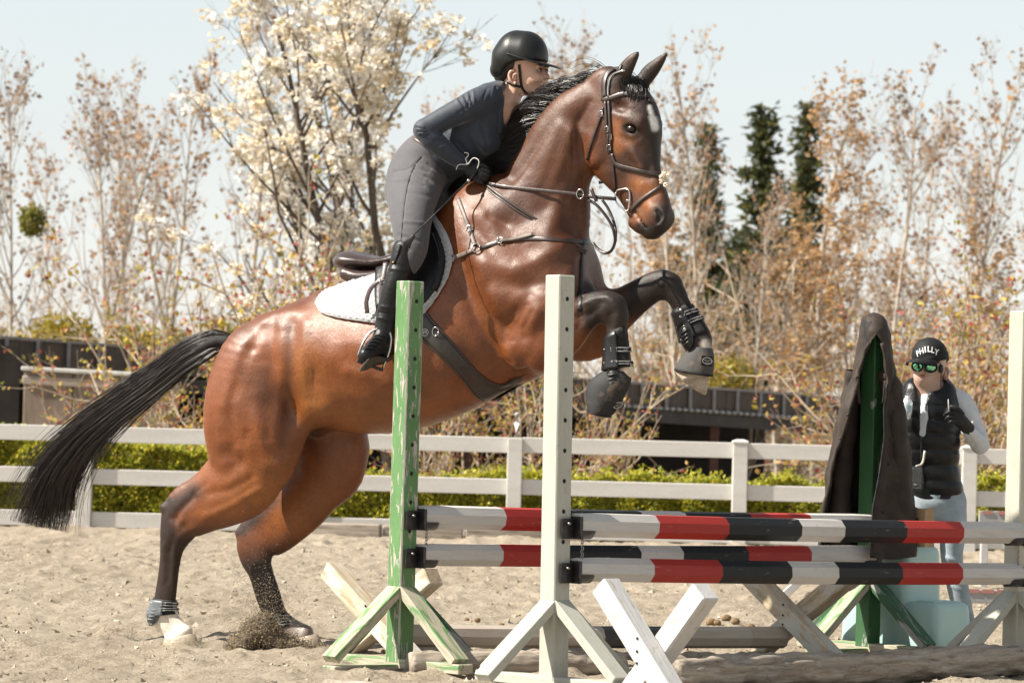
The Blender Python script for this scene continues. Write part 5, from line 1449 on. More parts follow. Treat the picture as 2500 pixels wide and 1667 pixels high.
    Vp, Fp = loft(rings); wobj('peak', (wld(Vp), [f_[:, ::-1] for f_ in Fp]), HELM, hel)
    # harness
    sb = BVHS['rider']
    wobj('chin_strap', body_strap([(1268, 158), (1270, 180), (1272, 200), (1276, 216), (1288, 230)], .013, 16, .003, .003, sb), BLKLEATH, hel)
    wobj('chin_strap', body_strap([(1226, 184), (1238, 198), (1254, 208), (1271, 212)], .012, 14, .004, .003, sb), BLKLEATH, hel)
    P, N = hit(1274, 229, sb); wobj('strap_buckle', ellipsoid(P + N * .008, [HD * .012, VD * .004, ZD * .004], 8, 6), METAL, hel)
    # --- shirt
    f = local_field((990, 190), (1250, 440), -.36, .34, .0058)
    f.chain(*st([(1030, 352, 1115, 425, -.01, .145), (1075, 300, 1165, 412, -.02, .150), (1120, 255, 1205, 372, -.03, .158), (1165, 222, 1226, 325, -.04, .165), (1208, 206, 1236, 270, -.06, .14)]), BX, .03)
    f.chain([L(1190, 235, .07), L(1165, 250, .12), L(1095, 285, .185), L(1036, 317, .235)], [.055, .066, .056, .050], [.055, .062, .052, .046], BX, .035)
    f.chain([L(1034, 318, .235), L(1060, 345, .215), L(1105, 382, .16), L(1134, 402, .12)], [.052, .052, .040, .030], [.046, .046, .038, .028], BX, .012)
    f.chain([L(1215, 235, -.19), L(1150, 290, -.27), L(1110, 340, -.28)], [.06, .055, .05], [.06, .05, .046], BX, .03)
    f.chain([L(1110, 340, -.28), L(1150, 375, -.18), L(1185, 398, -.06)], [.05, .042, .03], [.046, .04, .028], BX, .012)
    f.chain([L(1266, 190, -.08), L(1266, 235, -.07), L(1264, 285, -.05), L(1262, 312, -.04)], [.050, .062, .062, .045], [.11, .12, .10, .08], BX, .008, 'carve')
    f.chain([L(1190, 330, -.03), L(1205, 350, -.03)], [.075, .06], [.15, .14], BX, .03)
    V, F = fin(f, 6)
    W = []
    for i in range(6): W.append(([(1012 + 3 * i, 306 + 5 * i), (1034 + 2 * i, 312 + 3.5 * i)], 2.6, .0045 * (-1) ** i))
    for i in range(7): W.append(([(1112 + 7 * i, 240 - 3 * i), (1128 + 5 * i, 264 - 2.5 * i)], 3.0, .0045 * (-1) ** i))
    for i in range(5): W.append(([(1085 + 9 * i, 322 - 6 * i), (1112 + 8 * i, 300 - 5 * i)], 3.5, .004 * (-1) ** i))
    W += [([(1150, 232), (1142, 262), (1118, 276)], 2.2, -.004), ([(1205, 210), (1200, 250)], 3, .004), ([(1190, 216), (1180, 240)], 3, -.004), ([(1175, 300), (1190, 350)], 5, -.005), ([(1150, 330), (1185, 372)], 5, .005), ([(1120, 350), (1150, 385)], 5, -.004), ([(1060, 345), (1080, 340)], 3, -.004), ([(1075, 360), (1100, 350)], 3, .004)]
    V = strokes_on(V, F, W, .0016 * vnoise3(V, 30, 8))
    sh = wobj('shirt', (V, [F]), NAVY, rider); sbv = bvh_of(V, F)
    wobj('collar', body_strap([(1236, 205), (1230, 232), (1224, 262), (1221, 292), (1220, 325)], .020, 20, .002, .005, sbv), NAVY, sh)
    # --- breeches (both legs, one garment)
    f = local_field((930, 320), (1130, 700), -.42, .46, .0064)
    f.chain(*st([(1012, 346, 1108, 414, 0, .145), (985, 368, 1105, 425, 0, .165), (962, 402, 1092, 455, 0, .175), (953, 446, 1075, 490, 0, .17)]), BX, .03)
    for s in (1, -1):
        C, a, b = st([(956, 425, 1080, 455, .10, .11), (951, 470, 1070, 485, .17, .10), (954, 512, 1058, 515, .235, .085), (961, 556, 1049, 560, .285, .073), (968, 598, 1040, 618, .315, .062), (962, 632, 1020, 650, .325, .056)])
        C[:, 1] *= s; f.chain(C, a, b, BX, .03)
        C, a, b = st([(960, 620, 1022, 648, .325, .055), (953, 662, 1002, 664, .345, .052), (938, 710, 984, 708, .36, .05)])
        C[:, 1] *= s; f.chain(C, a, b, BX, .02)
    V, F = fin(f, 9)
    W = [([(1030, 384), (1014, 400), (998, 440), (986, 500), (982, 560)], 2.0, -.003), ([(1008, 398), (1030, 408)], 3, .004), ([(1012, 410), (1045, 420)], 3, -.004), ([(1005, 425), (1040, 440)], 3, .004), ([(1000, 440), (1035, 455)], 3, -.004), ([(1040, 430), (1085, 455)], 5, -.004), ([(1040, 445), (1080, 470)], 5, .004), ([(960, 600), (1000, 610)], 4, -.003), ([(962, 420), (990, 415), (1012, 405)], 3, -.004), ([(958, 440), (985, 440)], 4, .003), ([(1000, 470), (1050, 480)], 5, -.003), ([(985, 540), (1040, 545)], 4, .003), ([(975, 575), (1030, 590)], 4, -.004), ([(1045, 400), (1075, 425)], 3, -.004), ([(1055, 415), (1090, 440)], 3, .004)]
    V = strokes_on(V, F, W, .0010 * vnoise3(V, 22, 3))
    br = wobj('breeches', (V, [F]), BREECH, rider); bb = bvh_of(V, F)
    seam = [(1028, 384), (1014, 402), (998, 440), (987, 500), (982, 560), (978, 596)]
    P, N = on_body(seam, 40, .001, 2, bb); wobj('seam', tube(P, .0016, 5), BLKLEATH, br)
    # belt with brass hardware
    be = wobj('belt', body_strap([(1014, 338), (1030, 348), (1050, 364), (1075, 384), (1098, 402), (1116, 414)], .026, 26, .003, .005, bb), simple('brown_belt', (.10, .05, .032), .45, 0, .3), rider)
    for x0, y0, x1, y1 in ((1056, 370, 1066, 378), (1068, 380, 1080, 389), (1108, 410, 1116, 416)):
        A, N = hit(x0, y0, bb); B, _ = hit(x1, y1, bb); wobj('buckle', tube(np.array([A + N * .011, (A + B) / 2 + N * .012, B + N * .011]), [.007, .0045, .007], 8), GOLD, be)
    # --- half chap, boot (near and far)
    for s in (1, -1):
        f = local_field((850, 590), (1040, 920), .22 if s > 0 else -.62, .62 if s > 0 else -.22, .0056)
        def sg(q):
            q = np.array(q, float); q[..., 1] *= s; return q
        C, a, b = st([(964, 602, 1016, 625, .325, .060), (954, 655, 1006, 662, .345, .058), (938, 708, 986, 708, .362, .055), (926, 755, 970, 755, .374, .046), (920, 790, 960, 796, .38, .041), (918, 812, 956, 820, .385, .04)])
        f.chain(sg(C), a + .004, b + .004, BX, .01)
        V, F = fin(f, 2)
        W = [([(955, 640), (985, 652)], 3, -.004), ([(950, 655), (990, 662)], 3, .004), ([(925, 762), (955, 768)], 2.5, -.004), ([(922, 775), (952, 782)], 3, .004), ([(930, 748), (960, 752)], 3, .003)] if s > 0 else []
        V = strokes_on(V, F, W); ch = wobj('half_chap', (V, [F]), CHAP, rider); cb = bvh_of(V, F)
        if s > 0:
            wobj('chap_tab', body_strap([(976, 598), (970, 618), (962, 640), (960, 645)], .02, 12, .002, .004, cb), CHAP, ch)
            P, N = hit(963, 640, cb); wobj('snap', ellipsoid(P + N * .008, np.eye(3) * .005, 8, 6), GOLD, ch)
        f = local_field((850, 780), (980, 930), .25 if s > 0 else -.66, .66 if s > 0 else -.25, .005)
        C = np.array([L(936, 812, .385), L(928, 836, .41), L(911, 854, .455), L(893, 871, .51)])
        f.chain(sg(C), [.042, .047, .044, .036], [.042, .046, .050, .044], BX, .01)
        f.chain(sg([L(946, 852, .37), L(938, 862, .39)]), [.036, .034], [.034, .034], BX, .02)
        V, F = fin(f, 2); bo = wobj('boot', (V, [F]), CHAP, rider); bbv = bvh_of(V, F)
        f = local_field((850, 800), (980, 940), .25 if s > 0 else -.66, .66 if s > 0 else -.25, .005)
        f.chain(sg([L(944, 880, .38), L(916, 884, .45), L(890, 891, .525)]), [.011, .011, .010], [.043, .047, .044], BX, .006)
        V, F = fin(f, 1); wobj('sole', (V, [F]), simple('dusty_sole', (.05, .042, .032), .8), bo)
        if s > 0:
            for i in range(5):
                y = 818 + i * 8; x = 926 - i * 6
                wobj('lace', body_strap([(x - 12, y + 3), (x, y), (x + 12, y + 5)], .005, 8, .001, .004, bbv), BLKLEATH, bo)
    # --- gloved hands
    def hand(c, s, name):
        f = Field(loc(c) - .1, loc(c) + .1, .0042)
        lc = loc(c); fwd = np.array([.93, 0, -.37]); upv = np.array([.37, 0, .93]); out = np.array([0, s, 0.0])
        f.chain([lc - fwd * .045, lc, lc + fwd * .035], [.026, .034, .036], [.020, .019, .017], BX, .01)
        for i in range(4):
            o = upv * (.031 - .0205 * i); ln = (1.0, 1.06, 1.0, .86)[i]
            f.chain([lc + fwd * .035 + o + out * .006, lc + fwd * .062 * ln - out * .008 + o, lc + fwd * .055 * ln - out * .034 + o * .95, lc + fwd * .025 - out * .038 + o * .9], [.0105, .0102, .0095, .0085], [.0105, .0102, .0095, .0085], BX, .004)
        f.chain([lc + upv * .028 - fwd * .012, lc + upv * .047 + fwd * .018 - out * .012, lc + upv * .040 + fwd * .05 - out * .02], [.013, .0115, .009], [.013, .0115, .009], BX, .008)
        V, F = f.mesh(); V = wld(smooth_mesh(V, F, 2)); return wobj('glove', (V, [F[:, ::-1]]), simple('black_glove', (.012, .012, .013), .5, 0, .3, 40, .2, 120, spec=0.3), rider)
    hand(hp(1158, 422, .115), 1, 'r'); hand(hp(1186, 414, -.03), -1, 'l')
    # pale cord tangled at the hands
    cords = [[(1134, 373), (1143, 375), (1142, 382), (1137, 388), (1141, 400)], [(1114, 415), (1116, 407), (1123, 402), (1142, 401), (1150, 391), (1158, 386), (1168, 391), (1169, 400), (1165, 412)]]
    t = None
    o = wobj('glove_cord', cat(*[tube(spline(np.array([hp(x, y, .165) for x, y in c]), 30), .0022, 6, up=VD) for c in cords]), simple('pale_cord', (.6, .6, .58), .5), rider)
    # riding crop held in the near hand
    a, b = hp(1150, 436, .16), hp(1012, 572, .43)
    a0 = a + (a - b) * .12
    cr = wobj('riding_crop', tube(np.array([a0, a, a * .5 + b * .5, b]), [.006, .0055, .0036, .0028], 8), BLKLEATH, None)
    tag(cr, 'thin black riding crop slanting from the rider\'s hand to the knee', 'riding crop')
    fl = [hp(1012, 574, .43), hp(1000, 588, .432), hp(992, 600, .43)]
    wobj('flap', ribbon(spline(np.array(fl), 8), np.tile(VD, (8, 1)), np.linspace(.016, .045, 8), .004), BLKLEATH, cr)
    wobj('handle_ring', tube(np.array([a + (b - a) * .02, a + (b - a) * .06]), .0085, 10), METAL, cr)
make_rider()

# ---------------------------------------------------------------- instructor behind the jump
def make_instructor():
    D0 = ground(2372, 1580)[1]
    A = lambda x, y, dy=0.0: at_depth(x, y, D0 + dy)
    BY = np.array([0.0, 1.0, 0.0])
    def fld(x0, y0, x1, y1, d0, d1, h):
        a, b = A(x0, y1), A(x1, y0); return Field((a[0] - .05, D0 + d0, a[2] - .05), (b[0] + .05, D0 + d1, b[2] + .05), h)
    def fn(f, it=3):
        V, F = f.mesh(); return smooth_mesh(V, F, it), F
    fwd = unit(np.array([-.62, -.78, 0])); sd = unit(np.array([.78, -.62, 0]))      # facing left and towards us
    # body
    f = fld(2180, 820, 2420, 1600, -.3, .3, .0055)
    hc = A(2271, 884)
    f.chain([hc + ZD * .02, hc - ZD * .015], [.083, .082], [.09, .088], BY, .02)
    f.chain([A(2262, 900, -.03), A(2256, 918, -.045), A(2254, 929, -.05)], [.062, .055, .036], [.06, .055, .04], BY, .03)
    f.chain([A(2276, 903, .0), A(2268, 922, -.02)], [.060, .036], [.06, .045], BY, .03)
    n0 = A(2246, 903, -.085)
    f.chain([A(2252, 890, -.08), A(2247, 901, -.10), A(2246, 905, -.10)], [.012, .015, .016], [.018, .026, .022], BY, .01)
    f.chain([A(2249, 914, -.082), A(2261, 915, -.085)], [.008, .008], [.012, .012], BY, .008)
    f.chain([A(2249, 919, -.082), A(2260, 920, -.084)], [.008, .008], [.012, .012], BY, .008)
    f.chain([A(2246, 916.5, -.10), A(2262, 917.5, -.103)], [.0025, .0025], [.012, .012], BY, .003, 'carve')
    f.chain([A(2272, 922, .02), A(2268, 960, .025)], [.046, .054], [.048, .055], BY, .02)
    f.chain([A(2268, 965, .02), A(2268, 1060, .02), A(2272, 1190, .02)], [.12, .11, .12], [.09, .08, .09], BY, .04)
    f.chain([A(2318, 1215, .02), A(2324, 1360, .02), A(2345, 1450, .03), A(2372, 1570, .0)], [.06, .04, .04, .03], .04, BY, .03)
    V, F = fn(f); V = strokes_on(V, F, [([(2262, 925), (2250, 927)], 3, .002)])
    p = wobj('person', (V, [F]), SKIN2, None, base=A(2372, 1580))
    tag(p, 'person in black puffer vest, black cap and mirrored sunglasses standing behind the jump', 'person')
    fb = bvh_of(V, F)
    wobj('ear', cat(ellipsoid(A(2308, 912, -.02), [np.array([.014, 0, 0]), BY * .024, ZD * .034], 12, 8), tube(spline(np.array([A(2303, 897, -.04), A(2313, 898, -.04), A(2316, 909, -.04), A(2310, 927, -.035)]), 12), .006, 6)), SKIN2, p)
    wobj('lips', cat(ellipsoid(A(2254, 914.5, -.093), [np.array([.017, 0, 0]), BY * .008, ZD * .0045], 10, 6), ellipsoid(A(2254, 919.5, -.095), [np.array([.016, 0, 0]), BY * .008, ZD * .0055], 10, 6)), simple('lips', (.42, .15, .12), .4), p)
    # trousers
    f = fld(2200, 1170, 2400, 1590, -.3, .3, .0065)
    f.chain([A(2281, 1190, .02), A(2282, 1225, .02)], [.142, .15], [.105, .115], BY, .03)
    f.chain([A(2318, 1225, .02), A(2326, 1290, .0), A(2324, 1360, -.01), A(2338, 1430, .01), A(2354, 1500, .02), A(2370, 1565, .0)], [.085, .072, .056, .056, .05, .046], [.095, .08, .06, .06, .052, .05], BY, .03)
    f.chain([A(2248, 1225, .02), A(2246, 1300, .0), A(2244, 1370, .0), A(2238, 1470, .04), A(2232, 1570, .05)], [.085, .072, .056, .052, .046], [.095, .08, .06, .055, .05], BY, .02)
    V, F = fn(f); V = strokes_on(V, F, [([(2262, 1205), (2290, 1212), (2300, 1203)], 3, .004), ([(2300, 1240), (2345, 1232)], 4, -.004), ([(2300, 1255), (2345, 1245)], 4, .003), ([(2310, 1360), (2345, 1372)], 5, .005), ([(2312, 1375), (2350, 1385)], 4, -.005), ([(2322, 1430), (2350, 1440)], 5, .004), ([(2335, 1520), (2365, 1540)], 5, -.004)], .003 * vnoise3(V, 16, 2))
    wobj('jeans', (V, [F]), simple('pale_washed_denim', (.29, .34, .38), .85, 0, .25, 9, .2, 200), p)
    for (x, y, dy) in ((2376, 1574, -.02), (2232, 1574, .03)):
        f = Field(A(x, y, dy) + np.array([-.14, -.2, -.07]), A(x, y, dy) + np.array([.14, .16, .14]), .006)
        c = A(x, y, dy); f.chain([c + np.array([0, .05, .015]), c + np.array([-.04, -.08, .0])], [.04, .032], [.045, .04], BY, .01)
        V, F = fn(f, 2); V[:, 2] = np.maximum(V[:, 2], gz(c[0], c[1]) - .005); wobj('shoe', (V, [F]), simple('grey_shoe', (.16, .16, .17), .7), p)
    # pale shirt: sleeves and front
    f = fld(2170, 930, 2430, 1200, -.4, .3, .006)
    f.chain([A(2325, 968, .02), A(2352, 985, .02), A(2380, 1040, .03), A(2393, 1085, -.02)], [.048, .053, .046, .047], [.055, .055, .05, .05], BY, .02)
    f.chain([A(2393, 1086, -.02), A(2378, 1070, -.10), A(2362, 1050, -.18)], [.047, .042, .034], [.047, .042, .034], BY, .012)
    f.chain([A(2212, 968, .02), A(2192, 1000, .03), A(2186, 1070, .02), A(2200, 1130, -.05)], [.05, .055, .05, .045], .05, BY, .02)
    f.chain([A(2262, 955, .0), A(2258, 1000, -.07), A(2252, 1060, -.085)], [.052, .034, .018], [.05, .036, .03], BY, .02)
    V, F = fn(f); V = strokes_on(V, F, [([(2360, 990), (2385, 1000)], 4, -.004), ([(2370, 1030), (2395, 1035)], 4, .004), ([(2375, 1060), (2400, 1052)], 4, -.005), ([(2372, 1078), (2402, 1072)], 4, .005), ([(2365, 1062), (2380, 1090)], 4, -.004)], .003 * vnoise3(V, 18, 6))
    wobj('shirt', (V, [F]), simple('pale_grey_shirt', (.52, .54, .58), .85, 0, .08, 20, .2, 200), p)
    # puffer vest
    f = fld(2170, 920, 2370, 1210, -.4, .3, .006)
    f.chain([A(2266, 958, .03), A(2267, 985, .02), A(2269, 1060, .015), A(2274, 1130, .015), A(2282, 1192, .02)], [.140, .160, .158, .142, .142], [.085, .115, .122, .115, .115], BY, .03, p=2.6)
    f.chain([A(2234, 944, .0), A(2262, 950, .06), A(2296, 944, .01)], [.026, .03, .026], [.03, .035, .03], BY, .02)
    f.chain([A(2256, 930, -.12), A(2255, 985, -.14), A(2250, 1060, -.13)], [.050, .018, .003], [.10, .10, .05], BY, .006, 'carve')
    f.chain([A(2268, 915, -.05), A(2268, 952, -.01)], [.085, .068], [.08, .06], BY, .01, 'carve')
    f.chain([A(2358, 965, .0), A(2356, 1020, .0)], [.035, .03], [.2, .2], BY, .01, 'carve')
    V, F = fn(f)
    z = V[:, 2]; low = np.clip((A(2270, 985)[2] - z) / .03, 0, 1)
    puff = .0065 * (np.abs(np.sin(np.pi * (z + .012 * vnoise3(V, 9, 3)) / .078)) ** .7 - .6) * low + .006 * vnoise3(V, 17, 7) + .004 * vnoise3(V, 34, 9)
    V = V + vnormals(V, F) * puff[:, None]
    ve = wobj('puffer_vest', (V, [F]), simple('black_nylon', (.007, .007, .008), .36, 0, .2, 30, .15, 90, spec=0.3), p); vb = bvh_of(V, F)
    zp, zn = on_body([(2250, 1058), (2249, 1090), (2250, 1130), (2256, 1185)], 20, .002, 2, vb); wobj('zip', tube(zp, .004, 6), STEEL, ve)
    for ln in ([(2262, 985), (2258, 1020), (2252, 1058)],): 
        q, _ = on_body(ln, 14, .003, 2, vb); wobj('zip_edge', tube(q, .0045, 6), BLKLEATH, ve)
    # gloved hand raised, fingers curled
    f = fld(2290, 970, 2390, 1070, -.4, -.02, .0042)
    c = A(2347, 1030, -.23)
    f.chain([A(2366, 1048, -.19), A(2350, 1032, -.23), A(2336, 1016, -.25)], [.034, .036, .034], [.024, .022, .02], BY, .01)
    for i, (x0, y0, x1, y1, x2, y2) in enumerate(((2335, 1000, 2318, 996, 2311, 1002), (2334, 1010, 2314, 1007, 2306, 1013), (2335, 1020, 2316, 1018, 2310, 1023), (2338, 1030, 2322, 1029, 2318, 1033))):
        f.chain([A(x0 + 10, y0 + 3, -.25), A(x0, y0, -.262), A(x1, y1, -.27), A(x2, y2, -.245)], [.011, .011, .010, .0085], [.011, .011, .010, .0085], BY, .004)
    f.chain([A(2350, 1010, -.25), A(2336, 996, -.262), A(2322, 992, -.25)], [.012, .011, .009], [.012, .011, .009], BY, .006)
    V, F = fn(f, 2); wobj('glove', (V, [F]), MAT['black_glove'], p)
    wobj('wrist_strap', tube(np.array([A(2374, 1030, -.17), A(2366, 1050, -.17 - .036), A(2352, 1062, -.17)]), .007, 6), simple('cream_strap', (.5, .47, .4), .7), p)
    pen = wobj('pen', tube(np.array([A(2315, 974, -.29), A(2316, 990, -.285), A(2317, 1012, -.27)]), [.002, .003, .004], 8), PRINT, None)
    tag(pen, 'thin pale pen between the gloved fingers of the person in the vest', 'pen')
    # cap
    CAPM = simple('black_cap_cloth', (.007, .007, .008), .7, 0, .2, 40, .15, 250, spec=0.3)
    f = fld(2205, 825, 2335, 910, -.2, .2, .0048)
    f.chain([hc + ZD * .035 + np.array([-.004, 0, 0]), hc + ZD * .022], [.093, .096], [.105, .108], BY, .01)
    f.chain([hc - ZD * .10 + fwd * .02, hc - ZD * .09 - fwd * .03], [.092, .088], [.3, .3], BY, .006, 'carve')
    V, F = fn(f, 3); cap = wobj('cap', (V, [F]), CAPM, p); cb = bvh_of(V, F)
    rings = []; cc = hc + ZD * .012
    for ph in np.linspace(-1.15, 1.15, 25):
        ext = .078 * math.cos(ph) ** .8 * (1 if abs(ph) < 1.5 else 0)
        e1 = cc + (fwd * math.cos(ph) * .100 + sd * math.sin(ph) * .094); dn = ZD * (-.018 * math.sin(abs(ph)) - .0)
        e2 = e1 + fwd * ext - ZD * (.022 * math.sin(ph) ** 2 + .016)
        m1 = (e1 + e2) / 2 + ZD * .006
        e1 = e1 + dn * .4
        rings.append([e1 + ZD * .004, m1 + ZD * .004, e2 + ZD * .002, e2 - ZD * .002, m1 - ZD * .001, e1 - ZD * .002])
    wobj('brim', loft(rings), CAPM, cap)
    # white arched lettering
    letters = []; n = 6
    for i, ch in enumerate('PHILLY'):
        t_ = (i + .5) / n; x = 2237 + 53 * t_; y = 867 - 15 * math.sin(math.pi * min(1, t_ * .88)) + 2 * t_
        P, N = hit(x, y, cb)
        rt = np.array([.98, 0, .0]) + ZD * (.55 * (0.55 - t_))
        vf = text_vf(ch, .047); vf = (vf[0] * np.array([.78 if ch != 'I' else 1.1, 1, 1]), vf[1])
        letters.append(decal(vf, P, N, rt, .003)); letters.append(decal((vf[0] + np.array([.0012, 0, 0]), vf[1]), P, N, rt, .0036))
    wobj('lettering', cat(*letters), simple('white_stitching', (.78, .78, .76), .7, 0, .03), cap)
    P, N = hit(2307, 886, cb); wobj('side_badge', decal((np.array([[-.006, -.011, 0], [.006, -.011, 0], [.006, .011, 0], [-.006, .011, 0]]), [np.array([[0, 1, 2, 3]])]), P, N, (1, 0, 0), .003), PRINT, cap)
    # sunglasses
    g = NB('green_mirror_lens'); g.col((.22, .60, .36)); g.set(Roughness=.04, Metallic=1.0)
    sg = wobj('sunglasses', tube(spline(np.array([A(2224, 884, -.098), A(2240, 880, -.118), A(2256, 883, -.122), A(2274, 880, -.118), A(2294, 886, -.08), A(2306, 893, -.02)]), 24), .0028, 6), BLKTPU, p)
    for (x, y, w_, yaw) in ((2240, 891, .031, -.45), (2273, 893, .034, .22)):
        c = A(x, y, -.122 if x < 2250 else -.116); ax = np.array([math.cos(yaw), math.sin(yaw), 0])
        th = np.linspace(0, 2 * np.pi, 24, endpoint=False)
        ring = np.array([c + ax * w_ * math.cos(t) * (1 - .12 * math.sin(t)) + ZD * (.029 * math.sin(t) - (.005 if math.sin(t) < 0 else 0)) for t in th])
        nb = np.cross(ax, ZD); nb = nb if nb[1] < 0 else -nb
        wobj('lens', loft([ring, ring * .55 + c * .45 + nb * .005, ring * .05 + c * .95 + nb * .008]), g.m, sg)
        wobj('rim', tube(np.concatenate([ring, ring[:1]]), .002, 6, up=nb), BLKTPU, sg)
    # headset
    hs_ = wobj('headset', cat(ellipsoid(A(2297, 900, -.078), [np.array([.014, 0, 0]), BY * .014, ZD * .024], 10, 8), tube(spline(np.array([A(2298, 905, -.085), A(2297, 925, -.08), A(2297, 945, -.085)]), 10), .003, 6), tube(spline(np.array([A(2312, 912, -.0), A(2316, 930, .0), A(2317, 948, -.01)]), 10), .003, 6)), BLKTPU, p)
    # bottle and speaker
    wb = NB('clear_bottle'); wb.col((.80, .87, .90)); wb.set(Roughness=.12); wb.b.inputs['Transmission Weight'].default_value = .55
    b0, b1 = A(2210, 1022, -.13), A(2216, 966, -.13); pts = np.array([b0, b0 * .3 + b1 * .7, b0 * .22 + b1 * .78, b0 * .1 + b1 * .9, b1])
    bt = wobj('water_bottle', tube(pts, [.030, .030, .026, .013, .013], 16), wb.m, None); tag(bt, 'clear plastic water bottle tucked in the black puffer vest', 'bottle')
    wobj('label_band', tube(np.array([b0 * .75 + b1 * .25, b0 * .4 + b1 * .6]), .0306, 16, cap=False), simple('pale_blue_label', (.45, .55, .58), .5), bt)
    s0 = A(2236, 1168, -.17); B, F = box_vf(.068, .045, .125, .012, seg=3)
    spk = wobj('portable_speaker', (B + s0, F), simple('black_speaker_shell', (.02, .02, .021), .5, 0, .2, 60), None, True); tag(spk, 'small black portable speaker hanging at the waist of the person in the vest', 'speaker')
    B, F = box_vf(.054, .004, .108, .0015); wobj('grille', (B + s0 + np.array([0, -.0235, 0]), F), simple('speaker_grille', (.05, .05, .052), .6, 0, .3, 200, .6, 260), spk, False)
    wobj('strap', tube(spline(np.array([s0 + ZD * .062, A(2252, 1130, -.145), A(2258, 1100, -.14)]), 10), .006, 6), simple('cream_strap', (.5, .47, .4), .7), spk)
    B, F = box_vf(.012, .002, .004); wobj('logo_bar', (B + s0 + np.array([-.005, -.0262, -.03]), F), PRINT, spk, False)
make_instructor()
# ---------------------------------------------------------------- coat over the green standard
def make_coat():
    rows = np.array([(772, 2110, 2158), (778, 2104, 2165), (820, 2097, 2171), (873, 2089, 2179), (932, 2077, 2192), (1002, 2047, 2202), (1083, 2034, 2219), (1160, 2019, 2223), (1234, 2007, 2226), (1300, 1999, 2228), (1345, 1996, 2230)], float)
    phl = np.array([(772, -6), (812, -6), (832, 22), (860, 40), (908, 50), (1013, 44), (1101, 60), (1234, 64), (1345, 66)], float)
    phr = np.array([(772, -4), (812, -4), (832, 16), (860, 25), (925, 28), (1083, 16), (1136, 12), (1241, 4), (1345, 3)], float)
    c0 = GRr; d = c0[1]; n, m_ = 64, 70
    ys = np.linspace(772, 1345, m_); rs = np.random.RandomState(8)
    W, Inn = [], []
    cx0 = proj(GRr + ZD)[0]
    for y in ys:
        l, r = np.interp(y, rows[:, 0], rows[:, 1]), np.interp(y, rows[:, 0], rows[:, 2])
        a0 = -R(np.interp(y, phl[:, 0], phl[:, 1])); a1 = R(np.interp(y, phr[:, 0], phr[:, 1])) - 2 * np.pi
        cx = (l + r) / 2; w2 = (r - l) / 2 / 487
        yy = y + (12 if y > 1300 else 0)
        c = at_depth(cx, yy, d); t = (y - 772) / 573
        ry = max(.13 + .03 * min(1, (y - 772) / 120), .85 * w2)
        if y < 800: ry = .06 + .07 * (y - 772) / 28
        ro, ri = [], []
        for a in np.linspace(a0, a1, n):
            f = 1 + t * .10 * math.sin(a * 6 + 2 * t) + .03 * t * math.sin(a * 13 + 5 * t + 1) + .015 * math.sin(y * .06 + a * 3)
            p = c + np.array([math.sin(a) * w2 * f, -math.cos(a) * ry * f, 0])
            p[2] += .008 * math.sin(a * 4 + t * 3) * t
            ro.append(p); ri.append(c + (p - c) * np.array([.93, .93, 1]) - np.array([0, 0, .0]))
        W.append(ro); Inn.append(ri)
    W, Inn = np.array(W), np.array(Inn)
    WAX = simple('brown_waxed_cloth', (.036, .026, .020), .7, 0, .28, 12, .35, 25, spec=.3)
    LIN = simple('black_coat_lining', (.006, .005, .005), .8)
    V, F = loft(W, closed=False); F = [F[0]]
    V = V + vnormals(V, F[0]) * (.016 * vnoise3(V, 9, 2) + .009 * vnoise3(V, 22, 4) + .004 * vnoise3(V, 50, 6))[:, None]
    t = thing('coat', 'dark brown waxed coat hung hood-first over the green jump standard', 'coat', (c0[0], c0[1], at_depth(2110, 1345, d)[2]))
    wobj('shell', (V, F), WAX, t)
    wobj('lining', loft(Inn, closed=False), LIN, t)
    # hood crown closing the top
    top = W[0]; ctr = top.mean(0) + ZD * .012
    wobj('hood_crown', loft([top, top * .6 + ctr * .4 + ZD * .006, top * .1 + ctr * .9 + ZD * .008], closed=False), WAX, t)
    sl = [[at_depth(2160, 905, d - .04), at_depth(2178, 960, d - .06), at_depth(2192, 1080, d - .07), at_depth(2198, 1220, d - .08), at_depth(2198, 1356, d - .07)], [at_depth(2088, 905, d + .06), at_depth(2078, 980, d + .08), at_depth(2062, 1100, d + .09), at_depth(2050, 1240, d + .10), at_depth(2046, 1330, d + .10)]]
    for q in sl:
        P = spline(np.array(q), 40); Vs, Fs = tube(P, np.linspace(.045, .062, 40) * (1 + .06 * np.sin(np.arange(40) * .9)), 20, cap=False)
        Vs = Vs + vnormals(Vs, Fs[0]) * (.012 * vnoise3(Vs, 12, 5) + .007 * vnoise3(Vs, 30, 6))[:, None]
        wobj('sleeve', (Vs, Fs), WAX, t)
    # turned, stitched front edges
    for k, nm in ((0, 'front_edge'), (-1, 'front_edge')):
        e = W[8:, k]; wobj(nm, tube(e, .010 + .002 * np.sin(np.arange(len(e)) * 1.1), 8), WAX, t)
    z = W[20:, -1] + np.array([-.008, -.012, 0]); wobj('zip', tube(z, .004, 6), STEEL, t)
    for i in range(22, 68, 7):
        wobj('snap', ellipsoid(W[i, 1] + np.array([.004, -.012, 0]), np.eye(3) * .007, 8, 6), STEEL, t)
        wobj('snap', ellipsoid(W[i, -4] + np.array([0, -.012, 0]), np.eye(3) * .006, 8, 6), STEEL, t)
    # collar flaps standing off at the throat
    for sx, x0 in ((-1, 2098), (1, 2158)):
        P = np.array([at_depth(x0 + sx * 2, 900, d - .09), at_depth(x0 + sx * 6, 925, d - .11), at_depth(x0 + sx * 4, 955, d - .10), at_depth(x0, 985, d - .09)])
        wobj('collar_flap', tube(spline(P, 14), .014, 8, flat=.5), WAX, t)
make_coat()

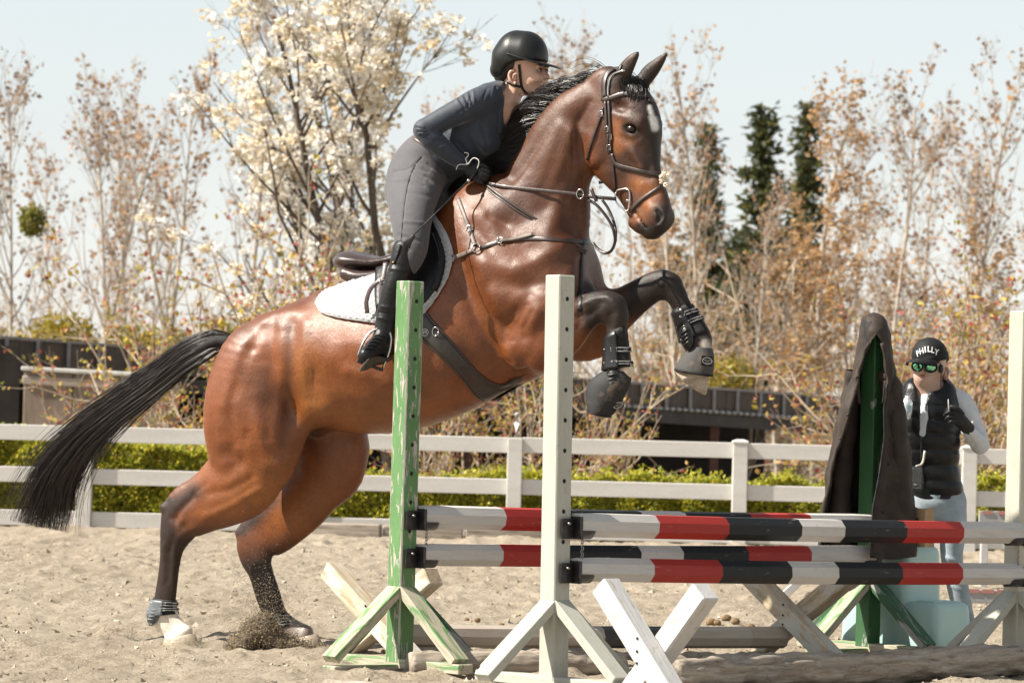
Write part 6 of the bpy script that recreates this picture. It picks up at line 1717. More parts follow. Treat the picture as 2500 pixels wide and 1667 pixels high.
# ---------------------------------------------------------------- weathered wood
def mat_wood(name, a, b_, c, sc=1.0, paint=None, lo=.5, hi=.6):
    b = NB(name); g = b.coord('Object', (16 * sc, 16 * sc, 1.3 * sc)); n = b.noise(g, 3, 8, .7, .8); v = b.coord('Object')
    col = b.ramp(n, [(.28, a), (.5, b_), (.72, c)])
    if paint:
        col = b.mix(b.ramp(b.noise(b.coord('Object', (5, 5, 2)), 2.2, 8, .62, .4), [(lo, (1, 1, 1)), (hi, (0, 0, 0))]), col, paint)
    col = b.mix(.5, col, b.ramp(b.noise(v, 30, 5, .7), [(.28, (.3, .25, .2)), (.42, (1, 1, 1))]), 'MULTIPLY')
    b.col(col); b.set(Roughness=.8); b.bump(n, .5, .01); return b.m
OLDW = mat_wood('weathered_timber', (.09, .07, .052), (.30, .25, .20), (.46, .41, .35), .7)
XWHT = mat_wood('white_cavaletti_paint', (.30, .25, .19), (.42, .38, .31), (.50, .46, .40), 1, (.52, .51, .50), .56, .64)
XRAW = mat_wood('raw_pale_timber', (.24, .17, .09), (.46, .38, .27), (.55, .48, .38), 1, (.50, .48, .43), .44, .52)
def cavaletti(label, ctr, arm, hgt, ax, mat, w_=.089, cross_label=None, th=.089, lift=(0, 0)):
    """an X of two timbers standing across direction ax"""
    t = thing('cavaletti_cross', label, 'jump block', (ctr[0], ctr[1], 0.0))
    q = unit(np.cross(ax, ZD)); mid = np.array([ctr[0], ctr[1], hgt * .5])
    for s, off in ((-1, -.5), (1, .5)):
        dv = unit(q * s * arm + ZD * hgt); L = math.hypot(arm, hgt) / 2
        a = mid - dv * L + ax * off * th * 1.01; e = mid + dv * L + ax * off * th * 1.01
        a[2] += lift[0 if s > 0 else 1]
        o = beam('timber', a, e, w_, th, mat, t, up=ax, bev=.006)
    for dz in (-.045, .0, .05):
        c = mid - ax * th * 1.03 + ZD * dz; wobj('bolt', ellipsoid(c, [q * .006, ax * .004, ZD * .006], 8, 6), STEEL, t)
    return t
# near white cross beside the cream standard
CX1 = ground(1592, 1741); CX1[2] = 0
cavaletti('bright white crossed timber block in front of the lower pole', CX1, .46, .485, PD, XWHT, lift=(-.02, 0))
# far pair, carrying the old black and white pole
CX2 = ground(935, 1612); CX3 = ground(1925, 1606); AX2 = unit(np.array([CX3[0] - CX2[0], CX3[1] - CX2[1], 0]))
AXf = unit(AX2 + np.array([.0, .35, 0]))
cavaletti('pale crossed timber block partly hidden behind the flaking green standard', CX2 + np.array([-.02, .05, 0]), .62, .40, PD, XRAW)
cavaletti('raw knotty crossed timber block beside the coat-draped standard', CX3 + np.array([.03, 0, 0]), .62, .42, PD, XRAW)
def log(label, P, r, mat, name, sides=8, rough=.0, seed=1, flat=1.0, end=None, cat_='log'):
    P = spline(np.asarray(P, float), 60); T = frames(P); rs = np.random.RandomState(seed); rings = []
    th = np.linspace(0, 2 * np.pi, max(sides, 8) * (3 if rough else 1), endpoint=False)
    L = np.linalg.norm(P[-1] - P[0])
    for i, (p, t) in enumerate(zip(P, T)):
        A = unit(np.cross(t, ZD)); B = np.cross(A, t)
        rr = r * (1 + rough * (vnoise(np.full_like(th, i * .5), th * 2.2, seed) * .6 + vnoise(np.full_like(th, i * 1.6), th * 5, seed + 1) * .4))
        rings.append([p + A * math.cos(a) * q + B * math.sin(a) * q * flat for a, q in zip(th, rr)])
    V, F = loft(rings)
    M = beam_M(P[0], P[-1], ZD); Mi = np.array(M.inverted())
    Vl = V @ Mi[:3, :3].T + Mi[:3, 3]
    o = obj(name, nmesh(name, Vl, F, bool(rough)), mat, None, M); return tag(o, label, cat_)
pz = lambda p, z: np.array([p[0], p[1], z])
BWPOLE = mat_pole('old_ground_pole', ([(0, (.40, .35, .30)), (.30, (.38, .33, .29)), (.535, (.06, .058, .06)), (.70, (.44, .39, .32)), (.93, (.38, .33, .26))], 2.0))
log('old grey and black pole resting low between the crossed blocks', [pz(CX2 + AX2 * .05, .115), pz((CX2 + CX3) / 2, .105), pz(CX3 - AX2 * .03, .10)], .052, BWPOLE, 'ground_pole', 8, cat_='jump pole')
g0, g1 = ground(1630, 1690), ground(2600, 1640)
log('gnarled split log lying along the bottom right of the jump', [pz(g0, .075), pz((g0 + g1) / 2, .065), pz(g1, .06)], .072, OLDW, 'ground_log', 14, .34, 5)
g0, g1 = ground(1330, 1628), ground(1500, 1636)
log('dark half-buried log behind the cream standard\'s foot', [pz(ground(1000, 1640), .03), pz(ground(1250, 1640), .035), pz(ground(1520, 1640), .03)], .060, OLDW, 'ground_log', 12, .12, 9)
log('short sawn log under the flaking green standard\'s foot', [pz(ground(795, 1700), .02), pz(ground(850, 1703), .022), pz(ground(915, 1708), .02)], .050, OLDW, 'ground_log', 12, .10, 3)
# timber edging under the fence
x0 = at_depth(740, 1320, 34.2)[0]
for i, (xa, xb, z, lab) in enumerate(((760, 930, .085, 'left weathered sleeper at the foot of the white fence'), (935, 1130, .08, 'middle weathered sleeper at the foot of the white fence'), (1135, 1420, .075, 'right weathered sleeper at the foot of the white fence'))):
    a, e = at_depth(xa, 1300, 34.1), at_depth(xb, 1300, 34.05 + .05 * i); a[2] = e[2] = z - .01
    o = beam('timber_sleeper', a, e, .16, .14, OLDW, None, up=ZD, bev=.012); tag(o, lab, 'timber', 'sleepers edging the arena')

# ---------------------------------------------------------------- mounting block and paper bag
def make_block():
    TEAL = simple('aqua_moulded_plastic', (.37, .53, .51), .42, 0, .06, 5, .06, 220)
    q = ground(2282, 1602); q[2] = 0
    t = thing('mounting_block', 'pale aqua plastic mounting block with two steps', 'mounting block', q)
    def part(name, c0, lp, lq, h, flare, bev):
        # c0 near corner; extends lp along PD and lq along -QD
        V, F = box_vf(lp, lq, h, bev, z0=True, seg=4)
        k = 1 + flare * (1 - V[:, 2:3] / h)
        V = np.concatenate([V[:, :1] * k, V[:, 1:2] * k, V[:, 2:]], 1)
        W = (V[:, :1]) * PD + (V[:, 1:2]) * QD + V[:, 2:] * ZD + (c0 + PD * lp / 2 - QD * lq / 2)
        wobj(name, (W, [f[:, ::-1] for f in F]), TEAL, t)
    part('lower_step', q, .27, .34, .262, .08, .045)
    part('upper_step', q - QD * .20, .272, .42, .535, .07, .05)
    B, F = box_vf(.20, .12, .008, .003); X = np.stack([PD, QD, ZD])
    wobj('tread_pad', (B @ X + q + PD * .135 - QD * .10 + ZD * .264, F), TEAL, t, False)
    # paper bag on top
    b = at_depth(2250, 1358, q[1] + .12); b[2] = .535
    rings = []
    for z, s, tw in ((0, 1, 0), (.01, 1.02, 0), (.12, 1.0, .02), (.22, .93, -.03), (.275, .86, .05), (.28, .80, .05)):
        rings.append([b + PD * (x * .036 * s + tw * .06) + QD * (y * .048 * s) + ZD * (z * .68 + .01 * x * y * (z > .2)) for x, y in ((-1, -1), (0, -.86), (1, -1), (1.0, 0), (1, 1), (0, .86), (-1, 1), (-1, 0))])
    KR = simple('brown_kraft_paper', (.36, .235, .13), .8, 0, .15, 10, .2, 40)
    bag = wobj('paper_bag', loft(rings, caps=True), KR, None, False); tag(bag, 'crumpled brown paper bag standing on the aqua mounting block', 'bag')
    P, N = b + ZD * .13 - PD * .037, -PD
    wobj('round_print', decal((np.array([[.014 * math.cos(a), .014 * math.sin(a), 0] for a in np.linspace(0, 2 * np.pi, 16, endpoint=False)]), [np.array([list(range(16))])]), P, N, QD, .004), simple('dark_print', (.08, .05, .04), .7), bag)
    wobj('red_string', tube(spline(np.array([b + ZD * .12 - PD * .040 + QD * .02, b + ZD * .08 - PD * .044 + QD * .03, b + ZD * .04 - PD * .040 + QD * .02]), 10), .003, 6), simple('red_string', (.5, .06, .04), .7), bag)
make_block()

# ---------------------------------------------------------------- far jump bits on the right
def far_bits():
    m1 = simple('faded_white_plank', (.46, .44, .43), .7)
    for (xa, ya, xb, yb, d, lab) in ((2420, 1246, 2500, 1249, 27, 'grey plank with red marks lying beyond the right standard'), (2385, 1437, 2460, 1441, 22.5, 'low grey plank with red marks behind the person\'s legs')):
        a, e = at_depth(xa - 30, ya, d), at_depth(xb + 60, yb, d)
        z = a[2]
        t = thing('striped_plank', lab, 'plank', (a[0], a[1], 0))
        h = .10 if d > 25 else .08
        a[2] = e[2] = (z - h / 2); beam('board', a, e, .04, h, simple('grey_plank', (.30, .30, .30), .7), t, up=ZD)
        for k in range(4):
            p = a + (e - a) * (.12 + .22 * k) + np.array([0, -.024, h * .38]); V, F = box_vf(.07, .004, .024); wobj('red_mark', (V + p, F), simple('red_mark', (.36, .16, .14), .7), t, False)
        if d > 25:
            for k in (.1, .9):
                p = a + (e - a) * k; V, F = box_vf(.05, .06, max(.05, z - .06), .004, z0=True); wobj('foot', (V + np.array([p[0], p[1] + .06, 0]), F), m1, t, False)
    # white cross-legs seen between the poles
    a = ground(1960, 1452); t = thing('trestle', 'small white trestle far behind the coat-draped standard', 'trestle', pz(a, 0))
    for dx, dz in ((-.12, 0), (.16, 0)):
        p = pz(a, .0) + np.array([dx, 0, 0]); beam('leg', p, p + np.array([.22 if dx < 0 else .05, .05, .20]), .05, .05, m1, t, up=(0, 1, 0))
    beam('rail', pz(a, .18) + np.array([.0, 0, 0]), pz(a, .18) + np.array([.40, .2, 0]), .08, .06, m1, t)
far_bits()

# ---------------------------------------------------------------- kicked-up sand, clods
def mat_grain():
    b = NB('damp_sand_grains'); at = b.new('ShaderNodeVertexColor', layer_name='Col'); b.link(at.outputs['Color'], b.b.inputs['Base Color']); b.set(Roughness=.95); return b.m
def grains(P, r, rs, cols):
    n = len(P); base = np.array([[1, 0, -.7], [-1, 0, -.7], [0, 1, .7], [0, -1, .7]]) * .8
    Q = rs.normal(size=(n, 3, 3)); Q, _ = np.linalg.qr(Q)
    V = P[:, None] + np.einsum('ij,njk->nik', base, Q) * r[:, None, None]
    F = (np.arange(n)[:, None, None] * 4 + np.array([[0, 1, 2], [0, 3, 1], [0, 2, 3], [1, 3, 2]])[None]).reshape(-1, 3)
    return (V.reshape(-1, 3), [F]), np.repeat(cols, 4, 0)
def make_spray():
    rs = np.random.RandomState(12)
    c = ground(640, 1585); fc = ground(700, 1588)
    # solid thrown mound: lumpy heap grown from the sand, plus grains flying off it
    f = Field(c + np.array([-.30, -.28, -.04]), c + np.array([.45, .28, .24]), .0075)
    A = lambda x, y, d=0.0: at_depth(x, y, c[1] + d)
    BY = np.array([0, 1.0, 0])
    f.chain([A(560, 1592), A(600, 1568), A(632, 1538), A(648, 1516)], [.03, .055, .062, .036], [.08, .11, .09, .05], BY, .03)
    f.chain([A(650, 1545), A(690, 1575), A(740, 1585), A(800, 1592)], [.05, .04, .03, .015], [.09, .10, .09, .06], BY, .03)
    V, F = f.mesh(); N = vnormals(V, F)
    V = V + N * (.016 * vnoise3(V, 26, 3) + .010 * vnoise3(V, 60, 4) + .006 * vnoise3(V, 120, 8))[:, None]
    dk, lt = np.array([.10, .072, .042]), np.array([.40, .325, .22])
    heap = wobj('sand_heap', (V, [F]), mat_sand_damp(), None); tag(heap, 'dark damp sand thrown up by the far hind hoof', None, kind='stuff')
    n = 5200
    k = rs.randint(0, len(V), n); P = V[k] + N[k] * np.abs(rs.normal(0, .012, (n, 1))); r = rs.uniform(.0015, .0050, n)
    n2 = 2600; src = A(636, 1530); a = rs.normal(size=(n2, 3)) * np.array([.10, .10, .09]) + np.array([0, 0, .05]); P2 = src + a; P2[:, 2] = np.abs(P2[:, 2]) + .005
    n3 = 420; P3 = A(660, 1430) + rs.normal(size=(n3, 3)) * np.array([.09, .08, .11])
    n4 = 160; P4 = np.array([at_depth(rs.uniform(300, 1900), rs.uniform(900, 1500), c[1] + rs.uniform(-1, 1)) for _ in range(n4)])
    n5 = 900; P5 = ground(470, 1578) + rs.normal(size=(n5, 3)) * np.array([.05, .04, .02]); P5[:, 2] = np.abs(P5[:, 2])
    P = np.concatenate([P, P2, P3, P4, P5]); r = np.concatenate([r, rs.uniform(.0012, .0034, n2), rs.uniform(.0012, .0026, n3), rs.uniform(.001, .0018, n4), rs.uniform(.0015, .003, n5)])
    w = rs.rand(len(P))[:, None] ** 1.3; cols = dk * (1 - w) + lt * w
    cols[n + n2:] = np.array([.36, .31, .23]) * rs.uniform(.6, 1.1, (len(P) - n - n2, 1))
    VF, cc = grains(P, r, rs, cols)
    o = wobj('flying_sand', VF, mat_grain(), None, False, colors=cc); tag(o, 'grains of sand flying up round the hind hooves', None, kind='stuff')
def mat_sand_damp():
    b = NB('damp_sand'); v = b.coord('Object'); n = b.noise(v, 60, 6, .75); b.col(b.ramp(n, [(.32, (.05, .036, .022)), (.55, (.17, .13, .085)), (.72, (.30, .245, .17))])); b.set(Roughness=.95); b.bump(b.noise(v, 120, 5, .75), .8, .02); return b.m
make_spray()
def make_clods():
    rs = np.random.RandomState(6)
    DUNG = simple('brown_dropping', (.20, .13, .065), .9, 0, .4, 40, .5, 50); CL = simple('sand_clod', (.23, .185, .135), .95, 0, .3, 40, .6, 60)
    def lump(p, r, nm, mat, lab, grp, cat_):
        V, F = ellipsoid(p + ZD * r * .55, [np.array([r, 0, 0]), np.array([0, r * .9, 0]), ZD * r * .75], 12, 8)
        V = V + (V - p) * (.35 * vnoise3(V, .5 / r, int(r * 1e5)))[:, None]
        o = wobj(nm, (V, F), mat, None); tag(o, lab, cat_, grp)
    for i, (x, y, r) in enumerate(((1735, 1536, .028), (1752, 1537, .022), (1773, 1534, .032), (1795, 1540, .026), (1832, 1540, .024))):
        p = ground(x, y); p[2] = gz(p[0], p[1]); lump(p, r, 'horse_dropping', DUNG, ('leftmost', 'second from left', 'largest, middle', 'second from right', 'rightmost')[i] + ' brown dropping in the row right of the white cross', 'droppings right of the white cross', 'dropping')
    for i, (x, y, r) in enumerate(((1070, 1521, .020), (1165, 1529, .017), (1140, 1522, .014), (1224, 1527, .018))):
        p = ground(x, y); p[2] = gz(p[0], p[1]); lump(p, r, 'horse_dropping', DUNG, ('leftmost, nearest the green standard,', 'second from right', 'second from left', 'rightmost, nearest the cream standard,')[i] + ' brown dropping between the near standards', 'droppings between the near standards', 'dropping')
    # loose sand clods scattered over the arena (uncountable)
    n = 7000; X = rs.uniform(-4.2, 4.2, n); Y = 14.5 + 18 * rs.rand(n) ** 1.4; P = np.stack([X, Y, [gz(a, b) + .002 for a, b in zip(X, Y)]], 1)
    VF, cc = grains(P, rs.gamma(2.0, .0042, n).clip(.002, .026), rs, np.array([.36, .31, .24]) * rs.uniform(.65, 1.15, (n, 1)))
    o = wobj('sand_clods', VF, mat_grain(), None, False, colors=cc); tag(o, 'loose clods of sand scattered over the arena', None, kind='stuff')
make_clods()
# ---------------------------------------------------------------- long low shed behind the fence
def make_shed():
    ROOF = mat_wood('dark_roof_sheet', (.045, .035, .032), (.075, .06, .054), (.11, .09, .08), .5)
    RIB = simple('grey_roof_rib', (.22, .215, .22), .5, .3); FAS = simple('dark_fascia_board', (.045, .042, .042), .8, 0, .3, 5)
    VOID = simple('dark_shed_interior', (.020, .016, .013), .9, 0, .4, 4); REDP = simple('red_brown_post', (.085, .040, .028), .8, 0, .3, 8)
    a, e = at_depth(-260, 808, 46.0), at_depth(2210, 984.5, 56.5)
    ax = unit(e - a); L = np.linalg.norm(e - a); bk = unit(np.cross(ZD, np.array([ax[0], ax[1], 0])))
    bk = bk if bk[1] > 0 else -bk
    t = thing('stable_shed', 'long low dark shed with ribbed roof edge behind the white fence', 'shed', (a[0], a[1], 0))
    H = .30
    def quadbox(name, p, q, h, dep, mat, tilt=0.0):
        V = np.array([p, q, q - ZD * h, p - ZD * h, p + bk * dep + ZD * tilt, q + bk * dep + ZD * tilt, q + bk * dep - ZD * (h - tilt), p + bk * dep - ZD * (h - tilt)])
        F = np.array([[0, 3, 2, 1], [4, 5, 6, 7], [0, 1, 5, 4], [3, 7, 6, 2], [0, 4, 7, 3], [1, 2, 6, 5]])
        return wobj(name, (V, [F]), mat, t, False)
    n = 24
    for i in range(n):
        p, q = a + ax * L * i / n, a + ax * L * (i + 1) / n - ax * .01
        quadbox('roof_sheet', p + ZD * (.004 * (i % 2)), q, H, .05, ROOF)
    quadbox('roof_cap', a + ZD * .035 - bk * .03, e + ZD * .035 - bk * .03, .03, .12, RIB)
    quadbox('roof_deck', a - ZD * .02 + bk * .10, e - ZD * .02 + bk * .10, .03, 3.2, FAS, -.1)
    k = int(L / .44)
    for i in range(k):
        p = a + ax * (i + .5) * L / k - bk * .03; V, F = box_vf(.045, .04, H, .005)
        wobj('rib', (V + p - ZD * H / 2, F), RIB, t, False)
    # corrugated lower edge: a row of rounded sheet ends
    m_ = int(L / .115); beads = []
    for i in range(int(m_ * .66), m_):
        p = a + ax * (i + .5) * L / m_ - ZD * (H + .01) - bk * .05
        beads.append(ellipsoid(p, [ax * .045, bk * .05, ZD * .028], 8, 5))
    wobj('corrugated_edge', cat(*beads), simple('galvanised_edge', (.36, .37, .38), .4, .4), t)['kind'] = 'stuff'
    quadbox('fascia', a - ZD * (H + .04), e - ZD * (H + .04), .17, .06, FAS)
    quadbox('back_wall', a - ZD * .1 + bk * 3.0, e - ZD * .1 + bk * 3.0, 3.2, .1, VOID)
    for x in (-200, 480, 1050, 1690, 2180):
        s = (x + 260) / 2470; p = a + (e - a) * s + bk * .2 - ZD * (H + .21); V, F = box_vf(.13, .13, 2.6, .01); wobj('post', (V + p - ZD * 1.3, F), REDP, t, False)
    # dark sheet standing for the shaded shed interior at the far left end
    p = at_depth(-300, 840, 45.8); q = at_depth(50, 845, 45.9); 
    V = np.array([p, q, q - ZD * 2.2, p - ZD * 2.2]); V = np.concatenate([V, V + bk * .1])
    wobj('dark_interior_sheet', (V, [np.array([[0, 3, 2, 1], [4, 5, 6, 7], [0, 1, 5, 4], [3, 7, 6, 2], [0, 4, 7, 3], [1, 2, 6, 5]])]), VOID, t, False)
    # tan panel bin
    TAN = NB('stained_tan_panel'); v = TAN.coord('Object', (2.2, 1, .6)); nn = TAN.noise(v, 2.5, 7, .7, .5)
    c = TAN.ramp(nn, [(.3, (.12, .088, .066)), (.5, (.19, .145, .112)), (.66, (.26, .205, .165))])
    dr = TAN.ramp(TAN.noise(TAN.coord('Object', (9, 9, 1.0)), 2.4, 6, .7), [(.62, (0, 0, 0)), (.70, (1, 1, 1))])
    TAN.col(TAN.mix(TAN.mix(.6, dr, (0, 0, 0)), c, (.55, .53, .50))); TAN.set(Roughness=.85)
    d = 44.0; p, q = at_depth(58, 897, d), at_depth(420, 917, d)
    b = thing('panel_bin', 'stained tan panelled bin with a white rim left of the tail', 'bin', (p[0], p[1], -1))
    W = np.linalg.norm(q - p); X = unit(q - p); Y = np.array([0, 1.0, 0])
    for i in range(3):
        V, F = box_vf(W / 3 - .01, .9, 1.9, .01); wobj('panel', (V @ np.stack([X, Y, ZD]) + p + X * W * (i + .5) / 3 - ZD * .99 + Y * .45, F), TAN.m, b, False)
    V, F = box_vf(W + .05, 1.0, .05, .012); wobj('rim', (V @ np.stack([X, Y, ZD]) + p + X * W / 2 - ZD * .01 + Y * .45, F), simple('white_rim', (.5, .49, .47), .6), b, False)
    V, F = box_vf(W + .02, .94, .10, .012); wobj('band', (V @ np.stack([X, Y, ZD]) + p + X * W / 2 - ZD * .14 + Y * .44, F), simple('pale_band', (.30, .25, .21), .7), b, False)
make_shed()

# ---------------------------------------------------------------- foliage
def mat_leaf(name, trans=.3, rough=.55):
    b = NB(name); at = b.new('ShaderNodeVertexColor', layer_name='Col'); b.link(at.outputs['Color'], b.b.inputs['Base Color']); b.set(Roughness=rough)
    tr = b.new('ShaderNodeBsdfTranslucent'); b.link(at.outputs['Color'], tr.inputs['Color']); mx = b.new('ShaderNodeMixShader'); mx.inputs[0].default_value = trans
    out = b.n['Material Output']; b.link(b.b.outputs[0], mx.inputs[1]); b.link(tr.outputs[0], mx.inputs[2]); b.link(mx.outputs[0], out.inputs['Surface']); return b.m
LEAF = mat_leaf('leaf', .42); PETAL = mat_leaf('petal', .35, .7)
def mat_bark(name, a, b_):
    b = NB(name); n = b.noise(b.coord('Object', (3, 3, .8)), 9, 6, .7); b.col(b.ramp(n, [(.35, a), (.65, b_)])); b.set(Roughness=.9); b.bump(n, .5, .02); return b.m
BARKP = mat_bark('pale_bark', (.30, .25, .205), (.52, .46, .39)); BARKD = mat_bark('dark_bark', (.05, .038, .03), (.13, .10, .078)); BARKT = mat_bark('tan_twig_bark', (.32, .25, .18), (.52, .43, .33))
def leaves(P, size, cols, rs, aspect=.6, up=0.0, fold=.25):
    """bent leaf of two quads at each P"""
    n = len(P); d = rs.normal(size=(n, 3)); d[:, 2] += up; d /= np.linalg.norm(d, axis=1, keepdims=True)
    e = np.cross(d, rs.normal(size=(n, 3))); e /= np.linalg.norm(e, axis=1, keepdims=True); f = np.cross(d, e)
    size = np.broadcast_to(size, (n,))[:, None]
    l, w = d * size, e * size * aspect / 2
    V = np.stack([P, P + l * .5 + w + f * size * fold * .5, P + l, P + l * .5 - w + f * size * fold * .5], 1)
    F = (np.arange(n)[:, None] * 4 + np.arange(4)[None])
    return (V.reshape(-1, 3), [F]), np.repeat(cols, 4, 0)
def pick(pal, n, rs, var=.25):
    pal = np.asarray(pal); c = pal[rs.randint(0, len(pal), n)]; return c * rs.uniform(1 - var, 1 + var, (n, 1))
def branch(rs, p, d, L, r, n=7, curve=.25, up=.15, wob=.06):
    pts = [np.array(p, float)]; d = unit(d)
    for i in range(n - 1):
        d = unit(d + ZD * up / n * 2 + rs.normal(size=3) * wob); pts.append(pts[-1] + d * L / (n - 1))
    return np.array(pts), r * np.linspace(1, .25, n)
def skeleton(rs, H, r0, spec, lean=(0, 0), stems=1, wob=.03):
    """spec rows: (count, start, ang lo, ang hi, length frac, up, radius frac) per level"""
    tubes, tips = [], []
    lvl = []
    for s in range(stems):
        d = np.array([lean[0] + rs.normal() * .10 * (stems > 1), lean[1] + rs.normal() * .10 * (stems > 1), 1.0])
        P, r = branch(rs, rs.normal(size=3) * np.array([.08, .08, 0]) * (stems > 1), d, H * rs.uniform(.85, 1), r0 * rs.uniform(.7, 1), 12, 0, .02, wob); lvl.append((P, r, H)); tubes.append((P, r, 6))
    for k, (cnt, st0, a0, a1, lf, up, rf) in enumerate(spec):
        nxt = []
        for P, r, L in lvl:
            for i in range(cnt if isinstance(cnt, int) else rs.randint(cnt[0], cnt[1] + 1)):
                t = st0 + (1 - st0) * rs.rand() ** (.8 if k == 0 else 1); q = t * (len(P) - 1); j = min(int(q), len(P) - 2); f = q - j
                p = P[j] * (1 - f) + P[j + 1] * f; T = unit(P[j + 1] - P[j]); rr = (r[j] * (1 - f) + r[j + 1] * f) * rf
                ang = rs.uniform(a0, a1); sd = unit(np.cross(T, rs.normal(size=3)))
                d = T * math.cos(ang) + sd * math.sin(ang); Lb = L * lf * rs.uniform(.6, 1.1) * (1 - .55 * t if k == 0 else 1)
                B, br = branch(rs, p, d, Lb, max(rr, .0035), 7 if k == 0 else 5, 0, up, .08); nxt.append((B, br, Lb)); tubes.append((B, br, 5 if k == 0 else 3))
        lvl = nxt; tips.append(lvl)
    return tubes, tips
def tubes_vf(tubes): return cat(*[tube(P, r, n, cap=False) for P, r, n in tubes])
def along_pts(br, per, rs, t0=.2, jit=.03):
    out = []
    for P, r, L in br:
        n = max(1, int(per * L) if per > 3 else int(per)); q = (t0 + (1 - t0) * rs.rand(n)) * (len(P) - 1); j = np.minimum(q.astype(int), len(P) - 2); f = (q - j)[:, None]
        out.append(P[j] * (1 - f) + P[j + 1] * f + rs.normal(size=(n, 3)) * jit)
    return np.concatenate(out)
def plant(name, label, cat_, group, base, parts, scale=1.0, rotz=0.0, sz=None):
    """parts: (part name, mesh, material); copies share the meshes"""
    o = bpy.data.objects.new(name, None); COL.objects.link(o)
    M = Matrix.Translation(V3(base)) @ Matrix.Rotation(rotz, 4, 'Z') @ Matrix.Diagonal((scale, scale, sz or scale, 1))
    place(o, None, M); tag(o, label, cat_, group)
    for nm, me, mt in parts:
        c = bpy.data.objects.new(nm, me); COL.objects.link(c)
        if len(me.materials) == 0: me.materials.append(mt)
        c.parent = o; WM[c.name] = M
        if nm in ('crown', 'foliage', 'buds', 'blossom', 'young_leaves', 'stems'): c['kind'] = 'stuff'
    return o
def leaf_mesh(name, P, size, cols, rs, **kw):
    VF, cc = leaves(P, size, cols, rs, **kw); return nmesh(name, VF[0], VF[1], False, cc)

# --- budding poplars
def poplar(seed, H, dens, pal, dense=False):
    rs = np.random.RandomState(seed)
    tb, tips = skeleton(rs, H, .055, [((20, 26), .16, .45, .80, .34, .55, .55), ((6, 9), .2, .4, .9, .34, .3, .6), ((3, 4), .2, .3, .9, .5, .15, .7)], wob=.035)
    P = np.concatenate([along_pts(tips[2], 1 if not dense else 2, rs, .5, .03), along_pts(tips[1], int(dens), rs, .3, .03)])
    if dense: P = np.concatenate([P, along_pts(tips[1], 12, rs, .1, .05)])
    keep = rs.rand(len(P)) < (.82 if dense else .52); P = P[keep]
    return [('trunk', nmesh('trunk', *tubes_vf(tb)), BARKP), ('crown', leaf_mesh('crown', P, rs.uniform(.045, .10, len(P)), pick(pal, len(P), rs), rs, aspect=.75), LEAF)]
PAL_RUST = [(.42, .23, .11), (.34, .20, .12), (.48, .28, .12), (.30, .21, .16), (.38, .26, .17)]
PAL_MAUVE = [(.32, .24, .18), (.36, .24, .16), (.27, .21, .18), (.42, .26, .13), (.30, .20, .15)]
PAL_ORANGE = [(.46, .27, .12), (.40, .23, .10), (.50, .33, .16), (.36, .24, .13)]
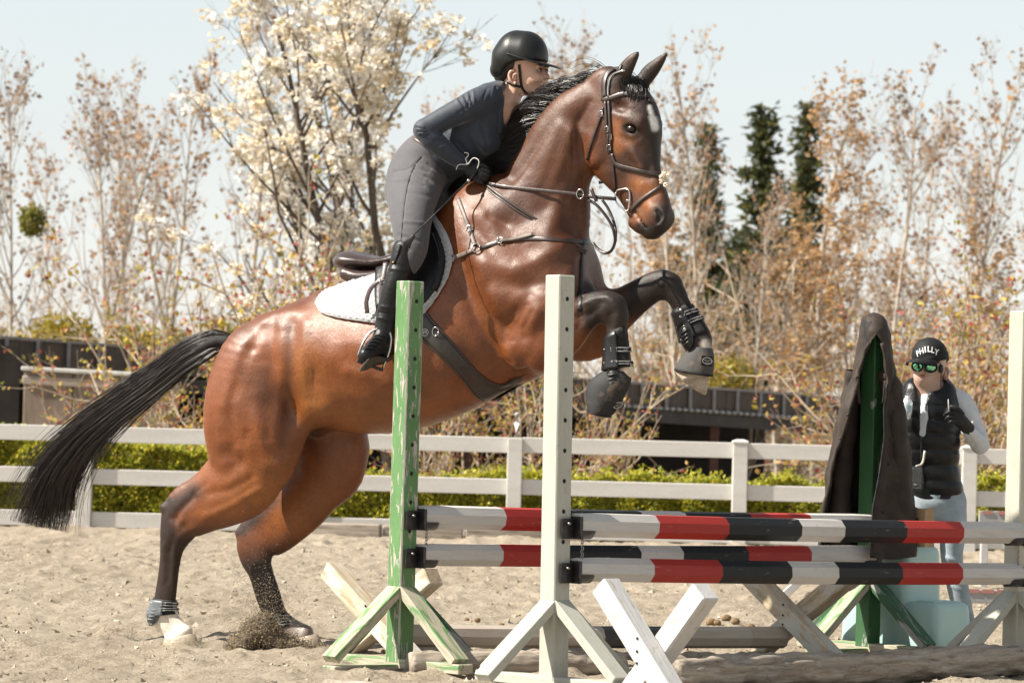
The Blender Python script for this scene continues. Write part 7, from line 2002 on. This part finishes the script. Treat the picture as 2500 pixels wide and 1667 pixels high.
def make_poplars():
    var = [poplar(100 + i, 6.2, 2, PAL_MAUVE if i < 2 else PAL_RUST) for i in range(4)]
    den = [poplar(200 + i, 6.0, 3, PAL_ORANGE, True) for i in range(2)]
    spots = [  # (base px x, depth, top px y, variant, label)
        (-70, 60, 330, 0, 'slender budding tree cut by the left edge of the picture'), (45, 57, 225, 1, 'slender budding tree with a green mistletoe ball at far left'), (120, 68, 380, 2, 'short budding tree just right of the mistletoe tree'), (190, 60, 300, 3, 'leaning budding tree left of the tall mauve pair'),
        (262, 62, 165, 0, 'tall mauve budding tree left of centre in the left row'), (335, 70, 330, 1, 'thin budding tree between the two tall left ones'), (415, 60, 180, 2, 'tall rusty budding tree beside the blossom tree'), (480, 66, 260, 3, 'budding tree half behind the blossom tree\'s left edge'),
        (572, 64, 62, 1, 'tallest budding tree rising behind the blossom tree'), (660, 70, 300, 0, 'budding tree behind the horse\'s croup and the blossom'), (800, 74, 360, 2, 'budding tree hidden deep behind the blossom tree'), (1130, 74, 330, 3, 'budding tree behind the rider\'s back'),
        (1290, 78, 120, 0, 'thin budding tree showing above the horse\'s neck'), (1400, 76, 150, 1, 'thin budding tree behind the horse\'s ears'), (1560, 66, 420, 2, 'low budding tree behind the horse\'s muzzle'), (1665, 60, 240, 0, 'slim budding tree just right of the horse\'s nose'),
        (1745, 64, 205, 3, 'slim pale-trunked budding tree left of the lone conifer'), (1835, 58, 470, 2, 'low bushy budding tree in front of the conifers'), (2075, 66, 330, 1, 'budding tree right of the dense orange tree'), (2155, 58, 140, 0, 'tall pale-trunked budding tree above the coat-draped standard'),
        (2235, 68, 300, 2, 'budding tree between the two tall right-hand ones'), (2325, 60, 200, 3, 'tall budding tree above the person in the cap'), (2400, 70, 330, 0, 'dark leaning budding tree near the right edge'), (2500, 62, 165, 1, 'budding tree cut by the right edge'), (2600, 66, 300, 2, 'budding tree just beyond the right edge of the picture')]
    rs = np.random.RandomState(77)
    for x, d, ty, v, lab in spots:
        g = at_depth(x, 900, d); top = at_depth(x, ty, d)[2]; b = np.array([g[0], g[1], -.9]); s = (top + .9) / 6.0
        plant('poplar_tree', lab, 'tree', 'budding trees behind the shed', b, var[v], s * .95, rs.rand() * 6.28, s)
    for x, d, ty, v, lab in ((1990, 62, 300, 0, 'dense orange-leaved tree in front of the right-hand conifers'), (1905, 60, 560, 1, 'low dense orange tree left of the tall orange one'), (2080, 60, 600, 0, 'low orange tree behind the coat'), (1700, 64, 560, 1, 'low dense orange tree behind the raised forelegs'), (2440, 58, 640, 0, 'low dense orange tree behind the right standard'), (2230, 62, 640, 1, 'low dense orange tree behind the person in the cap')):
        g = at_depth(x, 900, d); top = at_depth(x, ty, d)[2]; b = np.array([g[0], g[1], -.9]); s = (top + .9) / 5.8
        plant('orange_tree', lab, 'tree', 'dense orange trees behind the shed', b, den[v], s * (1.0 if ty < 400 else 1.5), rs.rand() * 6.28, s)
    # mistletoe
    rs = np.random.RandomState(5); c = at_depth(78, 540, 56.6); P = rs.normal(size=(900, 3)); P = P / np.linalg.norm(P, axis=1, keepdims=True) * rs.rand(900, 1) ** .4 * np.array([.20, .20, .24]) + c
    o = wobj('mistletoe_ball', (lambda q: q[0])(leaves(P, .07, P, rs)), LEAF, None, False, colors=np.repeat(pick([(.20, .19, .03), (.13, .14, .03), (.26, .23, .04)], 900, rs), 4, 0)); tag(o, 'round green mistletoe ball in the leftmost bare tree', 'mistletoe')
make_poplars()

# --- pear in blossom
def make_pear():
    rs = np.random.RandomState(31)
    tb, tips = skeleton(rs, 6.6, .075, [((17, 21), .10, .35, .75, .50, .45, .55), ((6, 8), .2, .4, .9, .36, .35, .6), ((3, 4), .15, .4, 1.0, .42, .2, .7)], lean=(-.09, 0), stems=3, wob=.045)
    C = np.concatenate([along_pts(tips[1], 3, rs, .2, .03), along_pts(tips[2], 2, rs, .3, .03), along_pts(tips[0], 4, rs, .35, .03)])
    C = C[rs.rand(len(C)) < .36]
    k = 13; n = len(C); rad = rs.uniform(.04, .11, n)
    d = rs.normal(size=(n, k, 3)); d /= np.linalg.norm(d, axis=2, keepdims=True)
    P = (C[:, None] + d * rad[:, None, None] * rs.uniform(.3, 1, (n, k, 1))).reshape(-1, 3)
    cl = pick([(.82, .77, .69), (.84, .81, .76), (.80, .72, .58), (.86, .84, .80), (.74, .63, .45)], n, rs, .08); cols = np.repeat(cl, k, 0) * rs.uniform(.85, 1.1, (n * k, 1))
    lf = along_pts(tips[2], 1, rs, .6, .04); lf = lf[rs.rand(len(lf)) < .05]
    m1 = leaf_mesh('blossom', P, .055, cols, rs, aspect=1.0); m2 = leaf_mesh('young_leaves', lf, .07, pick([(.26, .28, .05)], len(lf), rs), rs)
    g = at_depth(1000, 900, 45); b = np.array([g[0], g[1], -.5])
    print('pear blossoms', n)
    plant('blossom_tree', 'tall pear tree covered in cream white blossom behind the rider', 'tree', None, b, [('trunk', nmesh('trunk', *tubes_vf(tb)), BARKD), ('blossom', m1, PETAL), ('young_leaves', m2, LEAF)], 1.3, 0.0, 1.0)
make_pear()

# --- conifers
def make_conifers():
    def conifer(seed, H=8.0, W=.75):
        rs = np.random.RandomState(seed); tb = [(np.array([[0, 0, 0], [0, 0, H]]), np.array([.09, .01]), 6)]; P = []
        for z in np.arange(.5, H - .1, .16):
            w = W * (1 - z / H) ** .75 * rs.uniform(.55, 1.15) + .05
            for q in range(rs.randint(3, 6)):
                a = rs.rand() * 6.28; d = np.array([math.cos(a), math.sin(a), .35]); B, r = branch(rs, (0, 0, z), d, w * rs.uniform(.7, 1.1), .014, 5, 0, .1, .06); tb.append((B, r, 3))
                n = int(40 * w / .6) + 8; t = rs.rand(n) ** .7; j = t * 4; i = np.minimum(j.astype(int), 3); f = (j - i)[:, None]
                P.append(B[i] * (1 - f) + B[i + 1] * f + rs.normal(size=(n, 3)) * np.array([.06, .06, .05]))
        P = np.concatenate(P)
        return [('trunk', nmesh('trunk', *tubes_vf(tb)), BARKD), ('crown', leaf_mesh('crown', P, rs.uniform(.10, .19, len(P)), pick([(.055, .068, .022), (.085, .092, .026), (.040, .056, .028), (.13, .12, .03)], len(P), rs), rs, aspect=.45, up=.5), LEAF)]
    v = [conifer(1), conifer(2)]
    for x, d, ty, k, w_, lab in ((1852, 84, 258, 0, 1.5, 'dark pointed conifer standing alone right of the horse\'s nose'), (1958, 88, 250, 1, 1.4, 'dark conifer behind the dense orange tree'), (1716, 90, 305, 1, 1.4, 'conifer half hidden by the slim pale trees'), (1800, 95, 560, 0, 2.4, 'short dark conifer behind the bare shrubs'), (1640, 96, 600, 1, 2.2, 'short dark conifer behind the horse\'s muzzle')):
        g = at_depth(x, 900, d); top = at_depth(x, ty, d)[2]; s = (top + 1.2) / 8.0
        plant('conifer_tree', lab, 'tree', 'conifers behind the orange trees', np.array([g[0], g[1], -1.2]), v[k], s * w_, x, s)
make_conifers()

# --- shrubs
PAL_SPRING = [(0.365, 0.311, 0.047), (0.459, 0.365, 0.061), (0.270, 0.257, 0.047), (0.486, 0.284, 0.081), (0.567, 0.405, 0.095)]
def shrub(seed, H, n_stem, spread, pal, buds, leafper=7, bark=BARKT, size=(.04, .08), up=.25):
    rs = np.random.RandomState(seed); tubes, br = [], []
    for i in range(n_stem):
        a = rs.rand() * 6.28; d = np.array([math.cos(a) * spread, math.sin(a) * spread, 1]); B, r = branch(rs, rs.normal(size=3) * np.array([.15, .15, 0]), d, H * rs.uniform(.6, 1.1), .022, 8, 0, up, .13); tubes.append((B, r, 5))
        for k in range(rs.randint(5, 9)):
            j = rs.randint(2, 7); dd = unit(unit(B[j + 1 if j < 7 else j] - B[j - 1]) + rs.normal(size=3) * .7); C, r2 = branch(rs, B[j], dd, H * rs.uniform(.2, .42), .009, 6, 0, up, .16); tubes.append((C, r2, 4)); br.append((C, r2, H * .3))
            for q in range(3):
                j2 = rs.randint(1, 5); C2, r3 = branch(rs, C[j2], unit(C[j2 + 1] - C[j2 - 1]) + rs.normal(size=3) * .6, H * .14, .005, 4, 0, up, .15); tubes.append((C2, r3, 3)); br.append((C2, r3, H * .14))
    out = [('stems', nmesh('stems', *tubes_vf(tubes)), bark)]
    if leafper:
        P = along_pts(br, leafper, rs, .25, .03); out.append(('foliage', leaf_mesh('foliage', P, rs.uniform(size[0], size[1], len(P)), pick(pal, len(P), rs), rs, aspect=.6, up=.4), LEAF))
    if buds:
        P = along_pts(br, buds, rs, .3, .025); out.append(('buds', leaf_mesh('buds', P, rs.uniform(.03, .055, len(P)), pick([(.36, .07, .05), (.42, .16, .11), (.30, .06, .04)], len(P), rs), rs, aspect=.9), PETAL))
    return out
def make_shrubs():
    rs = np.random.RandomState(14)
    q = [shrub(40 + i, 2.6, 9, .65, PAL_SPRING, 2.0, 3.0) for i in range(3)]
    for x, d, ty, v, s, lab in ((470, 40, 640, 0, 1.0, 'flowering shrub with red buds above the horse\'s tail'), (560, 41, 540, 1, 1.0, 'taller red-budded shrub just left of the horse\'s croup'), (660, 41.5, 700, 2, 1.0, 'low red-budded shrub behind the horse\'s croup'), (370, 40.5, 800, 2, .9, 'small red-budded shrub behind the tail'), (1010, 40, 860, 0, 1.0, 'tangled shrub under the horse\'s belly'), (1180, 40, 850, 1, 1.1, 'leafy shrub behind the near standards'), (1330, 40, 840, 2, 1.0, 'shrub behind the cream standard'), (1460, 41, 660, 0, .35, 'thin budded shrub between the forelegs'),
                              (2070, 41, 950, 1, .8, 'small shrub left of the coat'), (2240, 41, 800, 2, 1.0, 'orange-leaved shrub behind the person\'s cap'), (2340, 40.5, 740, 0, 1.2, 'big yellow-leaved shrub right of the person in the cap'), (2440, 41, 700, 1, 1.2, 'big red-budded shrub behind the right standard'), (2520, 40, 720, 2, 1.2, 'budded shrub at the right edge')):
        g = at_depth(x, 900, d); top = at_depth(x, ty, d)[2]; k = (top + .3) / 2.5
        plant('flowering_shrub', lab, 'shrub', 'red-budded shrubs behind the fence', np.array([g[0], g[1], -.3]), q[v], max(k, .35) * s, rs.rand() * 6.28, k)
    thick = [shrub(60 + i, 2.2, 16, .6, [(.40, .22, .06), (.34, .24, .05), (.28, .22, .04), (.44, .28, .08)], 1.6, 9.0) for i in range(2)]
    for x, d, ty, v, lab in ((2300, 39, 830, 0, 'dense orange and yellow shrub beside the person in the cap'), (2400, 39.5, 790, 1, 'dense yellow shrub by the right-hand fence post'), (2490, 39, 800, 0, 'dense orange shrub behind the right cream standard'), (2210, 40, 870, 1, 'dense orange shrub between the coat and the person')):
        g = at_depth(x, 900, d); top = at_depth(x, ty, d)[2]; k = (top + .2) / 2.2
        plant('dense_shrub', lab, 'shrub', 'dense shrubs at the right', np.array([g[0], g[1], -.2]), thick[v], k, rs.rand() * 6.28, k)
    bare = [shrub(80 + i, 3.4, 18, .8, [], 0, 0, BARKT, up=-.10) for i in range(2)]
    for x, d, ty, v, lab in ((1730, 64, 560, 0, 'bare pale arching shrub behind the raised hooves'), (1850, 65, 540, 1, 'bare pale arching shrub in front of the conifers'), (1610, 64, 640, 1, 'bare pale shrub just right of the chest'), (2010, 64, 620, 0, 'bare pale shrub left of the coat'), (2130, 65, 640, 1, 'bare pale shrub behind the coat'), (330, 62, 640, 0, 'bare twiggy shrub in the left row of trees'), (110, 62, 690, 1, 'bare twiggy shrub at far left')):
        g = at_depth(x, 900, d); top = at_depth(x, ty, d)[2]; k = (top + .9) / 3.0
        plant('bare_shrub', lab, 'shrub', 'bare shrubs behind the shed', np.array([g[0], g[1], -.9]), bare[v], k, rs.rand() * 6.28, k)
    rsb = np.random.RandomState(9); yel = []
    for i in range(2):
        P = rsb.normal(size=(1600, 3)); P = P / np.linalg.norm(P, axis=1, keepdims=True) * rsb.rand(1600, 1) ** .35 * np.array([.7, .6, .55]) + np.array([0, 0, .6]); P += rsb.normal(size=P.shape) * .05
        yel.append([('foliage', leaf_mesh('foliage', P, rsb.uniform(.07, .13, len(P)), pick([(.34, .25, .02), (.26, .21, .02), (.20, .18, .025), (.40, .29, .03)], len(P), rsb), rsb), LEAF), ('stems', nmesh('stems', *tubes_vf([branch(rsb, (0, 0, -.4), rsb.normal(size=3) * .4 + ZD, 1.3, .02, 5) + (4,) for _ in range(8)])), BARKT)])
    for x, d, ty, v, s, lab in ((150, 56, 760, 0, .8, 'yellow-green bush above the shed roof at left'), (10, 58, 800, 1, .8, 'yellow bush at the left edge above the shed'), (320, 60, 790, 1, .9, 'pale yellow bush behind the shed near the tail'), (420, 60, 800, 0, .8, 'pale yellow bush above the tail'), (1788, 58, 870, 1, .65, 'bright yellow bush below the raised far hoof'), (590, 60, 760, 1, 1.0, 'yellow bush hidden behind the croup shrubs')):
        g = at_depth(x, 900, d); top = at_depth(x, ty, d)[2]
        plant('yellow_bush', lab, 'bush', 'yellow bushes behind the shed', np.array([g[0], g[1], top - 1.15 * s]), yel[v], s, x * .1, s)
make_shrubs()
def make_hedge():
    def hedge(label, xa, xb, d, hts, dep, n, seed):
        rs = np.random.RandomState(seed); a, e = at_depth(xa, 1200, d)[0], at_depth(xb, 1200, d)[0]
        X = rs.uniform(a, e, n); hx = np.interp(X, np.linspace(a, e, len(hts)), hts)
        bump = .05 * vnoise(X * 3.2, X * 0 + seed, seed) + .035 * vnoise(X * 9, X * 0 + 3, seed + 1)
        face = rs.rand(n) < .68
        u = rs.rand(n)
        Z = np.where(face, .02 + (hx + bump) * u ** .8, (hx + bump) - .05 * rs.rand(n) ** 2 + (rs.rand(n) < .16) * rs.rand(n) * .09)
        Y = d + np.where(face, .05 * vnoise(X * 6, Z * 6, seed + 3) + .03 * rs.rand(n), dep * rs.rand(n))
        P = np.stack([X, Y, Z], 1)
        cols = pick([(.42, .41, .04), (.54, .49, .05), (.30, .32, .035), (.60, .53, .07), (.22, .25, .03)], n, rs)
        t = thing('hedge', label, 'hedge', ((a + e) / 2, d, 0))
        VF, cc = leaves(P, rs.uniform(.026, .052, n), cols, rs, aspect=.7, up=.5); wobj('foliage', VF, LEAF, t, False, colors=cc)['kind'] = 'stuff'
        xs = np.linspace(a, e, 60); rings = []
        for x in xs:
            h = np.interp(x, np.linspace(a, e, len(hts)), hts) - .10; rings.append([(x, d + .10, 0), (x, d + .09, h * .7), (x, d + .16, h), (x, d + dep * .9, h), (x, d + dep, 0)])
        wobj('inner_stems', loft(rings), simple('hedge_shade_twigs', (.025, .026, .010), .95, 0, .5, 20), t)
    hedge('yellow-green clipped hedge behind the fence at left', -120, 640, 35.0, [.80, .80, .78, .76, .70, .64, .58], .7, 30000, 1)
    hedge('low green hedge behind the fence under the horse', 650, 1500, 35.1, [.52, .46, .50, .55, .56, .57], .6, 22000, 2)
    hedge('low green hedge behind the fence at right of the cream standard', 1510, 2080, 35.1, [.57, .54, .56, .53], .6, 16000, 3)
    hedge('dark low hedge behind the fence beside the person', 2330, 2700, 35.1, [.60, .62, .6], .6, 9000, 4)
make_hedge()
